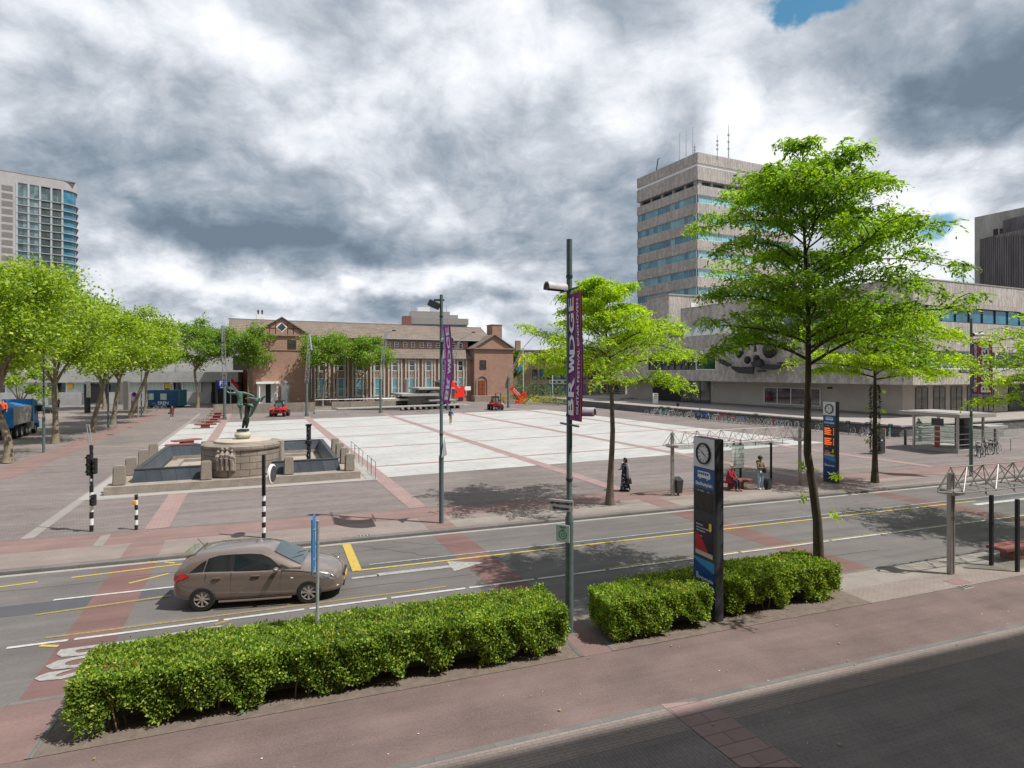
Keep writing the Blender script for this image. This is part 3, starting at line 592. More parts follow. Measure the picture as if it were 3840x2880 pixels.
band(4.65, 6.4, 0, swirl, 'facade_band'); band(8.5, 11.75, 0, swirl, 'facade_band'); band(6.4, 8.5, -.45, M['concrete_d'], 'core')
band(11.75, 13.5, -.5, M['concrete_d'], 'core'); band(13.5, 16.3, 0, swirl, 'facade_band', La=36); band(16.3, 16.42, .05, M['pale'], 'coping', La=36.05, Lb=LR + .05)
band(1.0, 4.65, -2.6, mat('smooth_wall', (.40, .365, .325), .8, .08, .6), 'ground_floor_wall', La=LL - 5, Lb=LR)
# stone between the left-face windows
wl = [(CB.L(3168), -.0), (CB.L(2682), CB.L(2608)), (CB.L(2600), CB.L(2440))]
for a_, b_ in ((CB.L(3168), CB.L(2682)), (CB.L(2430), LL)): mb = MB(True); CB.box(mb, a_, b_, -.45, 0, 6.4, 8.5); mb.build('facade_panel', swirl, cb)
def bandwin(Fm, par, L0, L1, z0, z1, n, gm, fm, d=-.42, fw=.07, name='window_band', dep=.3, alt=None):
    mb = MB(True); st = (L1 - L0) / n
    for i in range(n + 1): x = L0 + st * i; Fm.box(mb, x - fw / 2, x + fw / 2, d + .02, d + dep, z0, z1)
    Fm.box(mb, L0, L1, d + .02, d + dep + .04, z0, z0 + .1); Fm.box(mb, L0, L1, d + .02, d + dep + .02, z1 - .08, z1)
    w = mb.build(name, fm, par); mb = MB(True)
    for i in range(n):
        x = L0 + st * i; mb.mat(0 if (alt is None or random.random() < .5) else 1); Fm.box(mb, x + fw / 2, x + st - fw / 2, d, d + dep * .55, z0 + .1, z1 - .08)
    mb.build('panes', [gm] if alt is None else [gm, alt], w); return w
bandwin(CB, cb, 0.1, CB.L(3168), 6.4, 8.5, 5, G_green, M['white'], name='window_band')
bandwin(CB, cb, CB.L(2682), CB.L(2608), 6.4, 8.5, 1, G_green, M['white'], fw=.15)
bandwin(CB, cb, CB.L(2604), CB.L(2432), 6.4, 8.5, 7, G1, M['charcoal'])
bandwin(RB, cb, .1, LR, 6.4, 8.5, 18, G_green, M['white'])
bandwin(RB, cb, .1, LR, 11.75, 13.5, 18, G_blue, M['charcoal'])
bandwin(CB, cb, .1, CB.L(2925), 11.75, 13.5, 5, G1, M['charcoal'])
# white skylight sawtooth strip
mb = MB(True); a, b = CB.L(2925), CB.L(2560); CB.box(mb, a, b, -.45, -.1, 11.75, 13.5); w = mb.build('skylight', glassmat('milky_glass', (.30, .38, .42), .2, var=.2), cb); mb = MB(True)
n = 9
for i in range(n):
    x = a + (b - a) * i / n; s_ = (b - a) / n; mb.add([CB.p(x, -.06, 11.8), CB.p(x + s_, -.06, 11.8), CB.p(x + s_ / 2, -.06, 13.3), CB.p(x, -.1, 11.8), CB.p(x + s_, -.1, 11.8), CB.p(x + s_ / 2, -.1, 13.3)], [(0, 1, 2), (5, 4, 3), (0, 3, 4, 1), (1, 4, 5, 2), (2, 5, 3, 0)])
mb.build('skylight_panels', M['white'], w)
# ground floor: shop window, entrance, recessed side windows
def gf(Fm, L0, L1, z0, z1, n, gm, fm=M['charcoal'], d=-2.58, fw=.1, name='shop_window'): return bandwin(Fm, cb, L0, L1, z0, z1, n, gm, fm, d=d, fw=fw, name=name, dep=.12)
Gf = Fr(tuple(Vector(CB.o) + CB.n * -2.6 + RB.n * -2.6), CB.a, -1); Gr = Fr(tuple(Gf.o), RB.a, 1)
bandwin(Gf, cb, Gf.L(3078), Gf.L(2868), 1.55, 3.9, 4, glassmat('shop_glass', (.03, .022, .03), var=.8, scale=.8), M['white'], d=.02, fw=.12, name='shop_window', dep=.12)
bandwin(Gf, cb, Gf.L(2664), Gf.L(2560), 1.02, 4.6, 3, G1, M['charcoal'], d=.02, name='entrance_glazing', dep=.12)
bandwin(Gf, cb, Gf.L(2555), Gf.L(2450), 1.02, 4.6, 3, M['black'], M['charcoal'], d=.02, name='entrance_glazing', dep=.10)
mb = MB(True); CBs = Gf; CBs.box(mb, Gf.L(3420), Gf.L(2668), .0, .1, 1.0, 1.25); mb.build('skirting', M['concrete_d'], cb)
for i in range(5):
    x = 2.3 + i * 3.4; bandwin(Gr, cb, x, x + 2.2, 1.02, 4.3, 2, glassmat('dim_glass', (.05, .05, .035), var=.7, scale=1.2), M['concrete_d'], d=.02, fw=.08, name='recessed_window', dep=.1)
mb = MB(True); Gr.box(mb, 21.5, 33, .0, .12, 1.0, 4.63); mb.build('entrance_recess', M['black'], cb)
mb = MB(True); x = 25.2; Gr.box(mb, x, x + 8, .14, .2, 1.05, 4.4); wgl = mb.build('entrance_glazing', G1, cb)
mb = MB(True)
def zig(mb, org, ax, up, w, h, n=3, thick=.28):   # little zigzag emblem
    org, ax, up = Vector(org), Vector(ax), Vector(up); top = [org + ax * (w * i / (2 * n)) + up * (h * (1 if i % 2 == 0 else 0)) for i in range(2 * n + 1)]
    for i in range(2 * n): mb.add([top[i], top[i + 1], top[i + 1] + up * h * thick * 2.2, top[i] + up * h * thick * 2.2], [(0, 1, 2, 3)])
for z0 in (1.7, 2.55, 3.4): zig(mb, Gr.p(x + .6, .23, z0), (RB.a.x, RB.a.y, 0), (0, 0, 1), 2.0, .42)
mb.build('zigzag_sign', mat('mint', (.20, .52, .45), .6, .05, 2), wgl)
mb = MB(True); Gf.box(mb, Gf.L(2672) , Gf.L(2672) + .12, .0, .03, 3.3, 3.9); mb.build('house_number', M['white'], cb)
mb = MB(True); Gf.box(mb, Gf.L(3122), Gf.L(3103), .0, .05, 3.9, 4.15); mb.build('wall_sign', M['black'], cb)
# --- terrace in front
TR = Fr((21.2, 84.5), (.4446, -.8957), -1)
e0, e1 = Vector((21.2, 84.5)), Vector((36.1, 55.0)); ta = (e1 - e0).normalized()
te = e0 + ta * 33.3
terr = empty('stone_terrace', 'raised paved terrace with dark stone retaining wall below the council building', 'terrace', (30, 70, 0))
far = (Vector(CB.o) + CB.a * 62); pts = [(e0.x, e0.y), (te.x, te.y), (te.x + 60 * RB.a.x, te.y + 60 * RB.a.y), (te.x + 60 * RB.a.x + 10, te.y + 60 * RB.a.y + 60), (far.x + 20, far.y + 20), (far.x - 12, far.y + 2)]
n_out = Vector((-ta.y, ta.x)); n_out = n_out if n_out.dot(Vector((-1, 0))) > 0 else -n_out
MB(True).prism(pts, 0, .96).build('retaining_wall', brickmat('dark_stone_wall', [(.17, .165, .155), (.12, .117, .112)], (.06, .058, .055), .6, .16, .02, vertical=True, rotv=math.atan2(-.8957, .4446), plo=.7, phi=1.3, pscale=2, bump=.5), terr)
MB(True).prism([(p[0], p[1]) for p in pts], .962, 1.0).build('terrace_paving', brickmat('terrace_paving', [(.30, .27, .245), (.27, .245, .225)], (.17, .16, .15), .9, .9, .01, ST, plo=.9, phi=1.1), terr)
mb = MB(True); c0, c1 = e0 - ta * .3, te + ta * .2
mb.hexa([(c0 + n_out * .15).to_tuple() + (.94,), (c1 + n_out * .15).to_tuple() + (.94,), (c1 - n_out * .45).to_tuple() + (.94,), (c0 - n_out * .45).to_tuple() + (.94,), (c0 + n_out * .15).to_tuple() + (1.1,), (c1 + n_out * .15).to_tuple() + (1.1,), (c1 - n_out * .45).to_tuple() + (1.1,), (c0 - n_out * .45).to_tuple() + (1.1,)])
q0 = te; q1 = te + RB.a * 60; nn = RB.n
mb.hexa([(q0 + nn * .12).to_tuple() + (.95,), (q1 + nn * .12).to_tuple() + (.95,), (q1 - nn * .4).to_tuple() + (.95,), (q0 - nn * .4).to_tuple() + (.95,), (q0 + nn * .12).to_tuple() + (1.09,), (q1 + nn * .12).to_tuple() + (1.09,), (q1 - nn * .4).to_tuple() + (1.09,), (q0 - nn * .4).to_tuple() + (1.09,)])
mb.build('coping', M['pale'], terr)
# steps up to the terrace at its far end
stp = empty('wide_steps', 'wide dark stone steps rising to the terrace beside the low stepped wall', 'steps', (17, 88, 0)); mb = MB(True)
A = Vector(G(2445, 1528)); B_ = Vector(G(2195, 1516)); dd = (B_ - A).normalized(); nb = Vector((-dd.y, dd.x)); nb = nb if nb.y > 0 else -nb
for i in range(7):
    a0 = A + nb * .55 * i; b0 = B_ + nb * .55 * i; c0 = b0 + nb * (5 - .55 * i); d0 = a0 + nb * (5 - .55 * i)
    mb.prism([tuple(a0), tuple(d0), tuple(c0), tuple(b0)][::-1], .14 * i, .14 * (i + 1))
mb.build('treads', M['concrete_d'], stp)
mb = MB(True)
for k in (0.12, .5, .88):
    p0 = A + (B_ - A) * k; p1 = p0 + nb * 4; mb.tube([(p0.x, p0.y, .1), (p0.x, p0.y, 1.0), (p1.x, p1.y, 2.0), (p1.x, p1.y, 1.0)], .035, 6)
mb.build('handrail', M['galv'], stp)
lw = empty('stepped_planter_wall', 'long low light stone wall with ledges between the yellow flowers and the dark steps', 'wall', (14, 88, 0)); mb = MB(True)
A2 = Vector(G(2190, 1518)); B2 = Vector(G(2085, 1503)); 
for i in range(4): 
    o2 = nb * .35 * i; e_ = Vector(G(2090, 1508)); w_ = Vector(G(2310, 1521)); mb.prism([tuple(e_ + o2), tuple(w_ + o2), tuple(w_ + nb * 6), tuple(e_ + nb * 6)], .3 * i, .3 * (i + 1))
mb.build('ledges', M['concrete'], lw)
mb = MB(True); p = Vector(G(2120, 1500)) ; q = Vector(G(2420, 1512)) + nb * 5
for i in range(9):
    r_ = p + (q - p) * i / 8 + nb * 3; mb.cyl(r_.x, r_.y, 1.1, 2.2, .03, n=6)
r0, r1 = p + nb * 3, q + nb * 3; mb.tube([(r0.x, r0.y, 2.2), (r1.x, r1.y, 2.2)], .035, 6); mb.tube([(r0.x, r0.y, 1.7), (r1.x, r1.y, 1.7)], .025, 6); mb.build('railing', M['galv'], lw)
# --- office tower
TL = Fr((35.1, 111), (-.4627, .8867), -1); TRt = Fr((35.1, 111), (.910, .4137), 1)
tw = empty('office_tower', 'square office tower with bands of veined stone and blue-green windows, aerials on its roof', 'building', (42, 122, 0))
zt = lambda py: H + (HY - py) * 111 / F
def tpoly(off=0, A=17.6, B=25.6):
    c = Vector(TL.o) + TL.n * off + TRt.n * off; a = TL.a * (A + 2 * off); b = TRt.a * (B + 2 * off); return [(c.x, c.y), (c.x + a.x, c.y + a.y), (c.x + a.x + b.x, c.y + a.y + b.y), (c.x + b.x, c.y + b.y)][::-1]
tsw = stonemat('tower_stone', (.385, .355, .33), math.atan2(.4137, .910), 1.9, 6); swirl_up(tsw)
def tb(z0, z1, off, m, name): return MB(True).prism(tpoly(off), z0, z1).build(name, m, tw)
tb(zt(609.5), zt(569.8), .0, tsw, 'parapet'); tb(zt(620.8), zt(609.5), -.15, M['white'], 'white_band'); tb(zt(671.8), zt(620.8), 0, tsw, 'facade_band')
tb(zt(692.4), zt(671.8), -1.4, M['concrete_d'], 'core'); tb(zt(728.2), zt(692.4), 0, tsw, 'facade_band')
y = 728.2
for i in range(9):
    tb(zt(y + 30.6), zt(y), -.35, M['concrete_d'], 'core'); tb(zt(y + 69.2), zt(y + 30.6), 0, tsw, 'facade_band')
    z0, z1 = zt(y + 30.6), zt(y)
    if i < 7:
        for Fm, n, gm, al in ((TL, 14, G_blue, G_teal), (TRt, 20, glassmat('glass_bright', (.22, .44, .49), var=.3, spec=.4), G_teal)): bandwin(Fm, tw, .0, 17.6 if Fm is TL else 25.6, z0, z1, n, gm, M['galv'] if Fm is TL else M['white'], d=-.33, fw=.055, dep=.12, alt=al if Fm is TL else None, name='window_band')
    y += 69.3
tb(0, zt(y), 0, tsw, 'base_walls')
for Fm, W in ((TL, 17.6), (TRt, 25.6)):
    n = 5 if Fm is TL else 7; st = (W - 1.2) / n
    for i in range(n + 1): mb = MB(True); Fm.box(mb, .5 + i * st - .3, .5 + i * st + .3, -1.3, -.5, zt(692.4), zt(671.8)); mb.build('pier', M['concrete'], tw)
    for i in range(n): window(Fm, tw, .85 + i * st, .45 + (i + 1) * st - .2, zt(692.4), zt(673.5), -1.38, M['charcoal'], G_blue if Fm is TL else G_teal, .08, dep=.1)
ztop = zt(569.8)
mb = MB(True).prism(tpoly(-2, 17.6, 25.6), ztop - 1.2, ztop - .4); mb.build('roof', M['concrete_d'], tw)
for i, (px, py, d) in enumerate(((2548, 500, 3), (2573, 489, 2), (2598, 477, 1), (2690, 508, 2), (2732, 470, 4), (2605, 538, 3))):
    k = (px - CX) / F; yy = 111 + d; x = k * yy; mb = MB(True); top = H + (HY - py) * yy / F; mb.cyl(x, yy, ztop - .6, top, .08 if i < 4 else .14, .05, n=6)
    if i >= 3:
        for zq in (.3, .5, .7): mb.cyl(x, yy, ztop + (top - ztop) * zq, ztop + (top - ztop) * zq + .25, .22, n=6)
    mb.build('aerial', M['galv'], tw)
mb = MB(True)
for px in (2457, 2494): k = (px - CX) / F; yy = 123; mb.tube([(k * yy, yy, ztop - 1), (k * yy + .6, yy, ztop + (3 if px == 2457 else 1.4)), (k * yy + 1, yy, ztop + (3.1 if px == 2457 else 1.5))], .12, 6)
mb.build('window_cleaning_arm', M['charcoal'], tw)
mb = MB(True); yy = 113; mb.box((2755 - CX) / F * yy, (2785 - CX) / F * yy, yy + 6, yy + 8, ztop - 1, ztop + .9); mb.build('roof_plant', M['black'], tw)
# plant room on the low wing, in front of the tower
pr = empty('rooftop_block', 'low stone rooftop block with a white door at the foot of the office tower', 'building', (38, 100, 16)); PB = Fr((29.0, 100), (.91, .4137), 1)
a, b = PB.L(2508), PB.L(2905); zt2 = PB.z(a, 1106); mb = MB(True); PB.box(mb, a, b, -6, 0, 11.7, zt2); mb.build('wall', tsw, pr)
mb = MB(True); PB.box(mb, a - .1, b, -6, .1, zt2, zt2 + .25); mb.build('coping', M['pale'], pr); mb = MB(True); c = PB.L(2590); PB.box(mb, c, c + 1.6, 0, .08, 14.9, zt2 - 1.1); mb.build('door', M['white'], pr)
# --- slatted concrete tower at the right edge
SB = Fr((74.9, 95), (.4446, -.8957), 1)
sb = empty('slatted_concrete_tower', 'raw concrete tower with curved dark timber slat screens at the right edge of the picture', 'building', (80, 90, 0))
zt3 = 31.1; L3 = 15
mb = MB(True); SB.box(mb, 0, 3.4, -12, 0, 0, zt3); SB.box(mb, 3.4, L3, -12, 0, zt3 - 2.6, zt3); SB.box(mb, 3.4, L3, -12, -2.4, 0, zt3 - 2.6); SB.box(mb, 3.4, L3, -2.4, 0, 0, 14); mb.build('wall', mat('raw_concrete', (.30, .29, .27), .9, .25, .5, c2=(.38, .37, .35), stretch=(1, 1, .3), fine=5), sb)
slat = mat('slat_timber', (.12, .11, .112), .8, .35, 1.5, stretch=(1, 1, .1))
mb = MB(True)
for i in range(40):
    x = 1.2 + i * .33; d = .9 + 1.9 * math.sin(min(1, i / 34) * math.pi * .8); SB.box(mb, x, x + .2, d, d + .14, 17.6 + 1.0 * math.sin(min(1, i / 30) * 1.6), 27.2)
mb.build('slat_screen', slat, sb)
mb = MB(True)
for i in range(26):
    x = 4 + i * .33; d = .3 + .9 * math.sin(i / 26 * math.pi); SB.box(mb, x, x + .29, d, d + .12, 27.3, 29.6)
mb.build('slat_screen', slat, sb, label='shorter upper slat screen')
mb = MB(True); SB.box(mb, 3.6, 9.5, -1.6, -1.2, 14, 18.6); mb.build('timber_wall', slat, sb)
mb = MB(True); SB.box(mb, 2.6, 3.2, -.3, .05, 26.2, 28.6); SB.box(mb, 2.6, 3.2, -.3, .05, 14.6, 17.6); mb.build('slot_window', M['black'], sb)
# --- apartment tower at the left edge
y0 = 235.; AP = Fr((-176 + .76 * 0, y0), (.76, .65), 1)
ap = empty('apartment_tower', 'tall apartment tower with a curved glazed corner, balconies and a plain concrete side wall', 'building', (-190, 230, 0))
La = AP.L(-130); Lg = AP.L(63); Lc = AP.L(234); ztp = 82.
aconc = mat('tower_concrete', (.34, .33, .32), .85, .15, .12, c2=(.40, .39, .38), fine=6)
mb = MB(True); AP.box(mb, La, Lg, -22, 0, 0, ztp); AP.box(mb, Lg, Lc, -22, -1.5, 0, ztp - .5); AP.box(mb, Lg, Lc, -22, 0, ztp - 3.6, ztp); 
R0 = 5.2; n = 8
arc = [(Lc + R0 * math.sin(math.pi / 2 * i / n), -R0 + R0 * math.cos(math.pi / 2 * i / n)) for i in range(n + 1)]
def arcslab(mb, rr, z0, z1):
    pts = [AP.p(Lc + (R0 + rr) * math.sin(math.pi / 2 * i / n), -R0 + (R0 + rr) * math.cos(math.pi / 2 * i / n), 0)[:2] for i in range(n + 1)] + [AP.p(Lc + R0 + rr, -20, 0)[:2], AP.p(Lc, -20, 0)[:2]]
    mb.prism(pts, z0, z1)
arcslab(mb, 0, ztp - 3.6, ztp); mb.build('wall', aconc, ap)
mb = MB(True); arcslab(mb, -.5, 0, ztp - 3.6); mb.build('curved_glazing', G_blue, ap)
fl = 2.95; z = ztp - 3.6 - 5.3; mbS = MB(True); mbP = MB(True); mbR = MB(True)
while z > 14:
    AP.box(mbS, Lg, Lc, -1.5, .25, z - .32, z); arcslab(mbS, .35, z - .32, z); AP.box(mbR, Lg + (Lc - Lg) * .5, Lc, -.1, -.02, z, z + 1.0); z -= fl
mbS.build('floor_slabs', M['pale'], ap); mbR.build('balcony_rail', clearglass('rail_glass'), ap)
for i in range(5): x = Lg + (Lc - Lg) * i / 4; AP.box(mbP, x - .3, x + .3, -1.5, .1, 0, ztp - 3.6)
mbP.build('columns', M['galv'], ap)
mb = MB(True); nn_ = 8
for i in range(nn_): x = Lg + (Lc - Lg) * i / nn_; mb.mat(i % 2); AP.box(mb, x, x + (Lc - Lg) / nn_ - .05, -1.5, -.3 if i < nn_ / 2 else -1.35, 0, ztp - 3.6)
mb.build('glazing', [glassmat('apt_glass', (.06, .11, .12), var=.8, scale=.25), glassmat('apt_glass2', (.10, .17, .17), var=.8, scale=.3)], ap)
mb = MB(True); xw = AP.L(27); z = ztp - 6
while z > 20: AP.box(mb, xw - 1.6, xw + 1.6, 0, .06, z - 1.4, z + .6); z -= fl
mb.build('side_windows', M['concrete_d'], ap)
mb = MB(True); AP.box(mb, La, Lc + R0 * .8, -21, .12, ztp, ztp + .3); mb.build('roof', M['concrete'], ap)
# --- long low grey building behind the plane trees
BK = Fr((-60, 112), (.985, .17), 1)
bk = empty('low_grey_bank_building', 'long low grey panelled building with curtained windows behind the blue site cabin', 'building', (-75, 114, 0))
pan = brickmat('grey_panels', [(.40, .40, .39), (.36, .36, .355)], (.2, .2, .2), 3.1, 4, .02, vertical=True, rotv=math.atan2(.17, .985), pscale=.6, plo=.8)
a, b = BK.L(-60), BK.L(905); zf = lambda py: BK.z(BK.L(560), py)
m1 = BK.L(790)
mb = MB(True); BK.box(mb, a, m1, -.5, 0, 0, zf(1472)); BK.box(mb, a, m1 + 5, -9, .3, zf(1433), zf(1395)); BK.box(mb, a, m1, -9, -.55, 0, zf(1433)); mb.build('wall', pan, bk)
mb = MB(True); BK.box(mb, a, b + 3, -20, -9.2, 0, 13.2); mb.build('upper_block', pan, bk)
mb = MB(True); BK.box(mb, BK.L(600), BK.L(760), -18, -10, 13.2, 15.0); mb.build('roof_plant', M['concrete'], bk)
mb = MB(True); BK.box(mb, a, b + 3.2, -20.2, -9.0, 13.2, 13.5); mb.build('roof', M['charcoal'], bk)
x = a; i = 0
while x < m1 - 3:
    wd = 3.3; w = window(BK, bk, x, x + wd, zf(1472), zf(1433), -.5, M['white'], curtain if i % 3 else G1, .12, dep=.2); x += wd; i += 1
for px in (205, 330, 455, 640): x = BK.L(px); mb = MB(True); BK.box(mb, x, x + .5, .0, .5, 0, zf(1433)); mb.build('column', M['concrete_d'], bk)
mb = MB(True)
for px in (455, 617, 250): x = BK.L(px); BK.box(mb, x, x + .9 if px != 617 else x + 1.0, -.25, -.2, zf(1456), zf(1438))
mb.build('window_poster', mat('poster_yellow', (.75, .45, .02), .6, 0), bk)
mb = MB(True); BK.box(mb, BK.L(316), BK.L(405), .02, .1, .3, zf(1440)); mb.build('entrance', M['black'], bk)
mb = MB(True); BK.box(mb, m1, m1 + 5.2, -3, -1, 0, zf(1433)); mb.build('gate_recess', M['charcoal'], bk)
mb = MB(True)
for i in range(14): x = m1 + .3 + i * .36; BK.box(mb, x, x + .05, -.3, -.25, .1, 2.6)
mb.build('gate', M['black'], bk)
rb = empty('red_brick_annex', 'small dark red brick annex between the grey building and the brick town hall', 'building', (-52, 118, 0))
mb = MB(True); BK.box(mb, m1 + 5.3, m1 + 12, -6, -2, 0, 6.4); mb.build('wall', mat('red_brick', (.28, .085, .055), .85, .15, 2), rb)
mb = MB(True); BK.box(mb, m1 + 3.5, m1 + 12, -6, -1.8, 6.4, 9.3); mb.build('parapet', M['concrete_d'], rb)
# --- glass and slab tower far behind the town hall
DB = Fr((-30, 205), (.97, .2), 1); db = empty('far_slab_tower', 'distant dark grey office block with a white billboard on its roof, behind the tiled roof', 'building', (-25, 205, 0))
Z = lambda px, py: DB.z(DB.L(px), py)
mb = MB(True)
for (p0, p1, y0_, y1_, d) in ((1520, 1757, 1216, 1193, 0), (1477, 1757, 1232, 1224, .4), (1535, 1720, 1191, 1178, -2), (1540, 1690, 1178, 1165, -3)):
    DB.box(mb, DB.L(p0), DB.L(p1), -14, d, Z(1640, y0_) if y0_ < 1230 else 0, Z(1640, y1_))
mb.build('wall', M['concrete'], db)
mb = MB(True); DB.box(mb, DB.L(1525), DB.L(1752), -14, -.6, Z(1640, 1225), Z(1640, 1215)); mb.build('window_band', G_blue, db)
mb = MB(True); DB.box(mb, DB.L(1508), DB.L(1542), -10, 1, 10, Z(1640, 1188)); mb.build('copper_wall', mat('rust_panel', (.20, .10, .08), .8, .2, .3), db)
mb = MB(True); DB.box(mb, DB.L(1568), DB.L(1614), -5, -4, Z(1640, 1170), Z(1640, 1148)); mb.build('billboard', M['white'], db)
mb = MB(True)
for px in (1545, 1552, 1560, 1640, 1680): x = DB.L(px); q = DB.p(x, -6, 0); mb.cyl(q[0], q[1], 20, Z(1640, 1140), .12, n=5)
mb.build('aerials', M['galv'], db)
# --- the building we look out of: it throws the big shadow at lower right
ow = empty('own_building', 'plain brick building behind the viewer that shades the lower right pavement', 'building', S(0, -8, 0)); mb = MB(True)
mb.sbox(-40, 60, -14, -.7, 0, 26.6); mb.build('wall', M['brick2'], ow)
for s_ in range(-30, 50, 5):
    mb = MB(True)
    for z_ in (1, 5, 9, 13, 17, 21): mb.sbox(s_ + .8, s_ + 3.6, -.72, -.66, z_, z_ + 2.3)
    mb.build('windows', G1, ow)
# ---------------- trees, hedges, plants
def unit(n): v = rng.normal(size=(n, 3)); return v / np.linalg.norm(v, axis=1)[:, None]
def leafquads(P, size, asp=.5, droop=0.0, flat=0.0, D=None, jit=.35):
    """one leaf per point: a diamond with its long axis along D (or random)"""
    n = len(P); d = unit(n) if D is None else D + rng.normal(size=(n, 3)) * jit
    d[:, 2] -= droop; d /= np.linalg.norm(d, axis=1)[:, None]
    r = unit(n); r[:, 2] += flat * np.sign(r[:, 2] + 1e-6); w = np.cross(d, r); w /= (np.linalg.norm(w, axis=1)[:, None] + 1e-9)
    L = (size * rng.uniform(.65, 1.3, n))[:, None]; W = L * asp * .5
    nrm = np.cross(w, d)
    return np.stack([P, P + d * L * .45 + w * W, P + d * L - nrm * L * .12, P + d * L * .45 - w * W], axis=1)
bark_p = mat('bark_plane', (.14, .105, .07), .9, .4, 3.2, c2=(.30, .25, .18), fine=6, bump=.5, stretch=(1, 1, .5))
bark_d = mat('bark_dark', (.055, .042, .03), .9, .3, 5, c2=(.11, .095, .06), fine=6, bump=.6, stretch=(1, 1, .4))
bark_l = mat('bark_mid', (.13, .095, .07), .9, .3, 6, c2=(.20, .155, .12), fine=6, bump=.6, stretch=(1, 1, .3))
leaf_plane = leafmat('leaf_plane', (.11, .21, .018), (.24, .38, .03), (.42, .53, .06), .46, .05)
leaf_plane2 = leafmat('leaf_plane_deep', (.08, .17, .022), (.17, .31, .035), (.31, .44, .055), .46, .05)
leaf_loc = leafmat('leaf_locust', (.10, .22, .014), (.20, .39, .022), (.36, .54, .04), .5, .07)
leaf_loc2 = leafmat('leaf_locust_light', (.18, .33, .012), (.33, .52, .02), (.48, .64, .04), .55, .05)
leaf_hedge = leafmat('leaf_hedge', (.05, .12, .018), (.19, .34, .035), (.54, .60, .09), .45, .05)
leaf_bush = leafmat('leaf_bush', (.04, .10, .03), (.09, .19, .05), (.16, .27, .08), .3)
def limb(mb, a, b, r0, r1, sag=0.0, n=5, w=.25):
    a, b = Vector(a), Vector(b); L = (b - a).length; pts = []; o = Vector([random.uniform(-1, 1) for _ in range(3)]) * L * w * .3
    for i in range(n + 1):
        k = i / n; pts.append(a.lerp(b, k) + o * math.sin(k * math.pi) + Vector((0, 0, sag * L * math.sin(k * math.pi))))
    mb.tube(pts, [r0 + (r1 - r0) * i / n for i in range(n + 1)], 6, cap=False); return pts
def plane_tree(name, label, base, h, rad, trunk_h, r0, nclump, nleaf, lsize, lm, lean=(0, 0), rz=0, group='plane trees along the square', squash=.9):
    t = empty(name, label, 'tree', (base[0], base[1], 0), 0, group); r0 *= .68
    mb = MB(); top = Vector((lean[0], lean[1], trunk_h)); k = 7; pts = []; ox = random.uniform(-.2, .2)
    for i in range(k + 1):
        f = i / k; pts.append(Vector((lean[0] * f + ox * math.sin(f * 5), lean[1] * f + ox * math.sin(f * 4 + 1), trunk_h * f)))
    mb.tube(pts, [r0 * (1.55 if i == 0 else 1.12 if i == 1 else 1 - .04 * i) for i in range(k + 1)], 10)
    cz = (h + trunk_h) / 2 + .2; rv = (h - trunk_h) / 2 + .4; P = []
    cl = []
    while len(cl) < nclump:
        d = unit(1)[0]; q = d * rng.uniform(.35, 1) ** .6
        if q[2] < -.75: continue
        c = np.array([lean[0] + q[0] * rad * .88, lean[1] + q[1] * rad * .88, cz + q[2] * rv * squash]); cl.append(c)
    forks = []
    for i in range(5):
        a = i / 5 * 6.28 + random.random(); e = top + Vector((math.cos(a) * rad * .42, math.sin(a) * rad * .42, (h - trunk_h) * random.uniform(.3, .55))); limb(mb, top - Vector((0, 0, .3)), e, r0 * .55, r0 * .25, .05); forks.append(e)
    e = top + Vector((0, 0, (h - trunk_h) * .65)); limb(mb, top - Vector((0, 0, .2)), e, r0 * .6, r0 * .2); forks.append(e)
    for c in cl:
        f = min(forks, key=lambda q: (q - Vector(c)).length); limb(mb, f.lerp(top, random.random() * .5), c, r0 * .14, .015, 0, 3)
    mb.build('trunk', bark_p, t, smooth=True)
    per = int(nleaf * 1.4) // nclump; allP = []; allD = []
    for c in cl:
        s = rad * rng.uniform(.15, .29); m = int(per * rng.uniform(.6, 1.4)); g = rng.normal(size=(m, 3)) * np.array([s, s, s * .62]) * .62; allP.append(c + g); allD.append(g / (np.linalg.norm(g, axis=1)[:, None] + .01))
    # stray shoots above the outline
    for i in range(10):
        c = np.array(cl[rng.integers(len(cl))]); d = c - np.array([lean[0], lean[1], cz]); d /= np.linalg.norm(d) + .01; m = 26; kx = rng.uniform(0, 1, m)[:, None]; allP.append(c + d * kx * rad * .42 + rng.normal(size=(m, 3)) * .1); allD.append(np.repeat(d[None], m, 0))
    Q = leafquads(np.concatenate(allP), lsize * .8, .85, .15, .5, np.concatenate(allD), .9)
    quads('crown', Q, lm, t); return t
def P0(px, py): return G(px, py) if py > 0 else ((px - CX) / F * -py, -py)
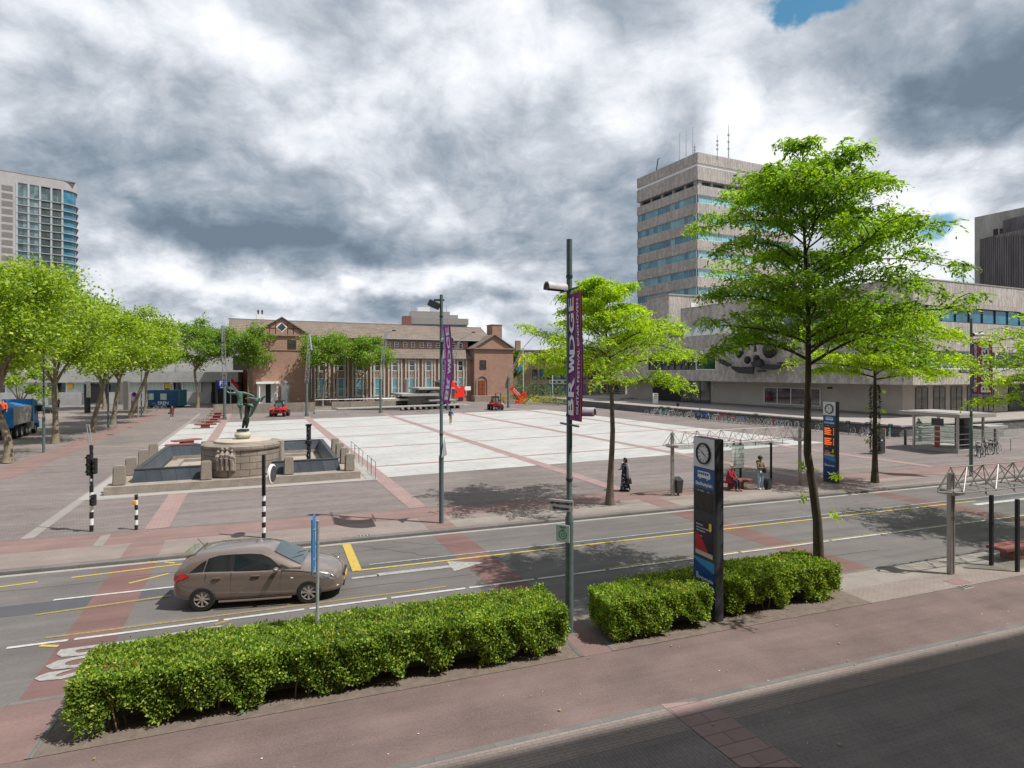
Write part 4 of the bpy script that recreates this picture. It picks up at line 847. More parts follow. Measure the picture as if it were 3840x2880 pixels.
PT = [((22, 1738), 13.6, 5.4, 4.9, .36, 46, 15000, .26, leaf_plane, (-1.0, .5), 'plane tree with a pale mottled leaning trunk, nearest at the left edge'),
      ((206, 1664), 14.6, 5.2, 5.3, .34, 44, 13000, .27, leaf_plane, (0, 0), 'plane tree with a straight brown trunk beside the blue tipper truck'),
      ((345, 1621), 13.4, 5.0, 5.2, .33, 40, 10000, .28, leaf_plane, (1.2, 0), 'plane tree with a knobbly pale trunk leaning right, behind the striped traffic light'),
      ((424, 1592), 12.2, 4.6, 5.4, .36, 34, 8000, .30, leaf_plane, (.7, 0), 'plane tree with a short thick bent trunk next to the second lamp post'),
      ((390, 1535), 14.2, 5.2, 6, .38, 34, 7000, .34, leaf_plane, (-.6, 0), 'plane tree set back against the grey building entrance'),
      ((489, 1568), 14.0, 5.0, 6.2, .36, 34, 8000, .32, leaf_plane, (2.2, 0), 'plane tree with a forked trunk beside the folded advertising boards'),
      ((541, 1550), 13.2, 4.8, 6, .32, 32, 7000, .32, leaf_plane, (.4, 0), 'plane tree with a dark straight trunk in front of the blue site cabin'),
      ((739, 1530), 15.0, 5.0, 6.6, .36, 40, 10000, .33, leaf_plane2, (-.2, 0), 'freestanding dark green plane tree between the site cabin and the parking sign'),
      ((935, -102), 14.6, 4.8, 6.4, .3, 36, 8500, .33, leaf_plane2, (-.3, 0), 'plane tree half covering the left gabled wing of the brick town hall'),
      ((1210, -103), 13.0, 4.9, 6.6, .26, 36, 8500, .34, leaf_plane2, (.2, 0), 'plane tree in front of the left window bays of the brick town hall'),
      ((1373, -107), 12.2, 5.0, 6.4, .3, 36, 8500, .34, leaf_plane2, (-.1, 0), 'plane tree in front of the middle window bays of the brick town hall')]
for a in PT: plane_tree('plane_tree', a[10], P0(*a[0]), a[1], a[2], a[3], a[4], a[5], a[6], a[7], a[8], a[9])
def mass_tree(label, x, y, h, r, n, lm, ls=.4, grp='background trees'):
    return plane_tree('background_tree', label, (x, y), h, r, h * .3, .25, 14, n, ls, lm, group=grp)
mass_tree('dark tree squeezed between the town hall wing and the tan office block', -.3, 128, 11, 3.4, 2500, leaf_plane2)
mass_tree('small tree seen under the plane crowns at the far left edge', -62, 74, 8, 4, 2500, leaf_plane)
def locust(label, base, h, rad, r0, nleaf, lm, bark, bend, h1, prf=(.78, 1.0, .98, .8, .55, .25), nb=30, lsize=.12, seed=1, sq=1.0):
    """open, layered crown: long branches with feathery hanging leaves"""
    random.seed(seed); global rng; rng = np.random.default_rng(seed)
    t = empty('honey_locust_tree', label, 'tree', (base[0], base[1], 0), 0, 'honey locust trees along the street')
    mb = MB(); N = 12; tp = []
    for i in range(N + 1):
        f = i / N; b = np.array([np.interp(f * h, [q[0] for q in bend], [q[1] for q in bend]), np.interp(f * h, [q[0] for q in bend], [q[2] for q in bend])]); tp.append(Vector((b[0], b[1], f * h * .79)))
    rr = [r0 * (1.5 if i == 0 else 1.05 if i == 1 else max(.05, 1 - .85 * (i / N) ** 1.1)) for i in range(N + 1)]
    mb.tube(tp, rr, 10, cap=False)
    def trunk_at(z):
        f = z / (h * .79) * N; i = max(0, min(N - 1, int(f))); return tp[i].lerp(tp[i + 1], f - i)
    P = []; D = []
    for b in range(nb):
        f = b / (nb - 1); z0 = h1 + (h * .90 - h1) * f ** 1.0; az = b * 2.4 + random.uniform(-.4, .4)
        prof = np.interp(f, [0, .12, .35, .6, .8, 1], prf); R_ = rad * prof * random.uniform(.72, 1.08)
        st = trunk_at(z0 * .86); rise = R_ * (random.uniform(-.10, .22) + .42 * f); e = st + Vector((math.cos(az) * R_, math.sin(az) * R_, rise))
        pts = limb(mb, st, e, max(.02, r0 * .34 * (1 - .6 * f)), .012, .10, 7, .35)
        pts = pts[:]; 
        for j in range(1, 8):
            for sd in (-1, 1):
                if random.random() < .18: continue
                p = pts[j]; k = j / 7; dr = (pts[j] - pts[j - 1]).normalized(); side = Vector((-dr.y, dr.x, 0)).normalized() * sd
                L2 = R_ * (.16 + .30 * (1 - abs(k - .45))) * random.uniform(.6, 1.1); q = p + (side * .85 + dr * .75).normalized() * L2 + Vector((0, 0, L2 * random.uniform(-.08, .3)))
                tw = limb(mb, p, q, .016, .006, .12, 3, .3)
                m = max(6, int(nleaf / (nb * 12.4) * (L2 / (R_ * .32 + .1))))
                for _ in range(m // 5 + 1):             # each compound leaf: a drooping rachis with leaflets
                    kk = random.uniform(.15, 1.08); i0 = min(2, int(kk * 3)); o = tw[i0].lerp(tw[i0 + 1], min(1.1, kk * 3 - i0)) + Vector((random.gauss(0, .07), random.gauss(0, .07), random.gauss(0, .05)))
                    a2 = random.uniform(0, 6.28); dl = Vector((math.cos(a2), math.sin(a2), random.uniform(-.5, .45))).normalized(); ll = lsize * random.uniform(1.6, 2.8)
                    for g_ in range(5):
                        u_ = (g_ + .6) / 5; c = o + dl * ll * u_ + Vector((0, 0, -ll * .55 * u_ * u_)); P.append(tuple(c)); D.append((dl.x + random.gauss(0, .7), dl.y + random.gauss(0, .7), dl.z - .7 * u_))
    mb.build('trunk', bark, t, smooth=True)
    P = np.array(P); D = np.array(D); D /= np.linalg.norm(D, axis=1)[:, None]
    quads('crown', leafquads(P, lsize, .42, .1, .4, D, .3), lm, t); return t
T1 = (8.53, 16.3)
t1 = locust('tall dark green honey locust with a bent mossy trunk rising out of the right hedge', T1, 14.6, 3.2, .135, 76000, leaf_loc, bark_d, [(0, 0, 0), (2.2, -.02, 0), (3.6, -.16, 0), (5, -.34, 0), (7, -.3, 0), (10, -.3, 0), (13.5, -.45, 0)], 7.3, seed=5, lsize=.115, prf=(1.0, 1.05, .98, .84, .66, .40), nb=34)
t2 = locust('light green honey locust on the far kerb beside the woman in the patterned dress', G(2290, 1893), 12.9, 3.9, .15, 46000, leaf_loc2, bark_l, [(0, -.05, 0), (2, .0, 0), (4, .1, 0), (8, .0, 0), (12, -.45, 0)], 6.4, seed=9, lsize=.14, prf=(.9, 1, .9, .62, .42, .2))
t3 = locust('honey locust with an ivy covered trunk beside the farther timetable pillar', G(3281, 1809), 11.8, 4.0, .15, 50000, leaf_loc2, bark_d, [(0, 0, 0), (12, 0, 0)], 6.6, seed=14, lsize=.15)
t4 = locust('honey locust at the right edge above the nearer truss shelter', (22.2, 22.2), 10.3, 3.9, .15, 34000, leaf_loc2, bark_d, [(0, 0, 0), (12, 0, 0)], 5.8, seed=21, lsize=.14)
# thorny shoots on the third trunk
V = rng.normal(size=(900, 3)); z = rng.uniform(1.6, 5.4, 900); a = rng.uniform(0, 6.28, 900); Pq = np.stack([np.cos(a) * .17, np.sin(a) * .17, z], 1); Dq = np.stack([np.cos(a), np.sin(a), -rng.uniform(.2, 1.2, 900)], 1)
quads('ivy', leafquads(Pq, .16, .28, 0, 0, Dq, .3), mat('thorn', (.05, .055, .02), .9, .3, 5), t3)
for tr, zs in ((t1, (2.1, 2.6, 3.2, 3.5)), (t3, (2.3, 4.1, 3.9, 5.0))):
    PP = []; 
    for z_ in zs:
        s_ = random.choice([-1, 1]); d_ = rng.normal(size=3); PP.append(np.array([.45 * s_, 0, z_]) + rng.normal(size=(34, 3)) * [.06, .05, .04]); 
    [quads('shoot', leafquads(q_, .13, .4, .2, .4), leaf_loc2, tr) for q_ in PP]
# ---- hedges
dry_m = [mat('leaf_dry', (.26, .17, .08), .8, .4, 20), mat('leaf_reddish', (.20, .05, .03), .8, .4, 20)]
stem_m = mat('stem_bark', (.20, .15, .10), .9, .2, 9)
def hedge(label, s0, s1, t0, t1, h, dens=3000, seed=3, cut=None):
    global rng; rng = np.random.default_rng(seed); random.seed(seed)
    c = S((s0 + s1) / 2, (t0 + t1) / 2); hd = empty('hedge', label, 'hedge', (c[0], c[1], 0), 0, 'clipped hedges by the bus lane')
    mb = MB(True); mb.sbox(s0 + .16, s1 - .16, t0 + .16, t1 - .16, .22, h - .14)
    mb.build('shade_core', mat('hedge_core', (.018, .025, .012), .95, .3, 8), hd)  # solid box, its near-black colour stands in for the shade inside the hedge
    W, D_ = s1 - s0, t1 - t0; areas = [W * D_, W * h, W * h, D_ * h, D_ * h]; L = []
    faces = [('top', areas[0] * 1.15), ('front', areas[1] * 1.0), ('back', areas[2] * .4), ('l', areas[3]), ('r', areas[4])]
    for nm, ar in faces:
        n = int(ar * dens); a = rng.uniform(0, 1, n); b = rng.uniform(0, 1, n)
        if nm == 'top': s = s0 + a * W; t = t0 + b * D_; z = np.full(n, h); nrm = np.tile([0, 0, 1.], (n, 1)); ed = np.minimum(np.minimum(s - s0, s1 - s), np.minimum(t - t0, t1 - t)); z = z - np.clip(.16 - ed, 0, .16) * .8
        elif nm in ('front', 'back'):
            s = s0 + a * W; t = np.full(n, t0 if nm == 'front' else t1); low = .16 + .13 * np.sin(s * 3.1 + seed) * np.sin(s * 1.3) + .06 * np.sin(s * 9); z = low + (h - low) * b ** .9; nrm = np.tile([-SN, CS, 0.] if nm == 'back' else [SN, -CS, 0.], (n, 1))
        else: t = t0 + a * D_; s = np.full(n, s0 if nm == 'l' else s1); z = .18 + (h - .18) * b; nrm = np.tile([-CS, -SN, 0.] if nm == 'l' else [CS, SN, 0.], (n, 1))
        bump = .035 * np.sin(s * 2.3 + z * 3 + seed) + .025 * np.sin(s * 6.1 + t * 4 + z * 5) + .028 * np.sin(s * 13 + t * 11 + z * 9) + .022 * np.sin(t * 17 + s * 7)
        depth = np.abs(rng.normal(size=n)) * .055
        x = s * CS - t * SN; y = s * SN + t * CS; P = np.stack([x, y, z], 1) + nrm * (bump * (.6 if nm == 'top' else .9) - depth)[:, None] + rng.normal(size=(n, 3)) * .02
        if nm != 'top': P[:, 2] = np.where(P[:, 2] < .05, .08, P[:, 2])
        # holes in the lower flank
        if nm in ('front', 'l'):
            keep = ~((np.sin(s * 5.3 + seed) + np.sin(s * 2.1 + 2) + np.sin(z * 9) * .4 > .75) & (z < .42)); P = P[keep]; nrm = nrm[keep]
        dd = nrm * .6 + np.array([0, 0, .35]); L.append(leafquads(P, .058, .62, 0, 0, dd, .75))
    nsh = int(W * 12); P = np.stack([rng.uniform(s0, s1, nsh), rng.uniform(t0, t1, nsh)], 1); PP = []; DD = []
    for s, t in P:
        hh = rng.uniform(.02, .10)
        for k in range(7): PP.append([s * CS - t * SN + rng.normal() * .02, s * SN + t * CS + rng.normal() * .02, h + hh * k / 7]); DD.append([rng.normal(), rng.normal(), .6])
    L.append(leafquads(np.array(PP), .06, .6, 0, 0, np.array(DD), .2))
    Q = np.concatenate(L); off = np.array([c[0], c[1], 0]); quads('foliage', Q - off, leaf_hedge, hd)
    n = int(W * 2.2)
    for i in range(n):
        mb = MB(True); s = random.uniform(s0 + .1, s1 - .1); t = t0 + random.uniform(.1, .35); r = random.uniform(.008, .016); mb.tube([S(s, t, 0), S(s + random.uniform(-.08, .08), t - .03, .25), S(s + random.uniform(-.15, .15), t - .04, .55)], r, 5); mb.build('stem', stem_m, hd)
    for k in range(3):
        s = rng.uniform(s0 + .3, s1 - .3); t = rng.uniform(t0 + .15, t1 - .3); m = 42; a = rng.normal(size=(m, 2)) * [.16, .08]; ss_, tt_ = s + a[:, 0], t + a[:, 1]
        P = np.stack([ss_ * CS - tt_ * SN, ss_ * SN + tt_ * CS, np.full(m, h + .015)], 1) - off; quads('dry_leaves', leafquads(P, .05, .6, 0, .3), dry_m[k % 2], hd)
    return hd
hedge('long clipped hedge below the brown car, between cycle path and bus lane', -3.55, 5.45, 11.5, 13.0, 1.0, 3400, 3)
hedge('short clipped hedge left of the blue and white timetable pillar', 6.55, 9.25, 11.5, 12.6, .95, 3400, 8)
hedge('clipped hedge to the right of the timetable pillar, around the tall tree', 9.95, 13.6, 11.75, 13.1, .95, 3000, 12)
hedge('narrow strip of hedge behind the timetable pillar', 7.6, 10.1, 12.45, 13.1, .88, 2600, 15)
hedge('end of another hedge at the lower left edge of the picture', -9.2, -6.0, 11.6, 12.9, 1.0, 2600, 17)
rng = np.random.default_rng(5); random.seed(5)
# ---- planted bed before the tan office block
def bush(label, px, py, h, w, n, lm, ls=.16, name='bush', cat='bush', grp='shrubs in the planted bed'):
    p = G(px, py); t = empty(name, label, cat, (p[0], p[1], 0), 0, grp); P = rng.normal(size=(n, 3)) * [w * .42, w * .35, h * .26] + [0, 0, h * .5]; P = P[P[:, 2] > .05]
    P[:, 2] += .3 * h * np.sin(P[:, 0] * 2.2) * .3
    quads('foliage', leafquads(P, ls, .6, 0, .2), lm, t); mb = MB()
    for i in range(5): mb.tube([(0, 0, 0), (random.uniform(-w, w) * .3, random.uniform(-w, w) * .3, h * .7)], .03, 5)
    mb.build('stems', bark_d, t); return t
leaf_yel = leafmat('leaf_yellow', (.30, .34, .02), (.55, .52, .02), (.70, .62, .04), .3)
leaf_pink = leafmat('blossom_pink', (.16, .16, .07), (.45, .24, .24), (.60, .38, .38), .3)
bush('slender pale green shrub right of the red standing arrow', 1938, 1508, 5.2, 2.4, 1500, leaf_bush)
bush('rounded green shrub behind the yellow flowers, near the first flagpole', 1990, 1512, 4.6, 4.6, 2600, leaf_bush)
bush('dark green shrub behind the second flagpole', 2080, 1512, 4.2, 4.0, 2200, leaf_bush)
bush('pink flowering rhododendron behind the low stepped wall', 2195, 1500, 4.4, 5.5, 2600, leaf_pink)
bush('dark green bush right of the pink rhododendron', 2262, 1492, 4.4, 5.0, 2000, leaf_bush)
bush('bright yellow flowering plants in front of the shrubs', 2045, 1514, 1.7, 6.6, 2600, leaf_yel, .13, 'flower_bed', 'flowers')
bush('small yellow flower clump beside the bicycles at the red arrow', 1990, 1516, 1.3, 2.5, 900, leaf_yel, .13, 'flower_bed', 'flowers')
bush('yellow flower clump left of the last leaning mast', 1890, 1512, 1.7, 2.0, 700, leaf_yel, .13, 'flower_bed', 'flowers')
bush('grey green grasses at the right end of the flower bed', 2095, 1519, 1.0, 3.6, 1400, leafmat('leaf_grey', (.12, .17, .09), (.2, .26, .13), (.28, .33, .16)), .13, 'flower_bed', 'flowers')
# ---------------- street furniture
rng = np.random.default_rng(31); random.seed(31)
purple = mat('banner_purple', (.32, .07, .40), .8, .25, 2.2, c2=(.45, .07, .42)); dpurple = mat('banner_dark', (.14, .05, .24), .8, .3, 1.6, c2=(.30, .06, .22))
b_orange = mat('banner_orange', (.75, .16, .03), .8, .3, 3, c2=(.6, .05, .03)); b_white = mat('banner_letters', (.74, .75, .84), .8, 0); b_mag = mat('banner_magenta', (.5, .03, .30), .8, .1, 2)
alu = mat('lamp_hood', (.40, .39, .40), .6, .15, 5, metal=.05)
def curved(mb, V, Fc, f): mb.add([f(*q) for q in V], Fc)
def banner(label, px_, py_, z0, z1, side, mirror, m_base, m_side, sway, w=.92):
    """cloth between two arms; runs from the pole along the V direction, lettering reads upwards"""
    o = empty('banner', label, 'banner', (px_, py_, 0), 0, 'festival banners on the lamp posts'); Vd = Vector((-SN, CS, 0)) * -side; Ud = Vector((CS, SN, 0)); hgt = z1 - z0
    off = -.10 if not mirror else .06
    def pt(a, h, e=0):                     # a 0..1 across, h 0..1 up
        b = sway * math.sin(math.pi * h) + sway * .35 * h; return Vd * (a * w + off + (b if mirror else b * .3)) + Ud * (-.014 * math.sin(h * 7 + a * 2) - .02 - e) + Vector((0, 0, z0 + h * hgt))
    mb = MB(); n, k = 24, 6
    vs = [pt(i / k, j / n) for j in range(n + 1) for i in range(k + 1)]; vs += [pt(i / k, j / n, -.006) for j in range(n + 1) for i in range(k + 1)]; N = (n + 1) * (k + 1)
    fs = [(j * (k + 1) + i, j * (k + 1) + i + 1, (j + 1) * (k + 1) + i + 1, (j + 1) * (k + 1) + i) for j in range(n) for i in range(k)]; mb.add(vs, fs + [tuple(N + q for q in f[::-1]) for f in fs])
    mb.build('cloth', m_base, o, smooth=True)
    mb = MB()
    for a0, a1 in ((.58, .62), (.93, .97)) if not mirror else ((.30, .34), (.92, .96)):
        for j in range(n): mb.add([pt(a0, j / n, .012), pt(a1, j / n, .012), pt(a1, (j + 1) / n, .012), pt(a0, (j + 1) / n, .012)], [(0, 1, 2, 3)])
    mb.build('stripe', m_side, o)
    mb = MB(); sg = -1 if not mirror else 1   # letter tops point away from / towards the free end
    def place(body, size, a_c, h0, h1, bold):
        Vt, Ft = text_geo(body, 1, 0, bold); xs = [q[0] for q in Vt]; ys = [q[1] for q in Vt]; x0, x1 = min(xs), max(xs); y0, y1 = min(ys), max(ys)
        mb.add([pt(a_c + sg * ((q[1] - y0) / (y1 - y0) - .5) * size, h0 + (h1 - h0) * (q[0] - x0) / (x1 - x0), .018) for q in Vt], Ft)
    A1, A2 = (.33, .76) if not mirror else (.66, .17)
    place('BR', .40, A1, .04, .34, .03); place('DGE', .40, A1, .52, .97, .03); place('GUITAR FESTIVAL EINDHOVEN', .14, A2, .05, .95, .02)
    for i in range(5):                     # zigzag standing for the letter
        h0 = .37 + i * .026; a0, a1 = (.16, -.16) if i % 2 else (-.16, .16)
        mb.add([pt(A1 + a0, h0, .018), pt(A1 + a1, h0 + .026, .018), pt(A1 + a1, h0 + .052, .018), pt(A1 + a0, h0 + .026, .018)], [(0, 1, 2, 3)])
    mb.build('lettering', b_white, o); return o
def hood(o, base, d, L=.5, r=.145):
    d = Vector(d).normalized(); s = Vector((-d.y, d.x, 0)); base = Vector(base); up = Vector((0, 0, 1))
    mb = MB(); n = 12
    for rr, e in ((r, 0),):
        vs = []; 
        for x in (.12, .12 + L):
            for q in (r, r * .82):
                for i in range(n + 1): t = math.pi * (-.08 + 1.16 * i / n); vs.append(base + d * x + s * (q * math.cos(t)) + up * (q * math.sin(t) - .03 + (.03 * (x - .12))))
        m = n + 1; fs = []
        for i in range(n): fs += [(i, i + 1, 2 * m + i + 1, 2 * m + i), (m + i, 3 * m + i, 3 * m + i + 1, m + i + 1), (2 * m + i, 2 * m + i + 1, 3 * m + i + 1, 3 * m + i), (i, m + i, m + i + 1, i + 1)]
        fs += [(0, 2 * m, 3 * m, m), (n, m + n, 3 * m + n, 2 * m + n)]; mb.add(vs, fs)
    h_ = mb.build('lamp_hood', alu, o, smooth=True); mb = MB(); mb.tube([base + d * .02 + up * .03, base + d * (.2 + L * .3) + up * .03], .035, 8); mb.tube([base + d * (L * .35) - up * .02, base + d * (.10 + L) - up * .02], [.07, .06], 10); mb.build('lamp_arm', M['charcoal'], h_)
def lamp_post(label, x, y, h, r=.068, collar=2.65, hoods=(), arms=(), group='green lamp posts'):
    o = empty('lamp_post', label, 'lamp post', (x, y, 0), 0, group); mb = MB()
    mb.tube([(0, 0, 0), (0, 0, collar - .12), (0, 0, collar), (0, 0, collar + .12), (0, 0, h)], [r * 1.42, r * 1.42, r * 1.5, r, r], 18); mb.build('pole', M['greenpole'], o, smooth=True)
    mb = MB(); 
    for z in (collar + .9, h * .55, h - .9): mb.cyl(0, 0, z, z + .06, r + .012, n=14)
    mb.build('clamps', M['charcoal'], o)
    for z, d in hoods: hood(o, (0, 0, z), d)
    for z, a, b in arms:
        mb = MB(); v_ = Vector((-SN, CS, 0)); mb.tube([v_ * a + Vector((0, 0, z)), v_ * b + Vector((0, 0, z))], .026, 8); mb.build('banner_arm', M['greenpole'], o)
    return o
P1p = (1.344, 13.75); P2p = G(1655, 1962); P3p = G(3642, 1786)
lamp_post('nearest green lamp post, in the gap between the hedges', *P1p, 9.2, hoods=((5.15, (.95, -.45, 0)), (8.05, (-.85, -.42, 0))), arms=((8.02, .48, -.48), (4.86, .48, -.48)))
lamp_post('green lamp post with a camera box on top, standing on the far kerb', *P2p, 9.2, hoods=((7.35, (.75, -.7, 0)),), arms=((7.98, .6, -.25), (4.8, .75, -.5)))
lamp_post('green lamp post in front of the glass stair kiosk at the right', *P3p, 9.2, hoods=((8.25, (1, -.1, 0)), (4.75 + 1.35, (-1, .15, 0))), arms=((7.98, .1, -1.0), (4.72, .1, -1.15)))
banner('banner seen from its front on the nearest lamp post, with orange bands', *P1p, 4.98, 7.9, 1, False, dpurple, b_orange, .05, .80)
banner('bulging magenta banner lettered in reverse on the lamp post across the road', *P2p, 4.9, 7.9, 1, True, purple, b_mag, .42, 1.35)
banner('flat purple banner with reversed letters on the post by the kiosk', *P3p, 4.8, 7.85, 1, True, dpurple, b_orange, .02, 1.05)
o = [q for q in bpy.data.objects if q.name == 'lamp_post.001'][0]
mb = MB(); mb.T = Matrix.Translation((-.28, -.1, 8.78)) @ Matrix.Rotation(R(25), 4, 'Y') @ Matrix.Rotation(R(-25), 4, 'Z'); mb.box(-.2, .2, -.14, .14, -.12, .14); mb.mat(1); mb.box(-.24, -.2, -.12, .12, -.1, .12); mb.build('floodlight', [M['charcoal'], M['steel']], o); 
mb = MB().box(-.3, .12, -.03, .03, 8.95, 9.02); mb.build('bracket', M['charcoal'], o)
mb = MB(); mb.tube([(0, 0, 7.25), (.5, -.45, 7.25)], .03, 6); mb.build('bracket', M['charcoal'], o)
# plates on posts
def plate(name, label, x, y, z, w, h, ang, m, text=None, tm=None, cat='sign', group=None, size=.1, d=.02, edge=None):
    o = empty(name, label, cat, (x, y, z), ang, group); mb = MB().box(-w / 2, w / 2, -d, 0, -h / 2, h / 2); mb.build('plate', m, o, bevel=.004)
    if edge: MB().box(-w / 2 - .012, w / 2 + .012, -d * .7, -d * .3, -h / 2 - .012, h / 2 + .012).build('edge', edge, o)
    if text:
        mb = MB()
        for i, (t, zz, sz) in enumerate(text): put_text(mb, t, sz, (0, -d - .003, zz), (1, 0, 0), (0, 0, 1), .004)
        mb.build('lettering', tm, o)
    return o
plate('sign_plate', 'white plate lettered uitgezonderd lijnbussen, on the nearest lamp post', P1p[0] - .20, P1p[1] - .13, 3.0, .58, .26, R(-24), M['white'], [('uitgezonderd', .055, .105), ('lijnbussen', -.065, .105)], M['black'])
o = plate('sign_plate', 'pale green notice plate with a round symbol on the nearest lamp post', P1p[0] - .16, P1p[1] - .13, 2.35, .34, .40, R(-30), mat('pale_green', (.50, .62, .56), .6, .05, 3), [('Rijwiel', .14, .055), ('pad', .085, .05)], mat('sign_green', (.05, .28, .18), .6, 0))
mb = MB(); mb.lathe([(.085, -.024), (.105, -.024), (.105, -.02), (.085, -.02)], (0, 0, -.03), 20, 'y'); mb.lathe([(.03, -.024), (.045, -.024), (.045, -.02)], (0.01, 0, -.03), 16, 'y'); mb.build('ring_symbol', bpy.data.materials['sign_green'], o)
o = empty('warning_sign', 'triangular road sign seen edge-on from behind on the post with the floodlight', 'sign', (P2p[0] + .12, P2p[1], 3.0), R(82)); mb = MB().prism([(-.38, -.012), (.38, -.012), (.38, .012), (-.38, .012)], -.4, -.39)
mb = MB(); mb.add([(-.4, -.012, -.3), (.4, -.012, -.3), (0, -.012, .4), (-.4, .012, -.3), (.4, .012, -.3), (0, .012, .4)], [(0, 1, 2), (5, 4, 3), (0, 3, 4, 1), (1, 4, 5, 2), (2, 5, 3, 0)]); mb.build('plate', M['galv'], o)
# lamp posts by the plane trees
for px, py, lb in ((164, 1697, 'green lamp post between the two leftmost plane trees, beside the truck'), (406, 1604.6, 'green lamp post covered in stickers beside the short bent plane tree'), (530, 1558, 'thin green lamp post in front of the blue site cabin')):
    p = G(px, py); o = lamp_post(lb, *p, 9.0, hoods=((8.2, (.7, -.7, 0)),))
    mb = MB(); 
    for i in range(6): a = random.uniform(3.6, 5.2); z = random.uniform(.8, 2.4); r_ = .099; mb.poly([(r_ * math.cos(a + da), r_ * math.sin(a + da), z + dz) for da, dz in ((-.4, 0), (.4, 0), (.4, .12), (-.4, .12))])
    mb.build('stickers', M['white'], o)
# five leaning lattice masts along the far side
def mast(px, py, tz, jx, jz, ex, ez, lb, tip=True):
    b = G(px, py); Bd = Vector((.405, -.914)); o = empty('leaning_mast', lb, 'mast', (b[0], b[1], 0), 0, 'leaning lattice light masts')
    mb = MB(); mb.tube([(0, 0, 0), (0, 0, tz)], .17, 12); mb.box(-.3, .3, -.3, .3, 0, .06)
    for a in range(4): mb.box(-.03 + .22 * math.cos(a * 1.57), .03 + .22 * math.cos(a * 1.57), -.03 + .22 * math.sin(a * 1.57), .03 + .22 * math.sin(a * 1.57), 0, .35)
    mb.build('lower_tube', M['greenpole'], o, smooth=True)
    J = Vector((Bd.x * jx, Bd.y * jx, jz)); st = Vector((0, 0, tz - .3)); sd = Vector((.914, .405, 0)) * .24; n = 14; mb = MB()
    for sg in (-1, 1): mb.tube([st + sd * sg, J + sd * sg * .6], .05, 6)
    for i in range(n): a = st.lerp(J, i / n); c = st.lerp(J, (i + 1) / n); sg = 1 if i % 2 else -1; f = 1 - .4 * i / n; mb.tube([a + sd * sg * f, c - sd * sg * f], .022, 5); mb.tube([c + sd * f, c - sd * f], .022, 5)
    mb.build('lattice', M['galv'], o)
    E = Vector(ex) + Vector((0, 0, 0)); mb = MB(); mb.tube([J, J + Vector(ez)], .06, 6); mb.build('arm', M['galv'], o)
    q = J + Vector(ez); mb = MB(); mb.T = Matrix.Translation(q); mb.box(-.25, .25, -.12, .12, -.12, .05); mb.build('lamp_head', M['charcoal'], o)
mast(842.5, 1574, 4.6, 5.2, 11.6, (0, 0, 0), (-.3, .5, -2.0), 'leaning lattice mast at the left end of the row, beside the parking sign')
mast(1150, 1561.5, 4.9, 4.6, 10.9, (0, 0, 0), (.7, -1.2, -2.1), 'leaning lattice mast behind the red loader at the end of a pink line')
mast(1427, 1549, 5.0, 3.6, 11.6, (0, 0, 0), (1.5, -1.5, .3), 'leaning lattice mast in the middle of the row, by the long concrete bench')
mast(1678, 1538, 5.2, 6.0, 10.9, (0, 0, 0), (2.2, -2.0, 1.0), 'leaning lattice mast partly hidden by the magenta banner')
mast(1905.8, 1528.8, 5.3, 6.2, 10.0, (0, 0, 0), (2.1, -3.6, 2.2), 'most strongly leaning mast at the right end of the row, by the red standing arrow')
# traffic light with leaning double bar
def stripes(mb, r, z0, z1, n, x=0, y=0, first=0):
    for i in range(n): mb.mat((i + first) % 2); a = z0 + (z1 - z0) * i / n; mb.cyl(x, y, a, z0 + (z1 - z0) * (i + 1) / n, r, n=14)
p = G(343, 1993); o = empty('traffic_light', 'black and white striped traffic light pole with a bent twin bar on top', 'traffic light', (*p, 0), 0, 'striped signal posts')
mb = MB(); stripes(mb, .068, .0, 1.75, 7); mb.build('striped_pole', [M['black'], M['white']], o); mb = MB(); mb.cyl(0, 0, 1.75, 3.3, .06, n=12); mb.build('upper_pole', M['black'], o)
mb = MB(); 
for i in range(9): z = random.uniform(1.7, 2.7); a = random.uniform(3.6, 5.6); mb.poly([(.07 * math.cos(a + da), .07 * math.sin(a + da), z + dz) for da, dz in ((-.5, 0), (.5, 0), (.5, .11), (-.5, .11))])
mb.build('stickers', mat('sticker', (.45, .5, .6), .6, .5, 20), o)
mb = MB()
for sx_ in (-.05, .05): mb.tube([(sx_, 0, 3.05), (sx_ - .13, 0, 4.05)], .018, 6)
mb.tube([(-.20, 0, 4.06), (-.06, 0, 4.06)], .02, 6); mb.build('twin_bar', M['galv'], o)
def signal_head(o, x, y, z0, z1, w=.13, n=3, face=(0, -1), lens=True):
    hd = MB().box(x - w / 2, x + w / 2, y - .09, y + .09, z0, z1).build('signal_head', M['black'], o, bevel=.02); cs = [(.35, .02, .02), (.10, .07, .02), (.02, .08, .06)]
    for i in range(n):
        zc = z1 - (z1 - z0) * (i + .5) / n; MB().lathe([(.001, -.1), (w * .33, -.1), (w * .36, -.09)], (x, y, zc), 12, 'y').build('lens', mat('lens', cs[i % 3], .3, 0), hd)
        MB().lathe([(w * .42, -.16), (w * .42, -.09)], (x, y, zc), 10, 'y', R(-10), R(190)).build('visor', M['black'], hd)
signal_head(o, -.03, -.06, 2.15, 2.95, .16); signal_head(o, .13, 0, 2.2, 2.8, .12, 3); signal_head(o, .12, -.05, 1.0, 1.42, .13, 3)
p = G(511, 1986.6); o = empty('push_button_post', 'short striped post with a yellow push button box', 'post', (*p, 0), 0, 'striped signal posts'); mb = MB(); stripes(mb, .058, 0, 1.35, 7); mb.build('striped_pole', [M['black'], M['white']], o)
MB().box(-.08, .06, -.13, -.04, .98, 1.14).build('button_box', mat('signal_yellow', (.8, .42, .02), .4, 0), o, bevel=.02); MB().cyl(0, 0, 1.3, 1.36, .062).build('cap', M['charcoal'], o)
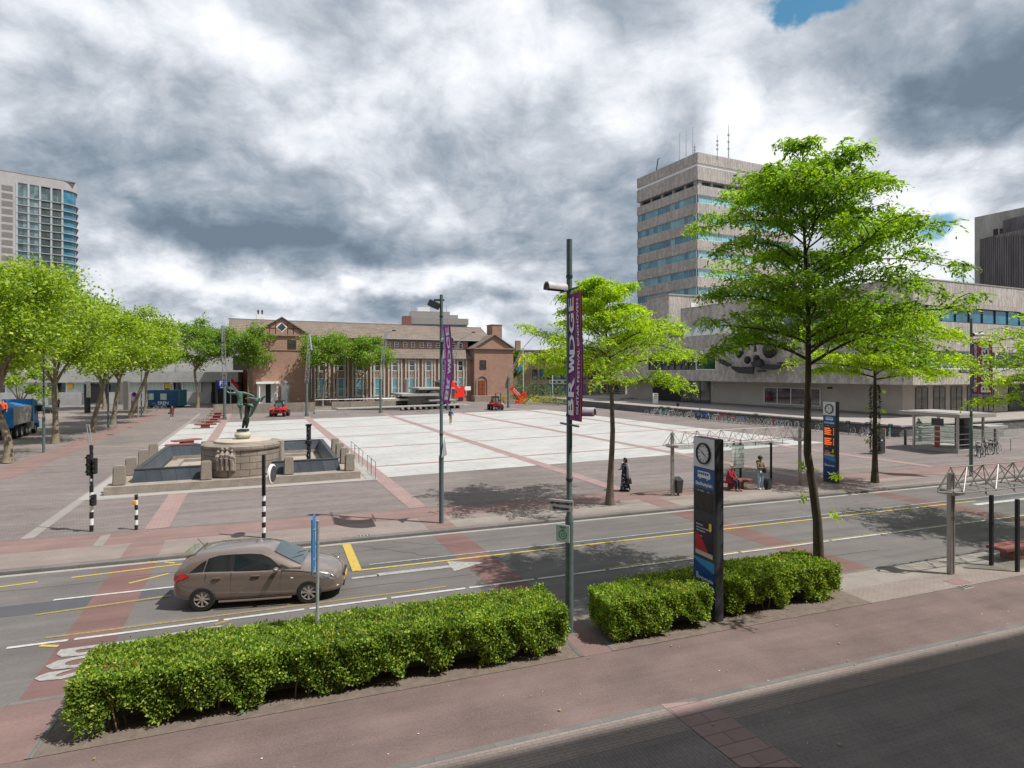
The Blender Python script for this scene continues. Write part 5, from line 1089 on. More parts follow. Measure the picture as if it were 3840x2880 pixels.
p = G(989, 2017); o = empty('signal_post', 'striped post with a round signal disc, behind the car roof', 'traffic light', (*p, 0), 0, 'striped signal posts'); mb = MB(); stripes(mb, .068, 0, 1.75, 9); mb.build('striped_pole', [M['black'], M['white']], o); MB().box(-.05, .05, -.05, .05, 1.75, 3.05).build('upper_pole', M['black'], o)
mb = MB(); mb.T = Matrix.Translation((.3, 0, 2.35)) @ Matrix.Rotation(R(92), 4, 'Z'); mb.lathe([(.001, -.05), (.31, -.05), (.36, -.03), (.36, .03), (.001, .05)], (0, 0, 0), 28, 'y'); dsc = mb.build('disc', M['white'], o, smooth=True)
mb = MB(); mb.T = Matrix.Translation((.3, 0, 2.35)) @ Matrix.Rotation(R(92), 4, 'Z'); mb.lathe([(.001, -.058), (.30, -.058)], (0, 0, 0), 28, 'y'); mb.mat(1); mb.lathe([(.001, -.064), (.05, -.064)], (0, 0, 0), 12, 'y'); mb.build('disc_face', [M['charcoal'], M['redstrip']], dsc)
MB().tube([(0, 0, 2.35), (.22, 0, 2.35)], .02, 6).build('bracket', M['black'], o)
# blue sign on a grey post in the hedge
q = at(1190, 2334, 11.9); o = empty('road_sign', 'blue road sign seen edge-on, on a grey post rising out of the long hedge', 'sign', (q.x, q.y, 0)); mb = MB(); mb.tube([(0, 0, 0), (0, 0, 1.15), (0, 0, 1.2), (.012, 0, 3.05)], [.045, .045, .032, .032], 12); mb.build('post', M['galv'], o, smooth=True)
mb = MB(); mb.T = Matrix.Translation((-.075, -.02, 2.62)) @ Matrix.Rotation(R(103), 4, 'Z'); mb.box(-.3, .3, -.012, .012, -.55, .55); mb.build('plate', mat('sign_blue', (.01, .17, .42), .4, .05, 2), o, bevel=.006); MB().cyl(.01, 0, 3.03, 3.08, .036).build('cap', M['galv'], o)
mb = MB()
for z in (2.3, 2.9): mb.tube([(.01, 0, z), (-.07, -.02, z)], .018, 6)
mb.build('bracket', M['galv'], o)
# ---------------- timetable pillars
blue_p = mat('pillar_blue', (.012, .10, .26), .35, .08, 1); blue_d = mat('pillar_blue_deep', (.012, .055, .20), .3, .3, 2, coat=.3); led = mat('led_orange', (.9, .16, .03), .5, 0, em=.9); poster = mat('poster', (.035, .02, .04), .35, .4, 4)
def pillar(label, x, y, h, w, d, lit):
    """front face looks along -s; w across the street, d along it"""
    o = empty('timetable_pillar', label, 'information pillar', (x, y, 0), R(20) - math.pi / 2, 'timetable pillars')
    # local: x to the right when you look at the front, front face at y=-d/2
    body = MB().box(-w / 2, w / 2, -d / 2, d / 2, 0, h).build('body', M['charcoal'], o, bevel=.008); s = h / 4.45
    mb = MB()
    for z in (.62, 1.42, 3.72): mb.box(-w / 2 - .002, w / 2 + .003, -d / 2 - .003, d / 2 + .003, z * s + .0, z * s + .008)
    mb.box(w / 2, w / 2 + .004, -d / 2 + .04, -d / 2 + .05, 0, h); mb.build('joints', M['black'], o)
    f = -d / 2 - .004
    MB().box(-w / 2 + .015, w / 2 - .03, f, f + .003, 3.70 * s, h - .01).build('clock_panel', mat('panel_white', (.62, .63, .64), .4, .05, 1), o)
    MB().box(-w / 2 + .015, w / 2 - .03, f, f + .003, 3.18 * s, 3.69 * s).build('stop_panel', blue_p, o)
    MB().box(-w / 2 + .015, w / 2 - .03, f, f + .003, .25 * s, 1.42 * s).build('base_panel', blue_d, o)
    mb = MB(); n = 12; mb.add([(-w / 2 + .015, f - .002, 1.42 * s)] + [(-w / 2 + .015 + (w - .045) * i / n, f - .002, (1.41 - .24 * (i / n) ** .5) * s) for i in range(n + 1)] + [(w / 2 - .03, f - .002, 1.42 * s)], [tuple(range(n + 3))]); mb.build('blue_swoosh', mat('swoosh', (.04, .24, .46), .4, 0), o)
    cz = 4.06 * s; cr = .235; ck = MB().lathe([(.001, f - .02), (cr, f - .02), (cr, f)], (-.0, 0, cz), 40, 'y').build('clock', mat('clock_white', (.66, .66, .65), .4, 0), o)
    mb = MB(); mb.lathe([(cr - .005, f), (cr - .005, f - .05), (cr + .03, f - .05), (cr + .03, f)], (0, 0, cz), 40, 'y'); mb.build('clock_rim', M['black'], ck, smooth=True); mb = MB()
    for i in range(12):
        a = i * math.pi / 6; r1 = cr - .03; r0 = r1 - (.045 if i % 3 else .06); dx, dz = math.sin(a), math.cos(a); px_, pz_ = dz * .009, -dx * .009
        mb.add([(dx * r0 + px_, f - .024, cz + dz * r0 + pz_), (dx * r0 - px_, f - .024, cz + dz * r0 - pz_), (dx * r1 - px_, f - .024, cz + dz * r1 - pz_), (dx * r1 + px_, f - .024, cz + dz * r1 + pz_)], [(0, 1, 2, 3)])
    def hand(a, L, wd):
        dx, dz = math.sin(a), math.cos(a); px_, pz_ = dz * wd, -dx * wd; mb.add([(-dx * .04 + px_, f - .028, cz - dz * .04 + pz_), (-dx * .04 - px_, f - .028, cz - dz * .04 - pz_), (dx * L - px_ * .6, f - .028, cz + dz * L - pz_ * .6), (dx * L + px_ * .6, f - .028, cz + dz * L + pz_ * .6)], [(0, 1, 2, 3)])
    if lit: hand(R(62), .13, .013); hand(R(320), .19, .010)
    else: hand(R(308), .13, .013); hand(R(120), .20, .010); 
    mb.build('dial_marks', M['black'], ck)
    mb = MB(); dx, dz = math.sin(R(150)), math.cos(R(150)); mb.add([(.004, f - .03, cz), (-.004, f - .03, cz), (dx * .17 - .004, f - .03, cz + dz * .17), (dx * .17 + .004, f - .03, cz + dz * .17)], [(0, 1, 2, 3)]); mb.build('second_hand', M['redstrip'], ck)
    # little bus, made of panels
    mb = MB(); bz = 3.52 * s; mb.add([(-.24, f - .002, bz - .075), (.24, f - .002, bz - .075), (.24, f - .002, bz + .03), (.19, f - .002, bz + .09), (-.24, f - .002, bz + .09)], [(0, 1, 2, 3, 4)]); mb.lathe([(.001, f - .003), (.035, f - .003)], (-.15, 0, bz - .085), 12, 'y'); mb.lathe([(.001, f - .003), (.035, f - .003)], (.13, 0, bz - .085), 12, 'y')
    mb.mat(1)
    for i in range(5): a = -.215 + i * .082; mb.poly([(a, f - .004, bz), (a + .066, f - .004, bz), (a + .066, f - .004, bz + .06), (a, f - .004, bz + .06)])
    for cx in (-.15, .13): mb.lathe([(.001, f - .005), (.016, f - .005)], (cx, 0, bz - .085), 10, 'y')
    mb.build('bus_symbol', [M['white'], blue_p], o)
    mb = MB(); put_text(mb, 'Stadhuisplein', .125, (0, f - .003, 3.29 * s), (1, 0, 0), (0, 0, 1), .004); put_text(mb, 'EINDHOVEN', .10, (.06, f - .004, .93 * s), (1, 0, 0), (0, 0, 1), .003); put_text(mb, 'lijn   richting            min', .045, (-.02, f - .003, 3.12 * s), (1, 0, 0), (0, 0, 1), .001); put_text(mb, 'vertrektijden', .04, (-.17, f - .003, 1.60 * s + .38), (1, 0, 0), (0, 0, 1), .001)
    for i in range(3):
        z0 = .93 * s + .10 - i * .055; mb.add([(-.30, f - .004, z0), (-.26, f - .004, z0 + .012), (-.22, f - .004, z0), (-.22, f - .004, z0 - .03), (-.26, f - .004, z0 - .018), (-.30, f - .004, z0 - .03)], [(0, 1, 2, 3, 4, 5)])
    mb.build('lettering', M['white'], o)
    scz0, scz1 = (2.62 * s, 3.08 * s) if not lit else (1.95 * s, 3.08 * s)
    MB().box(-w / 2 + .08, w / 2 - .1, f - .001, f + .002, scz0, scz1).build('screen', mat('screen_dark', (.02, .018, .02), .15, .3, 6), o)
    if lit:
        mb = MB()
        for blk in (0, 1):
            for i in range(4): z0 = 3.0 * s - blk * .56 * s - i * .105; mb.poly([(-w / 2 + .10, f - .003, z0), (-w / 2 + .13 + random.uniform(.28, .5), f - .003, z0), (-w / 2 + .13 + random.uniform(.28, .5), f - .003, z0 - .05), (-w / 2 + .10, f - .003, z0 - .05)]); mb.poly([(w / 2 - .17, f - .003, z0), (w / 2 - .12, f - .003, z0), (w / 2 - .12, f - .003, z0 - .05), (w / 2 - .17, f - .003, z0 - .05)])
        mb.build('led_lines', led, o)
    zp0, zp1 = (1.5 * s, 2.08 * s) if not lit else (1.45 * s, 1.85 * s); pp = MB().box(-w / 2 + .09, w / 2 - .09, f - .002, f + .002, zp0, zp1 + .28 * (not lit)).build('poster', poster, o); zp1 += .28 * (not lit)
    mb = MB(); a, b = -w / 2 + .09, w / 2 - .09; mb.mat(0).add([(a, f - .004, zp0 + .12), (b - .18, f - .004, zp0 + .12), (a + .2, f - .004, zp0 + .45 * (zp1 - zp0) + .1), (a, f - .004, zp0 + .62 * (zp1 - zp0))], [(0, 1, 2, 3)]); mb.mat(1).poly([(a, f - .004, zp0), (b, f - .004, zp0), (b, f - .004, zp0 + .11), (a, f - .004, zp0 + .11)])
    mb.mat(2).add([(b - .14, f - .005, zp1), (b - .04, f - .005, zp1), (b - .04, f - .005, zp1 - .17), (b - .09, f - .005, zp1 - .21), (b - .14, f - .005, zp1 - .17)], [(0, 1, 2, 3, 4)]); mb.mat(3)
    for i, t in enumerate(('Met Bravo', 'snel en comfortabel', 'door Brabant')): V_, F_ = text_geo(t, .062, 0, .001); x0 = min(q[0] for q in V_); mb.add([(a + .04 + q[0] - x0, f - .006, zp1 - .1 - i * .075 + q[1]) for q in V_], F_)
    mb.build('poster_art', [mat('poster_red', (.45, .02, .03), .4, .1, 3), mat('poster_beige', (.5, .42, .33), .5, 0), mat('poster_yellow2', (.75, .55, .03), .5, 0), M['white']], pp)
    return o
c1 = Vector(S(*toS(4.91, 14.68)))
pillar('blue and black timetable pillar with a clock, standing between the hedges', c1.x, c1.y, 4.45, .84, .25, False)
p = G(3124, 1811); pillar('farther timetable pillar with glowing orange departure lines on the far kerb', p[0], p[1] + .2, 4.45, .84, .25, True)
# ---------------- truss shelters
white_st = mat('truss_paint', (.50, .46, .45), .4, .12, 8, metal=.2)
glass_c = clearglass('shelter_glass', (.95, .98, .965), .05)
def truss(o, s0, s1, t, zt_, zb_, hw, n, mt, ends=.55):
    mb = MB(True); st = (s1 - s0) / n; Tp = lambda i: Vector(S(s0 + st * i, t, zt_)); Lf = lambda i: Vector(S(s0 + st * (i - .0), t - hw, zb_)); Rt = lambda i: Vector(S(s0 + st * (i - .0), t + hw, zb_)); r = .017
    A = Vector(S(s0 - ends, t, zb_)); B = Vector(S(s1 + ends, t, zb_))
    for a, b in ((Tp(0), Tp(n)), (Lf(0), Lf(n)), (Rt(0), Rt(n)), (A, Tp(0)), (A, Lf(0)), (A, Rt(0)), (B, Tp(n)), (B, Lf(n)), (B, Rt(n))): mb.tube([a, b], r * 1.15, 6)
    for i in range(n + 1):
        mb.tube([Tp(i), Lf(i)], r, 5); mb.tube([Tp(i), Rt(i)], r, 5); mb.tube([Lf(i), Rt(i)], r * .8, 5)
        for q in (Tp(i), Lf(i), Rt(i)): mb.ball(tuple(q), .035, 6, 4)
        if i < n:
            mb.tube([Tp(i), Lf(i + 1)] if i % 2 else [Tp(i + 1), Lf(i)], r * .85, 5); mb.tube([Tp(i + 1), Rt(i)] if i % 2 else [Tp(i), Rt(i + 1)], r * .85, 5)
    return mb.build('truss', mt, o)
def hangers(o, s0, s1, t, z, n):
    mb = MB(True)
    for i in range(n): s = s0 + (s1 - s0) * i / (n - 1); mb.tube([S(s, t, z), S(s, t, z - .12)], .014, 5); mb.tube([S(s - .1, t - .08, z - .2), S(s, t, z - .1), S(s + .1, t + .08, z - .2)], .014, 5)
    mb.build('glass_hangers', M['charcoal'], o)
def hpost(o, s, t, h, name='post', m=None, w=.085): MB(True).sbox(s - w, s + w, t - w * .6, t + w * .6, 0, h).build(name, m or M['steel'], o, bevel=.01)
a = toS(*G(2523, 1860)); b = toS(*G(2997, 1818)); t_ = (a[1] + b[1]) / 2
sh = empty('bus_shelter', 'bus shelter across the road: long space-frame truss on two posts above the red bench', 'shelter', S((a[0] + b[0]) / 2, t_, 0), 0, 'truss bus shelters')
hpost(sh, a[0], t_, 3.1); hpost(sh, b[0], t_, 3.1); truss(sh, a[0], b[0], t_, 3.15, 2.52, .33, 11, white_st)
for s in (a[0], b[0]): MB(True).sbox(s - .22, s + .22, t_ - .22, t_ + .22, 2.38, 2.52).build('head_plate', M['steel'], sh, bevel=.01)
hangers(sh, a[0] + 2.4, b[0] - 1.2, t_, 2.5, 6)
MB(True).sbox(a[0] + .2, b[0] - 1.0, t_ - .35, t_ + 1.1, 2.30, 2.318).build('glass_roof', glass_c, sh)
g0 = toS(*G(2777, 1797)); g1 = toS(*G(2853, 1824)); g2 = toS(*G(2891.6, 1809)); 
for q in (g0, (g1[0], g0[1]), g2): hpost(sh, q[0], q[1], 2.2, 'glass_post', M['black'], .06)
MB(True).sbox(g0[0] - 1.9, g0[0] - .06, g0[1] - .01, g0[1] + .01, .15, 2.15).build('glass_panel', glass_c, sh)
MB(True).sbox(g0[0] + .06, g1[0] - .06, g0[1] - .01, g0[1] + .01, .15, 2.15).build('glass_panel', glass_c, sh)
MB(True).hexa([S(g1[0], g0[1], .15), S(g2[0], g2[1], .15), S(g2[0], g2[1] + .02, .15), S(g1[0], g0[1] + .02, .15), S(g1[0], g0[1], 2.15), S(g2[0], g2[1], 2.15), S(g2[0], g2[1] + .02, 2.15), S(g1[0], g0[1] + .02, 2.15)]).build('glass_panel', glass_c, sh)
mb = MB(True); mb.sbox(g0[0] + .14, g1[0] - .14, g0[1] - .07, g0[1] - .03, .62, 1.98); fb = mb.build('timetable_frame', M['black'], sh)
mb = MB(True); mb.sbox(g0[0] + .18, g1[0] - .18, g0[1] - .076, g0[1] - .07, .66, 1.94); sf = mb.build('timetable_sheet', mat('paper', (.55, .58, .55), .5, .15, 3), fb)
mb = MB(True)
for i, z in enumerate((1.72, 1.45, 1.25, 1.05, .86)): mb.mat(i % 2); mb.sbox(g0[0] + .22, g1[0] - .25 - .06 * (i % 2), g0[1] - .079, g0[1] - .077, z, z + .018)
mb.mat(2).sbox(g1[0] - .35, g1[0] - .23, g0[1] - .079, g0[1] - .077, 1.84, 1.88); mb.build('route_lines', [M['redstrip'], M['charcoal'], blue_p], sf)
# red benches
red_c = mat('red_concrete', (.22, .075, .068), .8, .2, 3, fine=6, bump=.1)
def bench(label, x, y, rz, L=1.9, w=.6, h=.45):
    o = empty('red_bench', label, 'bench', (x, y, 0), rz, 'red concrete benches'); MB().box(-L / 2, L / 2, -w / 2, w / 2, h - .1, h).build('seat', red_c, o, bevel=.012); MB().box(-L * .2, L * .2, -w * .36, w * .36, 0, h - .1).build('base', red_c, o, bevel=.01); return o
bp = G(2765, 1832); bench('red bench at the bus stop with a woman sitting on it', bp[0] - .05, bp[1] + .1, R(20), 1.75)
# rubbish bin on the shelter post
p = G(2543, 1858); o = empty('litter_bin', 'black litter bin with a slanting hood beside the left shelter post', 'bin', (*p, 0), R(20)); mb = MB(); mb.add([(-.15, -.13, .12), (.15, -.13, .12), (.15, .13, .12), (-.15, .13, .12), (-.2, -.18, .78), (.2, -.18, .78), (.2, .16, .92), (-.2, .16, .92)], [(3, 2, 1, 0), (4, 5, 6, 7), (0, 1, 5, 4), (1, 2, 6, 5), (2, 3, 7, 6), (3, 0, 4, 7)]); mb.build('body', M['charcoal'], o, bevel=.015)
mb = MB(); mb.add([(-.12, -.12, .815), (.12, -.12, .815), (.12, .1, .905), (-.12, .1, .905)], [(0, 1, 2, 3)]); mb.build('opening', M['black'], o); MB().box(-.28, -.2, -.03, .03, 0, .85).build('post', M['steel'], o); MB().cyl(0, 0, 0, .14, .05).build('foot', M['charcoal'], o)
# nearer shelter at the right edge
a = toS(*G(3565.7, 2153.5)); sh2 = empty('bus_shelter', 'nearer truss shelter at the right edge with dark glass posts', 'shelter', S(a[0], a[1], 0), 0, 'truss bus shelters')
mb = MB(True); s, t = a; mb.sbox(s - .09, s - .02, t - .07, t + .07, 0, 3.05); mb.sbox(s + .02, s + .09, t - .07, t + .07, 0, 3.05); mb.build('post', M['steel'], sh2, bevel=.01)
MB(True).sbox(s - .24, s + .24, t - .25, t + .25, 2.42, 2.56).build('head_plate', M['steel'], sh2, bevel=.01); truss(sh2, s, s + 8.0, t, 3.22, 2.52, .36, 11, M['steel']); hangers(sh2, s + 1.6, s + 7, t, 2.5, 5); hpost(sh2, s + 8, t, 3.1)
q1 = toS(*G(3717.6, 2121)); q2 = toS(*G(3815, 2145))
for q in (q1, q2): hpost(sh2, q[0], q[1], 2.22, 'glass_post', M['black'], .065)
mb = MB(True); mb.hexa([S(q1[0], q1[1], .1), S(q2[0], q2[1], .1), S(q2[0] + .02, q2[1] + .02, .1), S(q1[0] + .02, q1[1] + .02, .1), S(q1[0], q1[1], 2.2), S(q2[0], q2[1], 2.2), S(q2[0] + .02, q2[1] + .02, 2.2), S(q1[0] + .02, q1[1] + .02, 2.2)]); mb.build('glass_panel', glass_c, sh2)
MB(True).sbox(q2[0] + .05, q2[0] + 4, q2[1] + .1, q2[1] + .12, .1, 2.2).build('glass_panel', glass_c, sh2)
bench('corner of a red bench under the nearer truss shelter at the right edge', *S(s + 3.6, t + .35), R(20))
# ---------------- glass stair kiosk
c = toS(*G(3591, 1701)); ks = empty('stair_kiosk', 'glass and steel stair kiosk with a flat pale roof in front of the council building', 'kiosk', S(c[0], c[1], 0)); s0, t0 = c; W_, D_ = 4.6, 3.3
MB(True).sbox(s0 - .1, s0 + W_, t0 - .1, t0 + D_ + .1, 0, .25).build('plinth', M['pale'], ks)
for s_, t_ in ((s0, t0), (s0, t0 + D_), (s0 + W_ * .62, t0 + D_), (s0 + W_ * .62, t0 + .0), (s0 + W_, t0 + .2)): MB(True).sbox(s_ - .07, s_ + .07, t_ - .07, t_ + .07, 0, 2.68 if s_ < s0 + 4 else 1.75).build('post', M['steel'], ks)
mb = MB(True)
for z in (.7, 1.1, 1.5, 1.9): mb.sbox(s0 - .02, s0 + .02, t0 + .1, t0 + D_ - .1, z, z + .07); mb.sbox(s0 + .1, s0 + W_ * .6, t0 + D_ - .02, t0 + D_ + .02, z, z + .07)
for z in (.6, 1.0, 1.4): mb.sbox(s0 + .1, s0 + W_, t0 - .02, t0 + .02, z, z + .05)
mb.build('rails', M['galv'], ks)
MB(True).sbox(s0 - .045, s0 - .03, t0 + .1, t0 + D_ - .1, .3, 2.5).build('glass_panel', glass_c, ks); MB(True).sbox(s0 + .1, s0 + W_ * .6, t0 + D_ + .03, t0 + D_ + .045, .3, 2.5).build('glass_panel', glass_c, ks)
mb = MB(True); mb.sbox(s0 - .9, s0 + W_ * .7, t0 - .7, t0 + D_ + .7, 2.7, 2.98); mb.sbox(s0 + W_ * .5, s0 + W_ + .5, t0 - .4, t0 + 1.4, 1.75, 1.95); mb.build('roof', M['pale'], ks, bevel=.02)
MB(True).sbox(s0 - .5, s0 + W_ * .6, t0 - .4, t0 + D_ + .4, 2.98, 3.03).build('roof_gravel', M['concrete'], ks)
MB(True).sbox(s0 + .3, s0 + .34, t0 + 1.5, t0 + 1.9, .25, 2.0).build('red_column', mat('red_panel', (.45, .03, .03), .4, 0), ks); MB(True).sbox(s0 + .1, s0 + .3, t0 + 1.2, t0 + 2.0, 1.9, 2.5).build('screen_box', M['black'], ks)
MB(True).sbox(s0 + W_ * .5, s0 + W_ * .72, t0 + 1.0, t0 + 1.7, .25, 2.6).build('lift_shaft', M['charcoal'], ks)
# glass parapet with pale stone wall right of it
o = empty('glass_parapet', 'low green glass parapet in front of the pale stone wall at the right edge', 'parapet', S(s0 + 9, t0 + 4, 0)); MB(True).sbox(s0 + W_ + .4, s0 + 16, t0 + 5.0, t0 + 5.03, .15, 1.2).build('glass', glass_c, o); MB(True).sbox(s0 + W_ + .4, s0 + 16, t0 + 4.9, t0 + 5.1, 0, .15).build('base', M['concrete'], o)
MB(True).sbox(s0 + W_ + .4, s0 + 16, t0 + 6.2, t0 + 6.5, 0, 1.25).build('stone_wall', brickmat('pale_stone_wall', [(.36, .35, .32), (.28, .28, .26)], (.14, .14, .13), .7, .16, .02, vertical=True, rotv=ST, pscale=2), o)
# grey and yellow upright panel
p = G(3300, 1703); o = empty('upright_panel', 'grey upright information panel with yellow edges behind the ivy covered trunk', 'sign', (*p, 0), R(28)); MB().box(-.5, .5, -.09, .09, .08, 1.85).build('panel', M['charcoal'], o, bevel=.01); mb = MB().box(.5, .55, -.1, .1, .04, 1.87); mb.box(-.55, -.5, -.1, .1, .04, 1.87); mb.build('yellow_edge', mat('edge_yellow', (.65, .42, .02), .5, 0), o)
MB().box(-.06, .18, -.095, -.092, 1.0, 1.07).build('mark', M['white'], o)
p = G(3395, 1668); tag(MB().tube([(p[0], p[1], 0), (p[0], p[1], 1.25), (p[0] + .05, p[1] + .02, 1.32)], [.10, .10, .07], 10).build('bollard', M['charcoal'], smooth=True), 'dark bollard at the left corner of the stair kiosk', 'bollard')
p = G(3790, 1690); o = empty('handrail', 'free standing steel handrail to the right of the bicycles', 'handrail', (*p, 0), R(20)); mb = MB(); mb.tube([(-1.7, 0, .95), (.1, 0, .95)], .03, 8); mb.tube([(.0, 0, 0), (0, 0, .95)], .03, 8); mb.tube([(-1.6, 0, 0), (-1.6, 0, .95)], .03, 8); mb.build('rail', M['steel'], o)
# ---------------- monument basin
def W3(px, py, z=0): q = G(px, py, z); return Vector((q[0], q[1]))
tile_n = brickmat('navy_tiles', [(.075, .09, .11), (.06, .072, .09)], (.03, .035, .04), .62, 1.2, .01, vertical=True, rotv=A_ANG, rough=.35, plo=.8, phi=1.3, pscale=1.5, bump=.1)
stone_w = mat('weathered_stone', (.26, .22, .185), .9, .25, 2.2, c2=(.34, .30, .255), fine=8, bump=.4)
rough_s = mat('rough_granite', (.24, .20, .165), .95, .35, 26, c2=(.36, .32, .27), fine=3, bump=.6)
fo, fr_ = W3(388, 1861), W3(1352, 1795)         # near corners of the low plinth
ax = (fr_ - fo).normalized(); ay = Vector((-ax.y, ax.x)); WF = (fr_ - fo).length
ft = empty('monument_basin', 'square stone basin of the monument with dark tiled sloping borders and rough posts', 'fountain basin', ((fo + ax * WF / 2 + ay * 6).x, (fo + ax * WF / 2 + ay * 6).y, 0))
FP = lambda a, b, z: (fo.x + ax.x * a + ay.x * b, fo.y + ax.y * a + ay.y * b, z)
def fbox(mb, a0, a1, b0, b1, z0, z1): return mb.hexa([FP(a0, b0, z0), FP(a1, b0, z0), FP(a1, b1, z0), FP(a0, b1, z0), FP(a0, b0, z1), FP(a1, b0, z1), FP(a1, b1, z1), FP(a0, b1, z1)])
DF = 12.2; ZP = .42
sheet('plinth_apron', [FP(-.9, -.75, 0)[:2], FP(WF + .9, -.75, 0)[:2], FP(WF + .9, DF + .6, 0)[:2], FP(-.9, DF + .6, 0)[:2]], M['pale'], .016)
mb = MB(True); fbox(mb, 0, WF, 0, 1.6, 0, ZP); fbox(mb, 0, 1.4, 1.6, DF, 0, ZP); fbox(mb, WF - 1.4, WF, 1.6, DF, 0, ZP); fbox(mb, 1.4, WF - 1.4, DF - 1.2, DF, 0, ZP); mb.build('plinth', stone_w, ft)
mb = MB(True); fbox(mb, 1.4, WF - 1.4, 1.6, DF - 1.2, 0, .12); mb.build('basin_floor', brickmat('basin_floor', [(.34, .305, .265), (.31, .28, .24)], (.20, .18, .16), 1.6, 1.6, .02, A_ANG, pscale=1), ft)
mb = MB(True); fbox(mb, 1.9, WF - 1.9, 1.9, 2.3, .12, .3); fbox(mb, 1.9, WF - 1.9, DF - 2.2, DF - 1.8, .12, .3); fbox(mb, 1.9, 2.3, 2.3, DF - 2.2, .12, .3); fbox(mb, WF - 2.3, WF - 1.9, 2.3, DF - 2.2, .12, .3); mb.build('inner_kerb', stone_w, ft)
i0, i1, j0, j1 = 1.0, WF - 1.0, .85, DF - .6     # sloping tiled border, four sides
def slope(name, P, lab=None): mb = MB(True); mb.hexa(P); mb.build(name, tile_n, ft)
zt0, zt1 = ZP + .0, ZP + .62; q = .55
slope('tiled_border', [FP(i0, j0, zt0), FP(i1, j0, zt0), FP(i1 - q, j0 + q, zt0), FP(i0 + q, j0 + q, zt0), FP(i0 + .12, j0 + .12, zt1), FP(i1 - .12, j0 + .12, zt1), FP(i1 - q, j0 + q * .75, zt1), FP(i0 + q, j0 + q * .75, zt1)])
slope('tiled_border', [FP(i0, j0, zt0), FP(i0 + q, j0 + q, zt0), FP(i0 + q, j1 - q, zt0), FP(i0, j1, zt0), FP(i0 + .12, j0 + .12, zt1), FP(i0 + .4, j0 + .4, zt1), FP(i0 + .4, j1 - .4, zt1), FP(i0 + .12, j1 - .12, zt1)])
slope('tiled_border', [FP(i0, j1, zt0), FP(i0 + q, j1 - q, zt0), FP(i1 - q, j1 - q, zt0), FP(i1, j1, zt0), FP(i0 + .12, j1 - .12, zt1), FP(i0 + .4, j1 - .4, zt1), FP(i1 - .4, j1 - .4, zt1), FP(i1 - .12, j1 - .12, zt1)])
slope('tiled_border', [FP(i1, j0, zt0), FP(i1, j1, zt0), FP(i1 - q, j1 - q, zt0), FP(i1 - q, j0 + q, zt0), FP(i1 - .12, j0 + .12, zt1), FP(i1 - .12, j1 - .12, zt1), FP(i1 - .4, j1 - .4, zt1), FP(i1 - .4, j0 + .4, zt1)])
mb = MB(True); fbox(mb, i0 + .1, i1 - .1, j0 + .1, j0 + .36, zt1, zt1 + .07); fbox(mb, i0 + .1, i1 - .1, j1 - .36, j1 - .1, zt1, zt1 + .07); fbox(mb, i0 + .1, i0 + .36, j0 + .36, j1 - .36, zt1, zt1 + .07); fbox(mb, i1 - .36, i1 - .1, j0 + .36, j1 - .36, zt1, zt1 + .07); mb.build('border_cap', M['charcoal'], ft)
for (a, b) in ((.55, .55), (WF * .36, .5), (WF * .69, .5), (WF - .55, .5), (.5, 3.6), (.5, 7.0), (.5, 10.4), (WF - .5, 3.4), (WF - .5, 6.0), (WF - .5, 8.8)):
    mb = MB(True); mb.hexa([FP(a - .27, b - .24, ZP), FP(a + .27, b - .24, ZP), FP(a + .27, b + .24, ZP), FP(a - .27, b + .24, ZP), FP(a - .24, b - .21, ZP + .98), FP(a + .24, b - .21, ZP + .98), FP(a + .24, b + .21, ZP + .98), FP(a - .24, b + .21, ZP + .98)]); mb.build('granite_post', rough_s, ft, bevel=.05)
def railing(name, label, pts, h=1.0, par=None, r=.022, z=0):
    o = empty(name, label, 'railing', (pts[0][0], pts[0][1], z), 0, 'steel railings round the monument'); mb = MB(True)
    for i in range(len(pts) - 1):
        a, b = Vector((*pts[i], z)), Vector((*pts[i + 1], z)); U_ = Vector((0, 0, 1)); d = (b - a).normalized() * .04
        mb.tube([a + d, a + d + U_ * h, b - d + U_ * h, b - d], r, 6); mb.tube([a + d + U_ * .12, b - d + U_ * .12], r * .7, 6)
    mb.build('frame', M['steel'], o); return o
railing('railing', 'two framed steel railings at the right front corner of the basin', [FP(WF + .75, 1.0 - 1.6, 0)[:2], FP(WF + .75, .9, 0)[:2], FP(WF + .75, 2.4, 0)[:2]])
railing('railing', 'row of framed steel railings along the far right side of the basin', [FP(WF + .75, 4.2, 0)[:2], FP(WF + .75, 6.0, 0)[:2], FP(WF + .75, 8.0, 0)[:2], FP(WF + .75, 10.0, 0)[:2]])
railing('railing', 'low steel railing behind the right half of the basin', [FP(WF * .62, DF + .45, 0)[:2], FP(WF * .78, DF + .45, 0)[:2], FP(WF * .92, DF + .45, 0)[:2]], .75)
railing('railing', 'low steel railing behind the left half of the basin', [FP(-.4, DF + .3, 0)[:2], FP(1.5, DF + .45, 0)[:2], FP(WF * .2, DF + .45, 0)[:2], FP(WF * .34, DF + .45, 0)[:2]], .75)
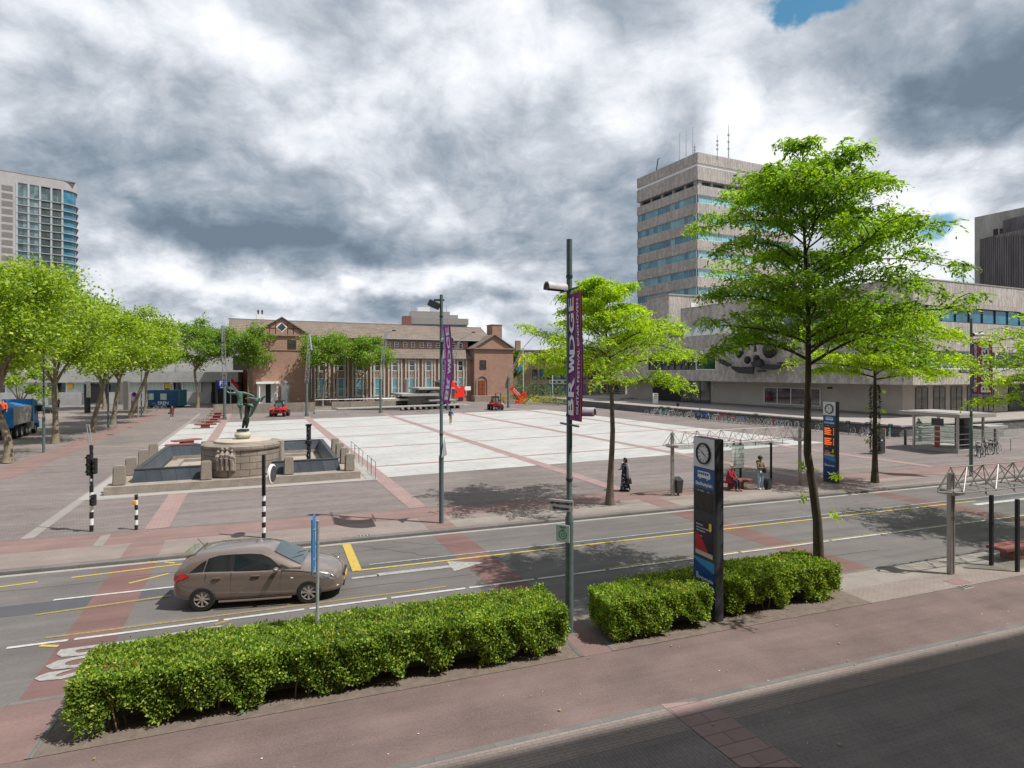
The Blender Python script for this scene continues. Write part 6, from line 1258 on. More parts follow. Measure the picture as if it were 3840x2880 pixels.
# drum with relief, disc, bowl
cx, cy = at(909, 1663, 1)[0] * 0, 0
zd = 2.15; cc_ = G(912, 1655, zd); ccv = Vector(cc_)
mo = empty('stone_drum', 'broad round stone drum with carved figures on its front, in the middle of the basin', 'pedestal', (cc_[0], cc_[1], .12), 0)
drum_m = brickmat('drum_stone', [(.25, .215, .18), (.215, .185, .155)], (.10, .09, .075), .9, .36, .02, vertical=True, rotv=A_ANG, plo=.75, phi=1.3, pscale=1.2, bump=.7)
RD = .94 * 320 / 2200 * cc_[1] / 2 * 1.0
RD = 272 / 2200 * cc_[1] / 2
hz = zd - .12; ydr = lambda r, x: math.sqrt(max(0, r * r - x * x))
mb = MB(); mb.lathe([(RD, 0), (RD, hz - .28), (RD + .08, hz - .26), (RD + .08, hz - .08), (RD, hz - .02), (.01, hz)], (0, 0, 0), 64); mb.build('drum', drum_m, mo, smooth=True)
MB().lathe([(RD * .72, hz - .02), (RD * .72, hz + .10), (RD * .70, hz + .13), (.01, hz + .16)], (0, 0, 0), 48).build('disc', mat('pale_disc', (.40, .35, .29), .85, .15, 1.5), mo, smooth=True)
for a in (R(0), R(180)):
    mb = MB(); mb.T = Matrix.Rotation(a + A_ANG * .2, 4, 'Z'); mb.box(RD - .1, RD + .12, -.3, .3, 0, hz + .04); mb.build('side_pier', stone_w, mo, bevel=.03)
relief = mat('relief_stone', (.30, .25, .215), .9, .25, 4, fine=5, bump=.4)
for i, (x, hh) in enumerate(((-.36, 1.05), (-.13, 1.2), (.12, 1.22), (.36, 1.1))):
    y = -ydr(RD, x); mb = MB(); b = .75; 
    mb.tube([(x, y - .03, b), (x, y - .08, b + hh * .45), (x, y - .1, b + hh * .68), (x, y - .06, b + hh * .83), (x, y - .08, b + hh * .93), (x, y - .06, b + hh)], [.12, .11, .13, .05, .075, .04], 8); mb.tube([(x - .11, y - .08, b + hh * .75), (x - .13, y - .16, b + hh * .55), (x + .03, y - .2, b + hh * .5)], .035, 6); mb.tube([(x + .11, y - .08, b + hh * .75), (x + .14, y - .14, b + hh * .58), (x + .06, y - .19, b + hh * .66)], .035, 6)
    mb.build('relief_figure', relief, mo, smooth=True)
MB().box(-.52, .52, -RD - .02, -RD + .3, .66, 1.98).build('relief_slab', relief, mo, bevel=.03)
kx = 1
bw = empty('stone_bowl', 'squat pale stone bowl carrying the bronze group', 'pedestal', (cc_[0] - .02, cc_[1], zd + .14)); MB().lathe([(.2, 0), (.34, .05), (.44, .17), (.44, .27), (.36, .37), (.30, .38), (.30, .42), (.01, .42)], (0, 0, 0), 32).build('bowl', mat('bowl_stone', (.42, .40, .30), .8, .25, 1.6, c2=(.50, .49, .40), fine=5), bw, smooth=True); MB().box(-.27, .27, -.22, .22, .42, .55).build('base_block', M['charcoal'], bw, bevel=.02)
# dark pillar lamp inside the basin
p = FP(WF - 2.55, 4.1, 0); o = empty('iron_column', 'black ornamental iron column standing inside the basin', 'column', (p[0], p[1], .12)); MB().lathe([(.12, 0), (.12, 1.5), (.21, 1.52), (.21, 1.72), (.14, 1.76), (.14, 2.6), (.18, 2.64), (.2, 2.74), (.1, 2.74), (.1, 2.62)], (0, 0, 0), 18).build('shaft', M['black'], o, smooth=True); mb = MB()
for i in range(9): z = .3 + i * .27; a = 4.4 + .3 * (i % 3); mb.ball((.13 * math.cos(a), .13 * math.sin(a), z), .022, 6, 4)
mb.build('studs', M['white'], o)
# red benches and hoops west of the square
for i, (px, py) in enumerate(((770, 1606), (783, 1594), (800, 1584), (812, 1571), (817, 1560), (822, 1551))):
    p = G(px, py); bench(['red bench nearest in the row beyond the basin', 'second red bench in the row beyond the basin', 'third red bench in the row beyond the basin', 'fourth red bench in the row, with a pale bag', 'fifth red bench in the row, near the leaning mast', 'farthest red bench in the row, by the parking sign post'][i], p[0], p[1], R(22), 2.1, .75, .5)
    if i in (1, 2, 3, 4): q = G(px - 24, py + 6); o = empty('steel_hoop', ['first', 'second', 'third', 'fourth'][i - 1] + ' steel hoop between the red benches, counted from the basin', 'hoop', (q[0], q[1], 0), R(30), 'hoops between the red benches'); MB().tube([(-.25, 0, 0), (-.25, 0, .95), (.25, 0, .95), (.25, 0, 0)], .03, 6).build('hoop', M['galv'], o)
p = G(700, 1668); bench('wide red bench just behind the left half of the basin', p[0], p[1], R(60), 2.2, .9, .45); p = G(668, 1684); bench('low red bench close to the basin rail, left side', p[0], p[1], R(25), 1.8, .6, .4)
# ---------------- concrete wall, long bench and slabs in front of the town hall
a, b = Vector(G(800, 1553)), Vector(G(1485, 1534)); d = (b - a).normalized(); nn = Vector((-d.y, d.x)); cw = empty('concrete_wall', 'long stained concrete wall with a steel rail in front of the brick town hall', 'wall', (*((a + b) / 2), 0)); mb = MB(True); gap = a + d * 12
for p0, p1 in ((a, a + d * 14), (a + d * 16.5, b)): mb2 = MB(True); mb2.prism([tuple(p0), tuple(p1), tuple(p1 + nn * .4), tuple(p0 + nn * .4)], 0, 1.38); mb2.build('wall', brickmat('wall_panels', [(.25, .22, .185), (.22, .195, .165)], (.12, .1, .09), 2.4, 3, .02, vertical=True, rotv=math.atan2(d.y, d.x), plo=.65, phi=1.25, pscale=1.1), cw)
mb = MB(True); p0 = a + d * 14 + nn * .2; p1 = b + nn * .2; mb.tube([(p0.x, p0.y, 1.75), (p1.x, p1.y, 1.75)], .05, 6)
for i in range(12): q = p0.lerp(p1, i / 11); mb.cyl(q.x, q.y, 1.3, 1.75, .03, n=5)
mb.build('rail', M['galv'], cw)
a, b = Vector(G(1180, 1553)), Vector(G(1500, 1540)); o = empty('low_ledge', 'low concrete ledge running along the foot of the stained wall', 'ledge', (*a, 0)); MB(True).prism([tuple(a), tuple(b), tuple(b + nn * 1.2), tuple(a + nn * 1.2)], 0, .42).build('ledge', M['concrete'], o)
a, b = Vector(G(1280, 1549)), Vector(G(1740, 1531)); d = (b - a).normalized(); nn = Vector((-d.y, d.x)); o = empty('long_concrete_bench', 'long slatted concrete bench on angled feet behind the square', 'bench', (*a, 0)); MB(True).prism([tuple(a - d * .5), tuple(b), tuple(b + nn * 2.0), tuple(a + nn * 2.0 - d * .5)], .52, .68).build('seat', M['pale'], o)
for i in range(20):
    q = a + d * (b - a).length * (i + .3) / 20; mb = MB(True); r_ = q + d * .18; mb.hexa([(q.x + nn.x * .5, q.y + nn.y * .5, 0), (r_.x + nn.x * .5, r_.y + nn.y * .5, 0), (r_.x + nn.x * 1.6, r_.y + nn.y * 1.6, 0), (q.x + nn.x * 1.6, q.y + nn.y * 1.6, 0), (q.x + nn.x * .02 - d.x * .3, q.y + nn.y * .02 - d.y * .3, .52), (r_.x + nn.x * .02 - d.x * .3, r_.y + nn.y * .02 - d.y * .3, .52), (r_.x + nn.x * 1.8, r_.y + nn.y * 1.8, .52), (q.x + nn.x * 1.8, q.y + nn.y * 1.8, .52)]); mb.build('foot', M['concrete_d'], o)
PV = Fr(tuple(Vector(G(1560, 1531))), (.894, .448), 1); pvz = lambda px, py: PV.z(PV.L(px), py)
pv = empty('garage_pavilion', 'low grey concrete and glass pavilion of stacked slabs with a lift, before the town hall', 'pavilion', PV.p(5, -2, 0)); yv = lambda py: pvz(1640, py)
def pvb(p0, p1, d0, d1, y0, y1, m, name, z0=None, z1=None): mb = MB(True); PV.box(mb, PV.L(p0), PV.L(p1), d0, d1, yv(y0) if z0 is None else z0, yv(y1) if z1 is None else z1); return mb.build(name, m, pv)
pvb(1500, 1760, -9, .6, 0, 0, M['pale'], 'podium', 0, .35); pvb(1432, 1531, -4, .5, 1499, 1492, M['pale'], 'ledge'); pvb(1466, 1482, -1.5, -.6, 0, 0, M['concrete_d'], 'support', .0, yv(1499)); pvb(1535, 1700, -6, -1, 0, 0, M['concrete'], 'wall', .35, yv(1483)); pvb(1516, 1536, -5, -1.4, 0, 0, M['charcoal'], 'kiosk_end', .35, yv(1490))
pvb(1502, 1640, -6.2, .8, 1483, 1475, M['pale'], 'slab_roof'); pvb(1582, 1650, -5, -1.6, 1475, 1460, G1, 'upper_glazing'); pvb(1568, 1702, -5.4, .4, 1460, 1454, M['pale'], 'slab_roof'); pvb(1602, 1702, -4, 1.2, 1503, 1498, M['pale'], 'slab_roof'); pvb(1590, 1690, -1.0, -.9, 0, 0, G_blue, 'glazing', .5, yv(1503))
pvb(1688, 1752, -5, -4.9, 0, 0, clearglass('lift_glass'), 'lift_glass', .35, yv(1437)); pvb(1688, 1752, -8, -7.9, 0, 0, M['concrete'], 'lift_back', .35, yv(1437))
for px in (1689, 1722, 1742): pvb(px, px + 4, -5.1, -4.8, 0, 0, M['steel'], 'lift_post', .35, yv(1437))
for y_ in (1460, 1480, 1500): pvb(1689, 1744, -4.95, -4.85, y_ + 1.2, y_, M['steel'], 'lift_rail')
pvb(1686, 1754, -9, -3.5, 1437, 1432, M['pale'], 'lift_roof'); pvb(1693, 1722, -8, -6, 1432, 1427, M['concrete'], 'lift_roof_box')
mb = MB(True); c_ = PV.p(PV.L(1636), -1.2, yv(1487)); mb.T = Matrix.Translation(c_); mb.lathe([(1.0, -.6), (1.0, .8)], (0, 0, 0), 14, 'y', 0, math.pi); mb.lathe([(.001, -.6), (1.0, -.6)], (0, 0, 0), 14, 'y', 0, math.pi); mb.build('round_hood', M['galv'], pv)
pvb(1452, 1457, .2, .5, 0, 0, M['concrete_d'], 'support', 0, .5)
red_a = mat('arrow_red', (.75, .03, .02), .45, .06, 2)
def arrow3(o, mb, org, ax_, sc, d=.5):           # arrow pointing down-right, lower right corner head
    ax_ = Vector(ax_); ny = Vector((ax_.y, -ax_.x, 0)); org = Vector(org)
    def P(x, z, e): return org + ax_ * x * sc + Vector((0, 0, z * sc)) + ny * e
    for poly in ([(0, 2.55), (.55, 3.0), (2.2, 1.35), (1.65, .9)], [(1.1, 0), (2.95, 0), (2.95, .62), (1.1, .62)], [(2.3, .62), (2.95, .62), (2.95, 1.95), (2.3, 1.95)], [(1.5, .62), (2.3, .62), (2.3, 1.4)]):
        n = len(poly); mb.add([P(x, z, 0) for x, z in poly] + [P(x, z, d) for x, z in poly], [tuple(range(n)), tuple(range(2 * n - 1, n - 1, -1))] + [(i, n + i, n + (i + 1) % n, (i + 1) % n) for i in range(n)])
q = PV.p(PV.L(1704), -3.3, 0); zb = yv(1494); o = empty('red_arrow_sign', 'red arrow mounted on the glass lift of the pavilion', 'arrow sign', (q[0], q[1], 0), 0, 'red arrows'); mb = MB(True); arrow3(o, mb, (q[0], q[1], zb), (PV.a.x, PV.a.y, 0), 1.05, .25); mb.build('arrow', red_a, o)
q = G(1908, 1513); o = empty('red_arrow_sign', 'big free standing red arrow with small white writing, beside the flower bed', 'arrow sign', (q[0], q[1], 0), 0, 'red arrows'); mb = MB(True); arrow3(o, mb, (q[0], q[1], .0), (.99, .12, 0), 1.12, 1.0); mb.build('arrow', red_a, o)
mb = MB(True); ax_ = Vector((.99, .12, 0)); a45 = (ax_ - Vector((0, 0, 1))).normalized(); up = (ax_ + Vector((0, 0, 1))).normalized(); oo = Vector((q[0], q[1], 0)) + ax_ * 1.2 * 1.12 + Vector((0, 0, 1.98 * 1.12)) + Vector((.12, -1.01, 0))
put_text(mb, 'Stadhuisplein', .34, oo + up * .15, a45, up, .008); put_text(mb, 'fietsenstalling', .28, oo - up * .2, a45, up, .004); mb.build('lettering', M['white'], o)
# flagpoles
def flagpole(label, px, Yd, ztop, flag=None, cols=None, z0=0):
    x = (px - CX) / F * Yd; o = empty('flagpole', label, 'flagpole', (x, Yd, z0), 0, 'white flagpoles'); MB().tube([(0, 0, 0), (0, 0, ztop)], [.09, .05], 8).build('pole', M['white'], o)
    if cols:
        mb = MB(); w, h = flag
        for i, c in enumerate(cols):
            mb.mat(i)
            for j in range(5): mb.add([(-w * j / 5, .1 * math.sin(j), ztop - .3 - h * i / len(cols) - .32 * j * (h / 2)), (-w * (j + 1) / 5, .1 * math.sin(j + 1), ztop - .3 - h * i / len(cols) - .32 * (j + 1) * (h / 2)), (-w * (j + 1) / 5, .1 * math.sin(j + 1), ztop - .3 - h * (i + 1) / len(cols) - .32 * (j + 1) * (h / 2)), (-w * j / 5, .1 * math.sin(j), ztop - .3 - h * (i + 1) / len(cols) - .32 * j * (h / 2))], [(0, 1, 2, 3)])
        mb.build('flag', [mat('flag', c, .8, 0) for c in cols], o)
    return o
flagpole('white flagpole with a drooping yellow and blue flag beside the last mast', 1962, 116, 10.6, (1.0, 2.6), ((.70, .52, .03), (.02, .15, .5)))
flagpole('white flagpole with a small blue flag in front of the tan office block', 2072, 118, 11.2, (-.9, 1.2), ((.55, .05, .05), (.02, .12, .45)))
flagpole('white flagpole rising above the roof of the low grey building', 765, 118, 19.0)
flagpole('white flagpole with a red and white flag beside the parking sign', 865, 105, 5.4, (-1.4, 1.8), ((.5, .03, .04), (.6, .6, .6)))
# parking sign
p = G(812, 1544); o = empty('parking_sign', 'blue parking sign with a white P on a tall black post', 'sign', (*p, 0)); MB().box(-.12, .12, -.12, .12, 0, 4.8).build('post', M['black'], o); MB().box(.35, 1.75, -.15, -.08, 3.55, 4.85).build('board', mat('p_blue', (.01, .03, .35), .4, 0), o); mb = MB(); put_text(mb, 'P', 1.0, (.78, -.17, 4.3), (1, 0, 0), (0, 0, 1), .03); put_text(mb, 'Stadhuis', .22, (1.05, -.17, 3.72), (1, 0, 0), (0, 0, 1), .008); put_text(mb, '↘', .5, (1.4, -.17, 4.3), (1, 0, 0), (0, 0, 1)); mb.build('lettering', M['white'], o)
MB().box(-.12, 1.4, -.07, .03, 4.2, 4.3).build('bracket', M['black'], o)
# blue site cabin, boards, vent column
cab = mat('cabin_blue', (.01, .07, .16), .5, .2, 1, c2=(.015, .10, .21)); q = at(544, 1523, 100); o = empty('site_cabin', 'long dark blue site cabin with two windows and white letters, behind the plane trees', 'cabin', (q.x, 100, 0)); MB().box(0, 5.7, 0, 2.4, .25, 2.95).build('body', cab, o, bevel=.03)
for x, w in ((.6, .9), (2.6, 1.1)): wn = MB().box(x, x + w, -.04, 0, 1.3, 2.4).build('window', M['galv'], o); MB().box(x + .06, x + w - .06, -.06, -.04, 1.36, 2.34).build('pane', curtain, wn)
mb = MB(); put_text(mb, 'EREN', .75, (3.1, -.03, .75), (1, 0, 0), (0, 0, 1), .012, 1.05); mb.build('lettering', M['white'], o); mb = MB(); 
for x in (.3, 2.8, 5.1): mb.box(x, x + .3, .2, 2.2, 0, .25)
mb.build('feet', M['charcoal'], o)
MB().box(5.7, 5.78, .0, 2.4, .25, 3.0).build('end_frame', mat('cabin_teal', (.06, .2, .24), .5, .1, 2), o)
p = G(505, 1567); o = empty('poster_stand', 'stand of colourful posters with a round no parking sign on top, between plane trunks', 'poster stand', (*p, 0)); mb = MB()
for i, (z0, z1, c) in enumerate(((.7, 1.7, 0), (1.75, 2.3, 1), (2.35, 3.0, 2))): mb.mat(c); mb.box(-.45, .45, -.05, .05, z0, z1)
mb.build('posters', [mat('poster_multi', (.10, .2, .4), .5, .9, 9, c2=(.6, .35, .1)), mat('poster_pinkish', (.5, .12, .25), .5, .5, 7), mat('poster_pale', (.5, .5, .5), .5, .2, 5)], o); mb = MB(); mb.box(-.48, -.42, -.06, .06, 0, 3.2); mb.box(.42, .48, -.06, .06, 0, 3.2); mb.build('frame', M['galv'], o); mb = MB(); mb.lathe([(.001, -.1), (.33, -.1)], (0, 0, 3.1), 20, 'y'); mb.mat(1); mb.lathe([(.33, -.11), (.26, -.11)], (0, 0, 3.1), 20, 'y'); mb.build('round_sign', [bpy.data.materials['p_blue'], red_a], o)
p = G(328, 1549); o = empty('vent_column', 'dark cylindrical column with a grey pipe and funnel cap beside the knobbly plane trunk', 'column', (*p, 0)); MB().cyl(0, 0, 0, 2.3, .38, n=20).build('drum', M['black'], o, smooth=True); MB().lathe([(.13, 2.3), (.13, 4.2), (.36, 4.6), (.36, 4.75), (.01, 4.8)], (0, 0, 0), 16).build('pipe', M['galv'], o, smooth=True)
p = G(1163, 1510); q = at(1070, 1500, 101); o = empty('vent_column', 'grey square column with a cap in front of the left wing of the town hall', 'column', (q.x, 101, 0)); MB().box(-.5, .5, -.4, .4, 0, 3.9).build('shaft', M['galv'], o); MB().lathe([(.3, 3.9), (.5, 4.2), (.5, 4.4), (.01, 4.5)], (0, 0, 0), 14).build('cap', M['galv'], o)
q = at(1478 + 52, 1450, 110); o = empty('vent_column', 'grey funnel topped pipe in front of the right window bays', 'column', (q.x, 108, 0)); MB().lathe([(.35, 0), (.35, 4.0), (.6, 4.5), (.6, 4.8), (.01, 4.85)], (0, 0, 0), 16).build('pipe', M['galv'], o, smooth=True)
o = empty('grey_slab_column', 'plain grey slab column in front of the low building, left of the poster stand', 'column', (G(474, 1537)[0], G(474, 1537)[1], 0)); MB().box(-.4, .4, -.2, .2, 0, 4.6).build('slab', M['concrete_d'], o, bevel=.02)
# notice lectern, parking pictogram sign on the terrace wall
o = empty('poster_board', 'white upright notice board at the entrance under the overhang', 'sign', (*at(2458, 1500, 92).xy, 1.0)); MB().box(-.42, .42, -.05, .05, .1, 1.75).build('board', M['white'], o); mb = MB()
for z in (1.5, 1.2, .9): mb.box(-.2, .2, -.06, -.05, z, z + .07)
mb.build('lines', M['charcoal'], o)
p = at(2542, 1540, 79); o = empty('wall_post', 'short post with a dark oval head between the parked bicycles', 'post', (p.x, 79, 0)); MB().cyl(0, 0, 0, 1.5, .03, n=6).build('post', M['galv'], o); MB().ball((0, 0, 1.7), .2, 10, 8, (1, .4, 1.5)).build('head', M['black'], o)
# black abstract sculpture on the stone facade
sc = empty('wall_sculpture', 'large black abstract metal sculpture fixed to the council building facade', 'sculpture', CB.p(CB.L(2850), 0, 6.5)); bz = mat('black_bronze', (.028, .028, .032), .45, .2, 3)
zC = lambda px, py: CB.z(CB.L(px), py, .9)
def cpt(px, py, d=.9): L = CB.L(px); L = L - .0; return Vector(CB.p(L, d, zC(px, py)))
def blade(name, pts, d0=.7, d1=1.2):
    mb = MB(True); n = len(pts); A_ = [cpt(x, y, d0) for x, y in pts]; B_ = [cpt(x, y, d1) for x, y in pts]; c = sum(A_, Vector()) / n; A_ = [p.lerp(c, .12) for p in A_]; mb.add([tuple(p) for p in A_] + [tuple(p) for p in B_], [tuple(range(n)), tuple(range(2 * n - 1, n - 1, -1))] + [(i, n + i, n + (i + 1) % n, (i + 1) % n) for i in range(n)]); mb.build(name, bz, sc, bevel=.04)
blade('keel', [(2766, 1384), (2790, 1399), (2846, 1403), (2850, 1374), (2800, 1376), (2762, 1372)]); blade('long_blade', [(2848, 1370), (2900, 1366), (3016, 1369), (2960, 1380), (2925, 1387), (2880, 1384)]); blade('prow', [(2712, 1346), (2722, 1344), (2738, 1354), (2765, 1368), (2750, 1376), (2720, 1362)]); blade('mast_blade', [(2799, 1330), (2802, 1272), (2806, 1330)], .8, 1.0); blade('mast_blade', [(2844, 1320), (2849, 1250), (2855, 1320)], .8, 1.0)
blade('joint', [(2840, 1360), (2875, 1345), (2885, 1370), (2850, 1378)], .6, 1.4)
for px, py, r, nm in ((2905, 1312, 1.0, 'disc'), (2856, 1346, .5, 'ball'), (2790, 1328, .5, 'ball'), (2822, 1350, .5, 'ball')):
    mb = MB(True); q = cpt(px, py, 1.0); mb.T = None
    bb = MB(); bb.ball((0, 0, 0), r, 14, 10, (1, .5, 1.15)); mb.add([(q.x + v_[0], q.y + v_[1], q.z + v_[2]) for v_ in bb.v], bb.f); mb.build(nm, bz, sc, smooth=True)
mb = MB(True)
for a_, b_ in (((2846, 1391), (2882, 1391)), ((2920, 1361), (2952, 1361)), ((2830, 1360), (2870, 1352))): mb.tube([cpt(*a_, .2), cpt(*b_, .6)], .12, 6)
mb.build('wall_brackets', bz, sc)
# ---------------- vehicles
def cutters(me_obj, cuts):
    """bake boolean wheel arches into a mesh"""
    tmp = []
    for c in cuts: me_obj.modifiers.new('cut', 'BOOLEAN'); m = me_obj.modifiers[-1]; m.operation = 'DIFFERENCE'; m.object = c; m.solver = 'EXACT'
    dg = bpy.context.evaluated_depsgraph_get(); dg.update(); me = bpy.data.meshes.new_from_object(me_obj.evaluated_get(dg)); me_obj.modifiers.clear(); me_obj.data = me
    for c in cuts: bpy.data.objects.remove(c)
    me.set_sharp_from_angle(angle=R(35))
def wheel(o, x, y, r, w, rim_m, spokes=8, side=-1, name='wheel', rimr=.68, sw=.20):
    wh = MB().lathe([(r * .62, -w / 2), (r * .92, -w / 2), (r, -w * .32), (r, w * .32), (r * .92, w / 2), (r * .62, w / 2)], (x, y, r), 36, 'y').build(name, M['rubber'], o, smooth=True)
    MB().lathe([(r * .64, 0.0), (r * .64, side * w * .30), (r * .60, side * w * .30), (r * .58, 0.02 * side), (.001, 0.02 * side)], (x, y, r), 28, 'y').build('wheel_well', M['black'], wh, smooth=True)
    mb = MB(); f = y + side * w * .42; mb.lathe([(r * rimr, side * w * .30), (r * rimr, side * w * .46), (r * (rimr - .07), side * w * .48), (r * (rimr - .09), side * w * .30)], (x, y, r), 32, 'y'); mb.lathe([(r * .18, side * w * .25), (r * .18, side * w * .46), (.001, side * w * .48)], (x, y, r), 16, 'y')
    for i in range(spokes):
        a = 2 * math.pi * i / spokes; d = Vector((math.cos(a), 0, math.sin(a))); n = Vector((-d.z, 0, d.x)); c = Vector((x, f, r)); hw = r * sw * .35
        q = [c + d * r * .15 + n * hw * .8, c + d * r * .15 - n * hw * .8, c + d * r * (rimr - .05) - n * hw * 1.2, c + d * r * (rimr - .05) + n * hw * 1.2]; e = Vector((0, side * .012, 0)); mb.hexa([tuple(p - e * 2) for p in q] + [tuple(p + e * .2) for p in q])
    mb.build('rim', rim_m, wh, smooth=True); return wh
def car():
    paint = mat('car_paint_brown', (.205, .16, .135), .24, .04, 2, metal=.4, coat=1, spec=.5); cg = glassmat('car_glass', (.012, .018, .020), .03, var=.5, scale=1.5); tan = mat('hub_silver', (.42, .38, .36), .35, .1, 4, metal=.5)
    fog = mat('headlight_glass', (.35, .37, .38), .08, .5, 30, metal=.6); tail = mat('tail_red', (.50, .012, .02), .15, .2, 12, coat=1)
    b = Vector(G(759, 2292, RZ)); o = empty('car', 'brown five door hatchback turning out into the near lane', 'car', (0, 0, RZ), R(11)); ang = R(11)
    # local: x forward, y left, rear bumper at x=0; near side is y=-.89 ; rear wheel at x=.78
    ca, sa = math.cos(ang), math.sin(ang); lx, ly = .80, -.86; o.location = (b.x - (lx * ca - ly * sa), b.y - (lx * sa + ly * ca), RZ)
    st = [(.015, .50, .42, .60, .64), (.05, .70, .32, .80, .86), (.16, .80, .26, .93, 1.0), (.40, .855, .22, .99, 1.05), (.80, .885, .20, .99, 1.05), (1.3, .895, .19, .975, 1.03), (1.9, .895, .18, .955, 1.0), (2.5, .893, .18, .94, .99), (2.95, .89, .18, .925, 1.0), (3.25, .885, .19, .90, .99), (3.6, .87, .20, .845, .93), (3.9, .835, .21, .765, .85), (4.10, .76, .22, .67, .755), (4.22, .64, .24, .585, .66), (4.29, .48, .28, .50, .56), (4.31, .30, .34, .46, .50)]
    mb = MB(); rings = []
    for x, w, zb, zs, zc in st:
        half = [(0, zb), (w * .86, zb), (w * .96, zb + .07), (w * .985, zb + (zs - zb) * .35), (w, zb + (zs - zb) * .62), (w * .99, zb + (zs - zb) * .82), (w * .955, zs), (w * .86, zs + (zc - zs) * .45), (w * .45, zc - .006), (0, zc)]
        ring = [(x, -y, z) for y, z in half] + [(x, y, z) for y, z in half[::-1][1:-1]]; rings.append(ring)
    n = len(rings[0]); vs = [p for r in rings for p in r]; fs = [(i * n + k, i * n + (k + 1) % n, (i + 1) * n + (k + 1) % n, (i + 1) * n + k) for i in range(len(rings) - 1) for k in range(n)] + [tuple(range(n)), tuple(range((len(rings) - 1) * n, len(rings) * n))[::-1]]
    mb.add(vs, fs); body = mb.build('body', paint, o, smooth=True)
    m = body.modifiers.new('s', 'SUBSURF'); m.levels = 2; m.render_levels = 2; dg = bpy.context.evaluated_depsgraph_get(); dg.update(); me = bpy.data.meshes.new_from_object(body.evaluated_get(dg)); body.modifiers.clear(); body.data = me
    cuts = []
    for x in (.80, 3.43): c = MB().lathe([(.001, -1.2), (.355, -1.2), (.355, 1.2), (.001, 1.2)], (x, 0, .31), 40, 'y').build('cut', M['black']); cuts.append(c)
    cutters(body, cuts); 
    # cabin
    cb_ = [(.10, .99, .70, .78), (.34, 1.335, .585, .80), (.46, 1.395, .60, .81), (.9, 1.44, .61, .815), (1.6, 1.465, .615, .82), (2.2, 1.435, .61, .82), (2.48, 1.37, .60, .82), (3.22, .985, .70, .80)]
    mb = MB(); rings = []
    for x, zr, yr, yb in cb_:
        zbelt = .95; t = max(0.0, zr - zbelt); half = [(yb, zbelt - .03), (yb, zbelt), (yr + (yb - yr) * .12, zbelt + t * .86), (yr - .05, zbelt + t * .97), (yr * .5, zr), (0, zr + .008)]
        rings.append([(x, -y, z) for y, z in half] + [(x, y, z) for y, z in half[::-1][1:]])
    n = len(rings[0]); vs = [p for r in rings for p in r]; fs = [(i * n + k, i * n + k + 1, (i + 1) * n + k + 1, (i + 1) * n + k) for i in range(len(rings) - 1) for k in range(n - 1)]; mb.add(vs, fs); cab_ = mb.build('roof', paint, o, smooth=True)
    def ys(x, z, e=.012):                  # side skin of the cabin at height z
        k = [q for q in cb_]; xs = [q[0] for q in k]; zr = np.interp(x, xs, [q[1] for q in k]); yr = np.interp(x, xs, [q[2] for q in k]); yb = np.interp(x, xs, [q[3] for q in k]); t = max(.02, zr - .95); f = min(1, (z - .95) / (t * .86)); return yb + (yr + (yb - yr) * .12 - yb) * f + e
    def sideglass(pts, name, sg, m, e=.014):
        mb = MB(); n = len(pts); N = 6; top = pts
        c_ = (sum(p[0] for p in pts) / n, sum(p[1] for p in pts) / n); mb.add([(x, sg * ys(x, z, e), z) for x, z in pts] + [(c_[0], sg * ys(c_[0], c_[1], e), c_[1])], [(i, (i + 1) % n, n) for i in range(n)]); return mb.build(name, m, o)
    for sg in (-1, 1):
        sideglass([(.82, .975), (1.43, .965), (1.43, 1.37), (1.15, 1.36), (.90, 1.30)], 'window', sg, cg); sideglass([(.46, .985), (.79, .975), (.86, 1.27), (.70, 1.18)], 'window', sg, cg)
        sideglass([(1.55, .962), (2.40, .958), (2.74, .975), (2.42, 1.235), (2.2, 1.335), (1.9, 1.365), (1.55, 1.37)], 'window', sg, cg); sideglass([(2.50, .965), (2.95, .965), (2.88, .99), (2.72, 1.06)], 'window', sg, M['black'])
        sideglass([(1.42, .96), (1.56, .96), (1.56, 1.37), (1.42, 1.37)], 'door_pillar', sg, M['black'], .010)
        mb = MB(); 
        for a, b2 in (((.50, .985), (2.85, .955)),): mb.tube([(a[0], sg * ys(a[0], a[1], .008), a[1]), (1.5, sg * ys(1.5, .968, .008), .968), (b2[0], sg * ys(b2[0], b2[1], .008), b2[1])], .007, 5)
        mb.build('belt_trim', M['chrome'], o)
        # door gaps, handles, mirror, repeater
        mb = MB()
        def W(x, z): xs = [q[0] for q in st]; w = np.interp(x, xs, [q[1] for q in st]); zb = np.interp(x, xs, [q[2] for q in st]); zs = np.interp(x, xs, [q[3] for q in st]); f = (z - zb) / (zs - zb); return w * np.interp(f, [0, .12, .35, .62, .82, 1], [.9, .95, .978, .99, .985, .955])
        for ln in ([(1.49, .30), (1.49, .6), (1.49, .94)], [(2.70, .30), (2.72, .6), (2.74, .94)], [(.88, .95), (.86, .80), (1.06, .60), (1.14, .30)], [(1.14, .30), (1.9, .30), (2.70, .30)], [(2.74, .93), (3.2, .885), (3.6, .80), (3.85, .70)]):
            for a_, b_ in zip(ln[:-1], ln[1:]):
                for k in range(4): xa, za = a_[0] + (b_[0] - a_[0]) * k / 4, a_[1] + (b_[1] - a_[1]) * k / 4; xb, zb2 = a_[0] + (b_[0] - a_[0]) * (k + 1) / 4, a_[1] + (b_[1] - a_[1]) * (k + 1) / 4; mb.tube([(xa, sg * (W(xa, za) - .001), za), (xb, sg * (W(xb, zb2) - .001), zb2)], .009, 4, False)
        mb.build('door_gaps', M['black'], o)
